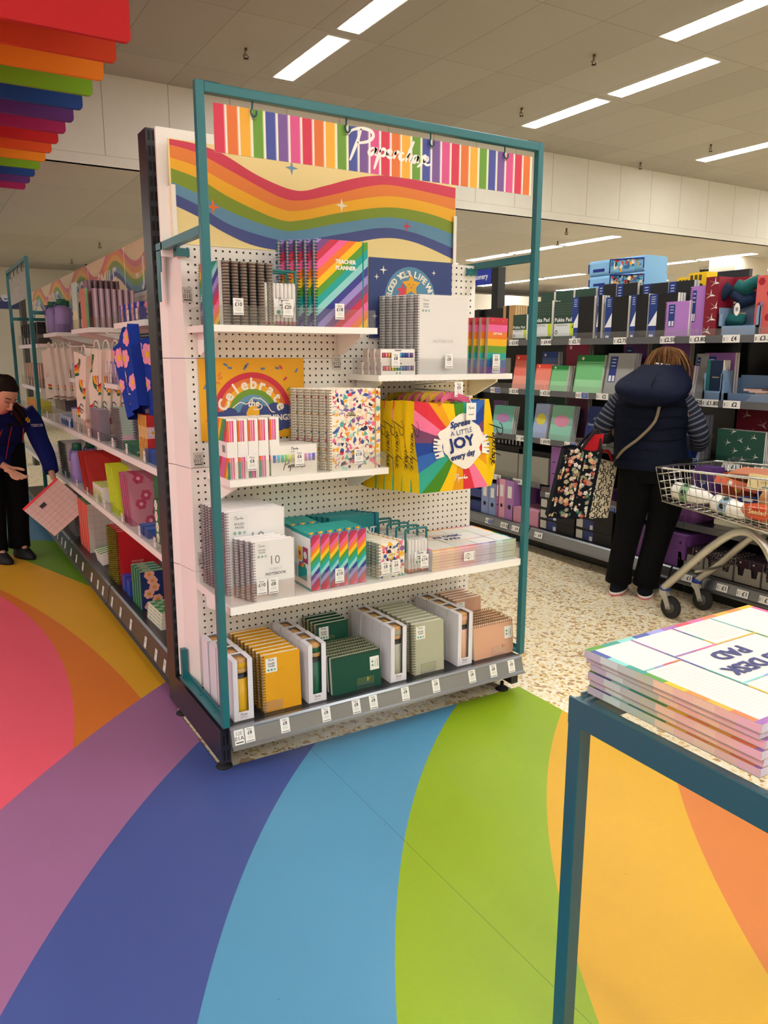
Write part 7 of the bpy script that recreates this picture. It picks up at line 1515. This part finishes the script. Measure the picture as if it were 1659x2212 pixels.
# her left arm reaches down on the photo's right
pc, fc, tc_ = hand((.175, -.33, .60), (.35, -.35, -.80), (-.6, -.6, .1), 1.0, .5); pd, fd, td = hand((-.20, -.42, .72), (.3, -.5, -.5), (.8, 0, .2), 1, .7)
ch = [(None, S0), (2, [((.15, -.13, 1.0), .05, .05), ((.20, -.15, .84), .042, .042), ((.20, -.24, .72), .034, .034), ((.175, -.33, .60), .024, .020), (pc, .034, .016)])]; base = len(S0)+5
for f in fc: ch.append((base-1, f))
ch.append((base-2, tc_)); n0 = base+24
ch.append((2, [((-.17, -.14, 1.0), .05, .05), ((-.26, -.22, .86), .042, .042), ((-.25, -.33, .77), .034, .034), ((-.20, -.42, .72), .024, .020), (pd, .034, .016)])); n1 = n0+5
for f in fd: ch.append((n1-1, f))
ch.append((n1-2, td))
for sx, fx in ((-1, -.06), (1, .095)): ch.append((0, [((sx*.08, .04, .70), .08, .08), ((sx*.075, .0, .42), .055, .055), ((fx if sx > 0 else -.07, .03, .10), .038, .038), ((fx if sx > 0 else -.07, -.06, .04), .035, .025)]))
st = skinbody('person', ch); st.location = O2; st.rotation_euler = (0, 0, rz2); st['label'] = 'person with dark hair in a blue zip jacket bending to hold a folder, left edge'; st['category'] = 'person'
b = MB(); JB = '142062'
S_ = smooth2([(0, .08, .70, .185, .135), (0, .07, .78, .190, .140), (0, .03, .88, .190, .135), (0, -.05, .97, .200, .130), (-.01, -.12, 1.03, .180, .120), (-.03, -.18, 1.075, .12, .10), (-.06, -.215, 1.10, .075, .075)], 5)
b.loft([((s[0], s[1], s[2]), s[3], s[4], 0, (0, -.35 if i > 8 else -.15, 1)) for i, s in enumerate(S_)], JB, 'cloth', 28); jk = b.build('jacket', st)
b = MB(); limbtube(b, [(.13, -.12, 1.03), (.18, -.14, .95), (.205, -.155, .84), (.203, -.235, .735), (.180, -.315, .635)], [.075, .068, .062, .056, .046], JB, 'cloth', 16); sl = b.build('sleeve', st)
b = MB(); b.text((Vector((.163, -.212, .935)), Vector((.88, -.48, 0)).normalized(), Z_), 'TESCO', 0, 0, .017, 'c8ccd8', 2, bold=.06); b.build('sleeve_print', st)
b = MB(); limbtube(b, [(-.15, -.13, 1.03), (-.20, -.18, .94), (-.26, -.225, .86), (-.25, -.32, .775), (-.21, -.40, .725)], [.075, .068, .062, .055, .045], JB, 'cloth', 16); b.build('sleeve', st)
b = MB(); b.tube([(0, -.075, .72), (.0, -.14, .86), (.0, -.205, .98), (-.05, -.285, 1.05)], .0035, 'b02828', 'satin', 5); b.build('zip', jk)
for sx in (-1, 1): b = MB(); b.tube([(sx*.075+.02, -.165, .93), (sx*.09+.02, -.11, .83)], .0035, 'c83028', 'satin', 5); b.build('pocket_zip', jk)
b = MB(); dn = Vector((.25, -.9, .35)).normalized(); ux = Vector((.96, .26, 0)); uy = dn.cross(ux).normalized(); uy = -uy if uy.z < 0 else uy
fr = (Vector((.085, -.232, .985)), ux, uy); 
for k in range(6): a = PI*k/3; b.pl(fr, [(.015*math.cos(a-.45), .015*math.sin(a-.45)), (.027*math.cos(a), .027*math.sin(a)), (.015*math.cos(a+.45), .015*math.sin(a+.45)), (0, 0)], 'f2cc30', 12+k)
b.disc(fr, 0, 0, .010, 'e08a20', 20, 10); b.build('daffodil_badge', jk)
b = MB(); limbtube(b, [(-.085, .05, .80), (-.085, .03, .64), (-.078, .0, .42), (-.07, .02, .20), (-.07, .03, .075)], [.115, .098, .078, .070, .074], '09090b', 'cloth', 18)
limbtube(b, [(.085, .05, .80), (.09, .03, .64), (.092, .0, .42), (.095, .02, .20), (.095, .03, .075)], [.115, .098, .078, .070, .074], '09090b', 'cloth', 18); b.build('trousers', st)
for fx in (-.07, .095): 
    b = MB(); b.T = Matrix.Translation((fx, -.03, 0)); b.loft([((0, 0, 0), .047, .12), ((0, 0, .025), .048, .122), ((0, .015, .05), .043, .095), ((0, .04, .078), .038, .06), ((0, .055, .10), .036, .04)], '0b0b0d', 'rubber', 20)
    for k in range(3): b.tube([(-.02, -.03+.02*k, .060+.006*k), (.02, -.03+.02*k, .060+.006*k)], .003, '2a2a2c', 'cloth', 5)
    b.build('shoe', st)
# head: face turned down to her left
b = MB(); hc = Vector((-.135, -.345, 1.165)); b.T = Matrix.Translation(hc) @ Matrix.Rotation(.15, 4, 'Z') @ Matrix.Rotation(.62, 4, 'X') @ Matrix.Rotation(.12, 4, 'Y')
hm = b.T.copy(); SKN = 'c89478'
b.loft([((0, -.030, -.118), .018, .020), ((0, -.028, -.105), .038, .040), ((0, -.018, -.075), .058, .068), ((0, -.008, -.035), .069, .085), ((0, -.002, .01), .074, .092), ((0, .004, .055), .072, .092), ((0, .01, .09), .055, .075), ((0, .012, .108), .025, .035)], SKN, 'skin', 26); b.build('head', st)
b = MB(); b.T = hm; b.tube([(0, -.096, .005), (0, -.106, -.018), (0, -.112, -.034)], [.008, .010, .013], SKN, 'skin', 10); b.tube([(-.016, -.094, -.034), (0, -.108, -.036), (.016, -.094, -.034)], .006, 'c08a70', 'skin', 8); b.build('nose', st)
b = MB(); b.T = hm; b.tube([(-.024, -.082, -.066), (-.008, -.090, -.063), (.008, -.090, -.063), (.024, -.082, -.066)], [.003, .0055, .0055, .003], 'a85a54', 'skin', 8); b.tube([(-.020, -.082, -.072), (0, -.088, -.074), (.020, -.082, -.072)], [.003, .006, .003], 'b0625a', 'skin', 8); b.build('mouth', st)
for sx in (-1, 1):
    b = MB(); b.T = hm; b.tube([(sx*.016, -.088, .012), (sx*.030, -.088, .014), (sx*.044, -.078, .010)], [.004, .0075, .004], 'b07c66', 'skin', 8); b.tube([(sx*.016, -.094, .008), (sx*.030, -.096, .006), (sx*.044, -.084, .007)], .0018, '2a1a14', 'hair', 5); b.build('eye', st)
    b = MB(); b.T = hm; b.tube([(sx*.014, -.094, .030), (sx*.030, -.094, .036), (sx*.048, -.080, .031)], .0028, '3a261c', 'hair', 6); b.build('eyebrow', st)
    b = MB(); b.T = hm; b.loft([((sx*.073, .0, -.03), .006, .010), ((sx*.078, .002, -.005), .008, .018), ((sx*.078, .006, .015), .006, .016)], SKN, 'skin', 12); b.build('ear', st)
b = MB(); b.T = hm; b.loft([((0, .05, -.10), .055, .035), ((0, .045, -.05), .080, .060), ((0, .035, .0), .088, .078), ((0, .022, .05), .088, .092), ((0, .014, .09), .072, .090), ((0, .012, .118), .035, .045)], '1e140f', 'hair', 26)
b.T = Matrix.Identity(4)
for k in range(60):
    a = -.75+PI*1.35*k/60; R0 = Vector((math.cos(a), math.sin(a), 0)); t_ = hm @ Vector((.03*R0.x, .01+.03*R0.y, .118)); m_ = hm @ Vector((.088*R0.x, .02+.082*R0.y, .045)); l_ = hm @ Vector((.095*R0.x, .035+.065*R0.y, -.03)); q = random.uniform(-.02, .02)
    e_ = Vector((l_.x*.75+(.095 if R0.x > 0 else -.05)+q, l_.y+.05+q*.5, .975+q*1.5)); b.tube(smooth2([tuple(t_), tuple(m_), tuple(l_), tuple((l_+e_)/2+Vector((q, .01, 0))), tuple(e_)], 3), [.012]*11+[.008, .004], random.choice(['1e140f', '2a1c14', '120c0a', '33221a']), 'hair', 6)
b.build('hair', st)
# folder held by her
A, B_, C_, D_ = [onY(px, py, y) for px, py, y in ((48, 1100, 3.16), (122, 1032, 3.16), (192, 1093, 3.06), (118, 1158, 3.06))]
b = MB(); n = (B_-A).cross(D_-A).normalized(); n = n if n.y < 0 else -n; t = -n*.02
b.add([A, B_, C_, D_, A+t, B_+t, C_+t, D_+t], [(0, 3, 2, 1) if (B_-A).cross(D_-A).y < 0 else (0, 1, 2, 3), (4, 5, 6, 7), (0, 1, 5, 4), (1, 2, 6, 5), (2, 3, 7, 6), (3, 0, 4, 7)], 'd8b8ae')
ux, uy = (D_-A).normalized(), (B_-A).normalized(); L1, L2 = (D_-A).length, (B_-A).length; fr = (A+n*.0008, ux, uy) if ux.cross(uy).dot(n) > 0 else (A+n*.0008, ux, uy)
sg = 1 if ux.cross(uy).dot(n) > 0 else -1
for k in range(1, 9): b.rect(fr, L1*k/9, L1*k/9+.0016, 0, L2, 'b8847e', sg)
for k in range(1, 7): b.rect(fr, 0, L1, L2*k/7, L2*k/7+.0016, 'b8847e', sg)
b.rect(fr, 0, .016, 0, L2, 'e8343c', 2*sg); b.rect(fr, .060, .085, L2*.28, L2*.42, '2a2022', 2*sg)
b.add([A, B_, B_+t, A+t], [(0, 1, 2, 3)], 'e8343c'); tag(b.build('grid_folder'), 'pink grid patterned folder with red spine held by the person in blue', 'folder')
# ================================================================== shopping trolley
tr = thing('shopping_trolley', 'chrome wire shopping trolley with groceries in front of the shopper', 'shopping trolley', (2.56, .40, 0))
CH = 'e4e4e0'
# local frame: x across (0..0.5), y from the front (0) towards the handle (negative)
def top(u, v): return Vector((.50*u+.02*v*(0.5-u)*2*-1, -v*.95, .835+.03*v))
def bot(u, v): return Vector((.035+.43*u-.02*v*(1-2*u), -.03-v*.92, .655-.075*v))
def wire(b, P, r=.0022, n=5): b.tube(P, r, CH, 'chrome', n)
b = MB()
for (u0, v0, u1, v1, n) in ((0, 0, 1, 0, 11), (0, 0, 0, 1, 24), (1, 0, 1, 1, 24), (0, 1, 1, 1, 11)):
    for i in range(n+1):
        t = i/n; u, v = u0+(u1-u0)*t, v0+(v1-v0)*t; wire(b, [top(u, v), bot(u, v)])
for q in (.2, .42, .64, .84):
    c = [(0, 0), (1, 0), (1, 1), (0, 1)]; wire(b, [top(u, v).lerp(bot(u, v), q) for u, v in c], .0026, 5); wire(b, [top(0, 1).lerp(bot(0, 1), q), top(0, 0).lerp(bot(0, 0), q)], .0026, 5)
for i in range(12): wire(b, [bot(i/11, 0), bot(i/11, 1)])
for i in range(20): wire(b, [bot(0, i/19), bot(1, i/19)])
b.build('wire_basket', tr)
b = MB(); P = []
for (u, v) in ((0, .06), (0, 0), (.06, 0), (.94, 0), (1, 0), (1, .06), (1, .94), (1, 1), (.94, 1), (.06, 1), (0, 1), (0, .94)): P.append(top(u, v)+Vector((.01*(u == 0)*(v in (0, 1))-.01*(u == 1)*(v in (0, 1)), 0, 0)))
b.tube(P, .0065, CH, 'chrome', 10, False, True); b.build('basket_rim', tr)
b = MB(); b.tube([bot(0, 0), bot(1, 0), bot(1, 1), bot(0, 1)], .0055, CH, 'chrome', 8, False, True); b.build('base_rim', tr)
for x in (.09, .40):
    b = MB(); P = smooth2([(x+.005 if x < .2 else x-.03, -.035, .165), (x, -.14, .275), (x, -.30, .445), (x, -.42, .545), (x, -.50, .568), (x, -.575, .540), (x, -.625, .485), (x, -.68, .39), (x, -.77, .25), (x, -.88, .17)], 6)
    b.tube(P, .021, 'c4c0b4', 'metal', 14); b.build('chassis_tube', tr)
b = MB(); b.tube([(.09, -.40, .535), (.40, -.40, .535)], .010, 'b0aca0', 'metal', 10); b.build('cross_tube', tr)
b = MB(); b.tube([(.10, -.22, .30), (.245, -.20, .285), (.39, -.22, .30)], .008, 'b0aca0', 'metal', 8); b.build('cross_tube', tr)
b = MB(); b.rbox(.10, .40, -.62, -.30, .575, .60, .01, 'a8a89c', 'satin'); b.build('base_tray', tr)
for x, y in ((.105, -.035), (.375, -.035), (.09, -.88), (.40, -.88)):
    b = MB(); b.tube([(x, y, .15), (x, y, .175)], .028, '1c3a9a', 'satin', 16); b.build('caster_collar', tr)
    b = MB(); b.prism([(y+.022, .152), (y-.022, .152), (y-.058, .055), (y-.030, .050), (y-.0, .11), (y+.022, .13)], 'x', x-.020, x-.015, 'b8b8b4', 'metal'); b.prism([(y+.022, .152), (y-.022, .152), (y-.058, .055), (y-.030, .050), (y-.0, .11), (y+.022, .13)], 'x', x+.015, x+.020, 'b8b8b4', 'metal'); b.build('caster_fork', tr)
    b = MB(); r = .062; b.tube([(x-.013, y-.045, r), (x-.008, y-.045, r), (x+.008, y-.045, r), (x+.013, y-.045, r)], [r-.006, r, r, r-.006], '1a1a1c', 'rubber', 26); b.tube([(x-.014, y-.045, r), (x+.014, y-.045, r)], .032, '3a3a3c', 'satin', 20); b.tube([(x-.022, y-.045, r), (x+.022, y-.045, r)], .008, 'a8a8a4', 'metal', 10); b.build('wheel', tr)
b = MB(); b.tube([(-.01, -1.0, .98), (.51, -1.0, .98)], .014, '1c3a9a', 'satin', 12); b.tube([(-.01, -.95, .865), (-.01, -1.0, .98)], .008, CH, 'chrome', 8); b.tube([(.51, -.95, .865), (.51, -1.0, .98)], .008, CH, 'chrome', 8); b.build('handle', tr)
# goods inside (top-level things)
TO = Vector((2.56, .40, 0))
def milk(loc, rz, tilt, cap, lab, c2):
    o = thing('milk_bottle', lab, 'bottle', loc); o.rotation_euler = (PI/2-tilt, 0, rz)
    b = MB(); b.lathe([(.036, 0), (.044, .008), (.045, .05), (.045, .105), (.040, .135), (.043, .15), (.030, .19), (.020, .215), (.018, .225)], 'f2f0e8', 'gloss', 20); b.build('bottle_body', o)
    b = MB(); b.lathe([(.0455, .050), (.0458, .052), (.0458, .10), (.0455, .102)], ['e8ece4', c2, 'e8ece4'], 'paper', 20); 
    for k in range(5): b.disc((Vector((.0462*math.cos(k), .0462*math.sin(k), .076)), Vector((-math.sin(k), math.cos(k), 0)), Z_), 0, 0, .016, ['2a6a3a', '3a5a9a', '2a4a2a', '1a1a1c', '5a8a5a'][k], 1, 8)
    b.build('bottle_label', o); b = MB(); b.lathe([(.021, .222), (.021, .240), (.018, .243)], cap, 'gloss', 18); b.build('bottle_cap', o)
    return o
milk((2.655, .345, .715), PI*.0+.0, .02, '2a7a3a', 'white milk bottle with green label lying at the front of the trolley', '8ab08a')
bpy.data.objects['milk_bottle'].rotation_euler = (PI/2+.10, 0, .12)
m2 = milk((2.640, .085, .690), 0, .02, '1c3a9a', 'white milk bottle with blue cap lying behind the first one', '8aa8c8'); m2.rotation_euler = (PI/2+.12, 0, -.05)
def bx(name, lab, cat, loc, dim, rot, c, cols=None, deco=None, m='paper'):
    b = MB(); b.box(-dim[0]/2, dim[0]/2, -dim[1]/2, dim[1]/2, 0, dim[2], c, m, cols)
    if deco: deco(b, dim)
    o = tag(b.build(name, None, loc), lab, cat); o.rotation_euler = rot; return o
def side(dim): return FX(-dim[0]/2, dim[1]/2, 0)
bx('red_box', 'dark orange box standing at the far side of the trolley', 'box', (2.90, .14, .66), (.10, .13, .15), (0, 0, .1), 'a03a18', None, lambda b, d: b.disc(side(d), d[1]*.7, d[2]*.5, .02, 'd8a030', 1, 10))
bx('purple_carton', 'purple carton seen at the front far corner of the trolley', 'box', (2.86, .29, .67), (.09, .12, .16), (0, 0, -.1), '5a3878', None, lambda b, d: (b.rect(side(d), .02, .09, .03, .13, '2a2a5a', 1), b.text(side(d), 'KJS', d[1]*.5, .07, .02, 'd8d0e0', 2)))
bx('cookie_pack', 'coral and yellow snack pack lying across the trolley', 'food pack', (2.76, .04, .755), (.07, .24, .035), (.22, .12, .55), 'e07a60', {'t': 'e8a83c', 'l': 'd86a50'}, lambda b, d: b.disc(side(d), d[1]*.3, d[2]*.5, .012, 'f0e8d8', 1, 12))
bx('biscuit_box', 'cream biscuit box with printed lettering in the trolley', 'food box', (2.72, -.14, .77), (.06, .18, .075), (.05, .1, .2), 'e4d6a0', None, lambda b, d: (b.text(side(d), 'ROYAL', d[1]*.5, d[2]*.68, .010, '8a6a3a', 1), b.text(side(d), 'EDITION', d[1]*.5, d[2]*.48, .010, '8a6a3a', 1), b.rect(side(d), d[1]*.4, d[1]*.6, d[2]*.2, d[2]*.3, '6a8a9a', 1)))
for k in range(3): bx('magazine', 'magazine lying flat near the far rim of the trolley, %s' % ['bottom', 'middle', 'top'][k], 'magazine', (2.86, -.02, .815+.009*k), (.19, .27, .006), (0, -.05, .1*k), ['8ab0a8', 'd8dcd8', 'c87a5a'][k], {'t': ['5aa08c', 'e8e0d0', 'd88a6a'][k]})
for k in range(3): bx('blue_packet', 'small navy packet on the trolley floor, %s' % ['left', 'middle', 'right'][k], 'food pack', (2.72+.03*k, .03-.07*k, .665+.03*k), (.07, .10, .03), (0, .1, .2*k), '1a2a6a', {'t': '2a48a0'}, lambda b, d: b.rect(side(d), .02, .07, .008, .02, 'd8dce8', 1))
b = MB(); b.loft([((0, 0, 0), .07, .06), ((0, 0, .06), .085, .075), ((.0, .01, .12), .08, .06), ((0, .01, .15), .085, .03)], 'b8895a', 'paper', 10); o = tag(b.build('paper_bag', None, (2.70, -.20, .635)), 'brown paper bag in the trolley', 'paper bag')
b = MB(); b.loft([((0, 0, 0), .05, .10), ((0, 0, .03), .065, .125), ((0, 0, .06), .055, .11), ((0, 0, .07), .02, .05)], 'c8502c', 'gloss', 16); b.text(FX(-.066, .10, .02), 'Seeded', .10, .01, .022, 'f0d8a0', 2, bold=.05); o = tag(b.build('bread_pack', None, (2.625, -.20, .655)), 'orange bread pack against the near side of the trolley', 'food pack')
b = MB(); b.loft([((0, 0, 0), .05, .08), ((0, 0, .03), .06, .10), ((0, 0, .055), .04, .07)], '3a7a2c', 'gloss', 16); b.disc(FZ(0, 0, .056), 0, 0, .03, 'e8d84a', 2, 14); tag(b.build('salad_pack', None, (2.66, -.05, .645)), 'green and yellow salad pack behind the milk bottles', 'food pack')
for k in range(3): bx('pink_pack', 'pink and grey patterned pack near the right edge of the trolley, %s' % ['front', 'middle', 'rear'][k], 'food pack', (2.84, -.20-.06*k, .73), (.12, .05, .11), (.1, 0, .1), 'b8909c', {'l': 'a87a88', 't': 'c8a8b0'})
# ================================================================== teal display table at the lower right
XT, YT, ZT = .066, -1.515, .885
t = thing('display_table', 'teal metal frame table with glass top in the lower right corner', 'table'); TB = '155a68'
q = .0265
def leg(x, y):
    b = MB(); b.rbox(x, x+q, y-q, y, .003, ZT-.045, .002, TB, 'satin'); b.build('leg', t)
for x in (XT, XT+.80-q):
    for y in (YT, YT-1.05+q): leg(x, y)
for (x0, x1, y0, y1) in ((XT, XT+q, YT-1.05, YT), (XT+.80-q, XT+.80, YT-1.05, YT), (XT+q, XT+.80-q, YT-q, YT), (XT+q, XT+.80-q, YT-1.05, YT-1.05+q)):
    b = MB(); b.box(x0, x1, y0, y1, ZT-.045, ZT-.006, TB, 'satin')
    if x1-x0 < .1: xo = x0 if x0 == XT else x1-.004; b.box(xo, xo+.004, y0, y1, ZT-.006, ZT, TB, 'satin')
    else: yo = y1-.004 if y1 == YT else y0; b.box(x0, x1, yo, yo+.004, ZT-.006, ZT, TB, 'satin')
    b.build('top_rail', t)
b = MB(); b.box(XT+.005, XT+.795, YT-1.045, YT-.005, ZT-.0055, ZT-.0005, 'e8f4f0', 'clear'); b.build('glass_top', t)
A = onZ(1259, 1404, .962)
TP = desk_pad('desk_pad', .425, .300, .0125, .57)
for k in range(6):
    dx, dy = [(.0, -.0), (.004, .002), (-.003, -.003), (.002, .001), (-.002, .003), (-.014, .003)][k]
    put(TP, (A.x+.425+dx+.016, A.y-.0+dy-.0, ZT+.0005+.0130*k), (0, 0, PI+[0, .004, -.003, .005, -.004, .012][k]), 'rainbow edged A3 desk pad on the teal table, %s of its stack' % ['bottom', 'second from bottom', 'third from bottom', 'third from top', 'second from top', 'top one'][k], 'desk pads on the teal table')
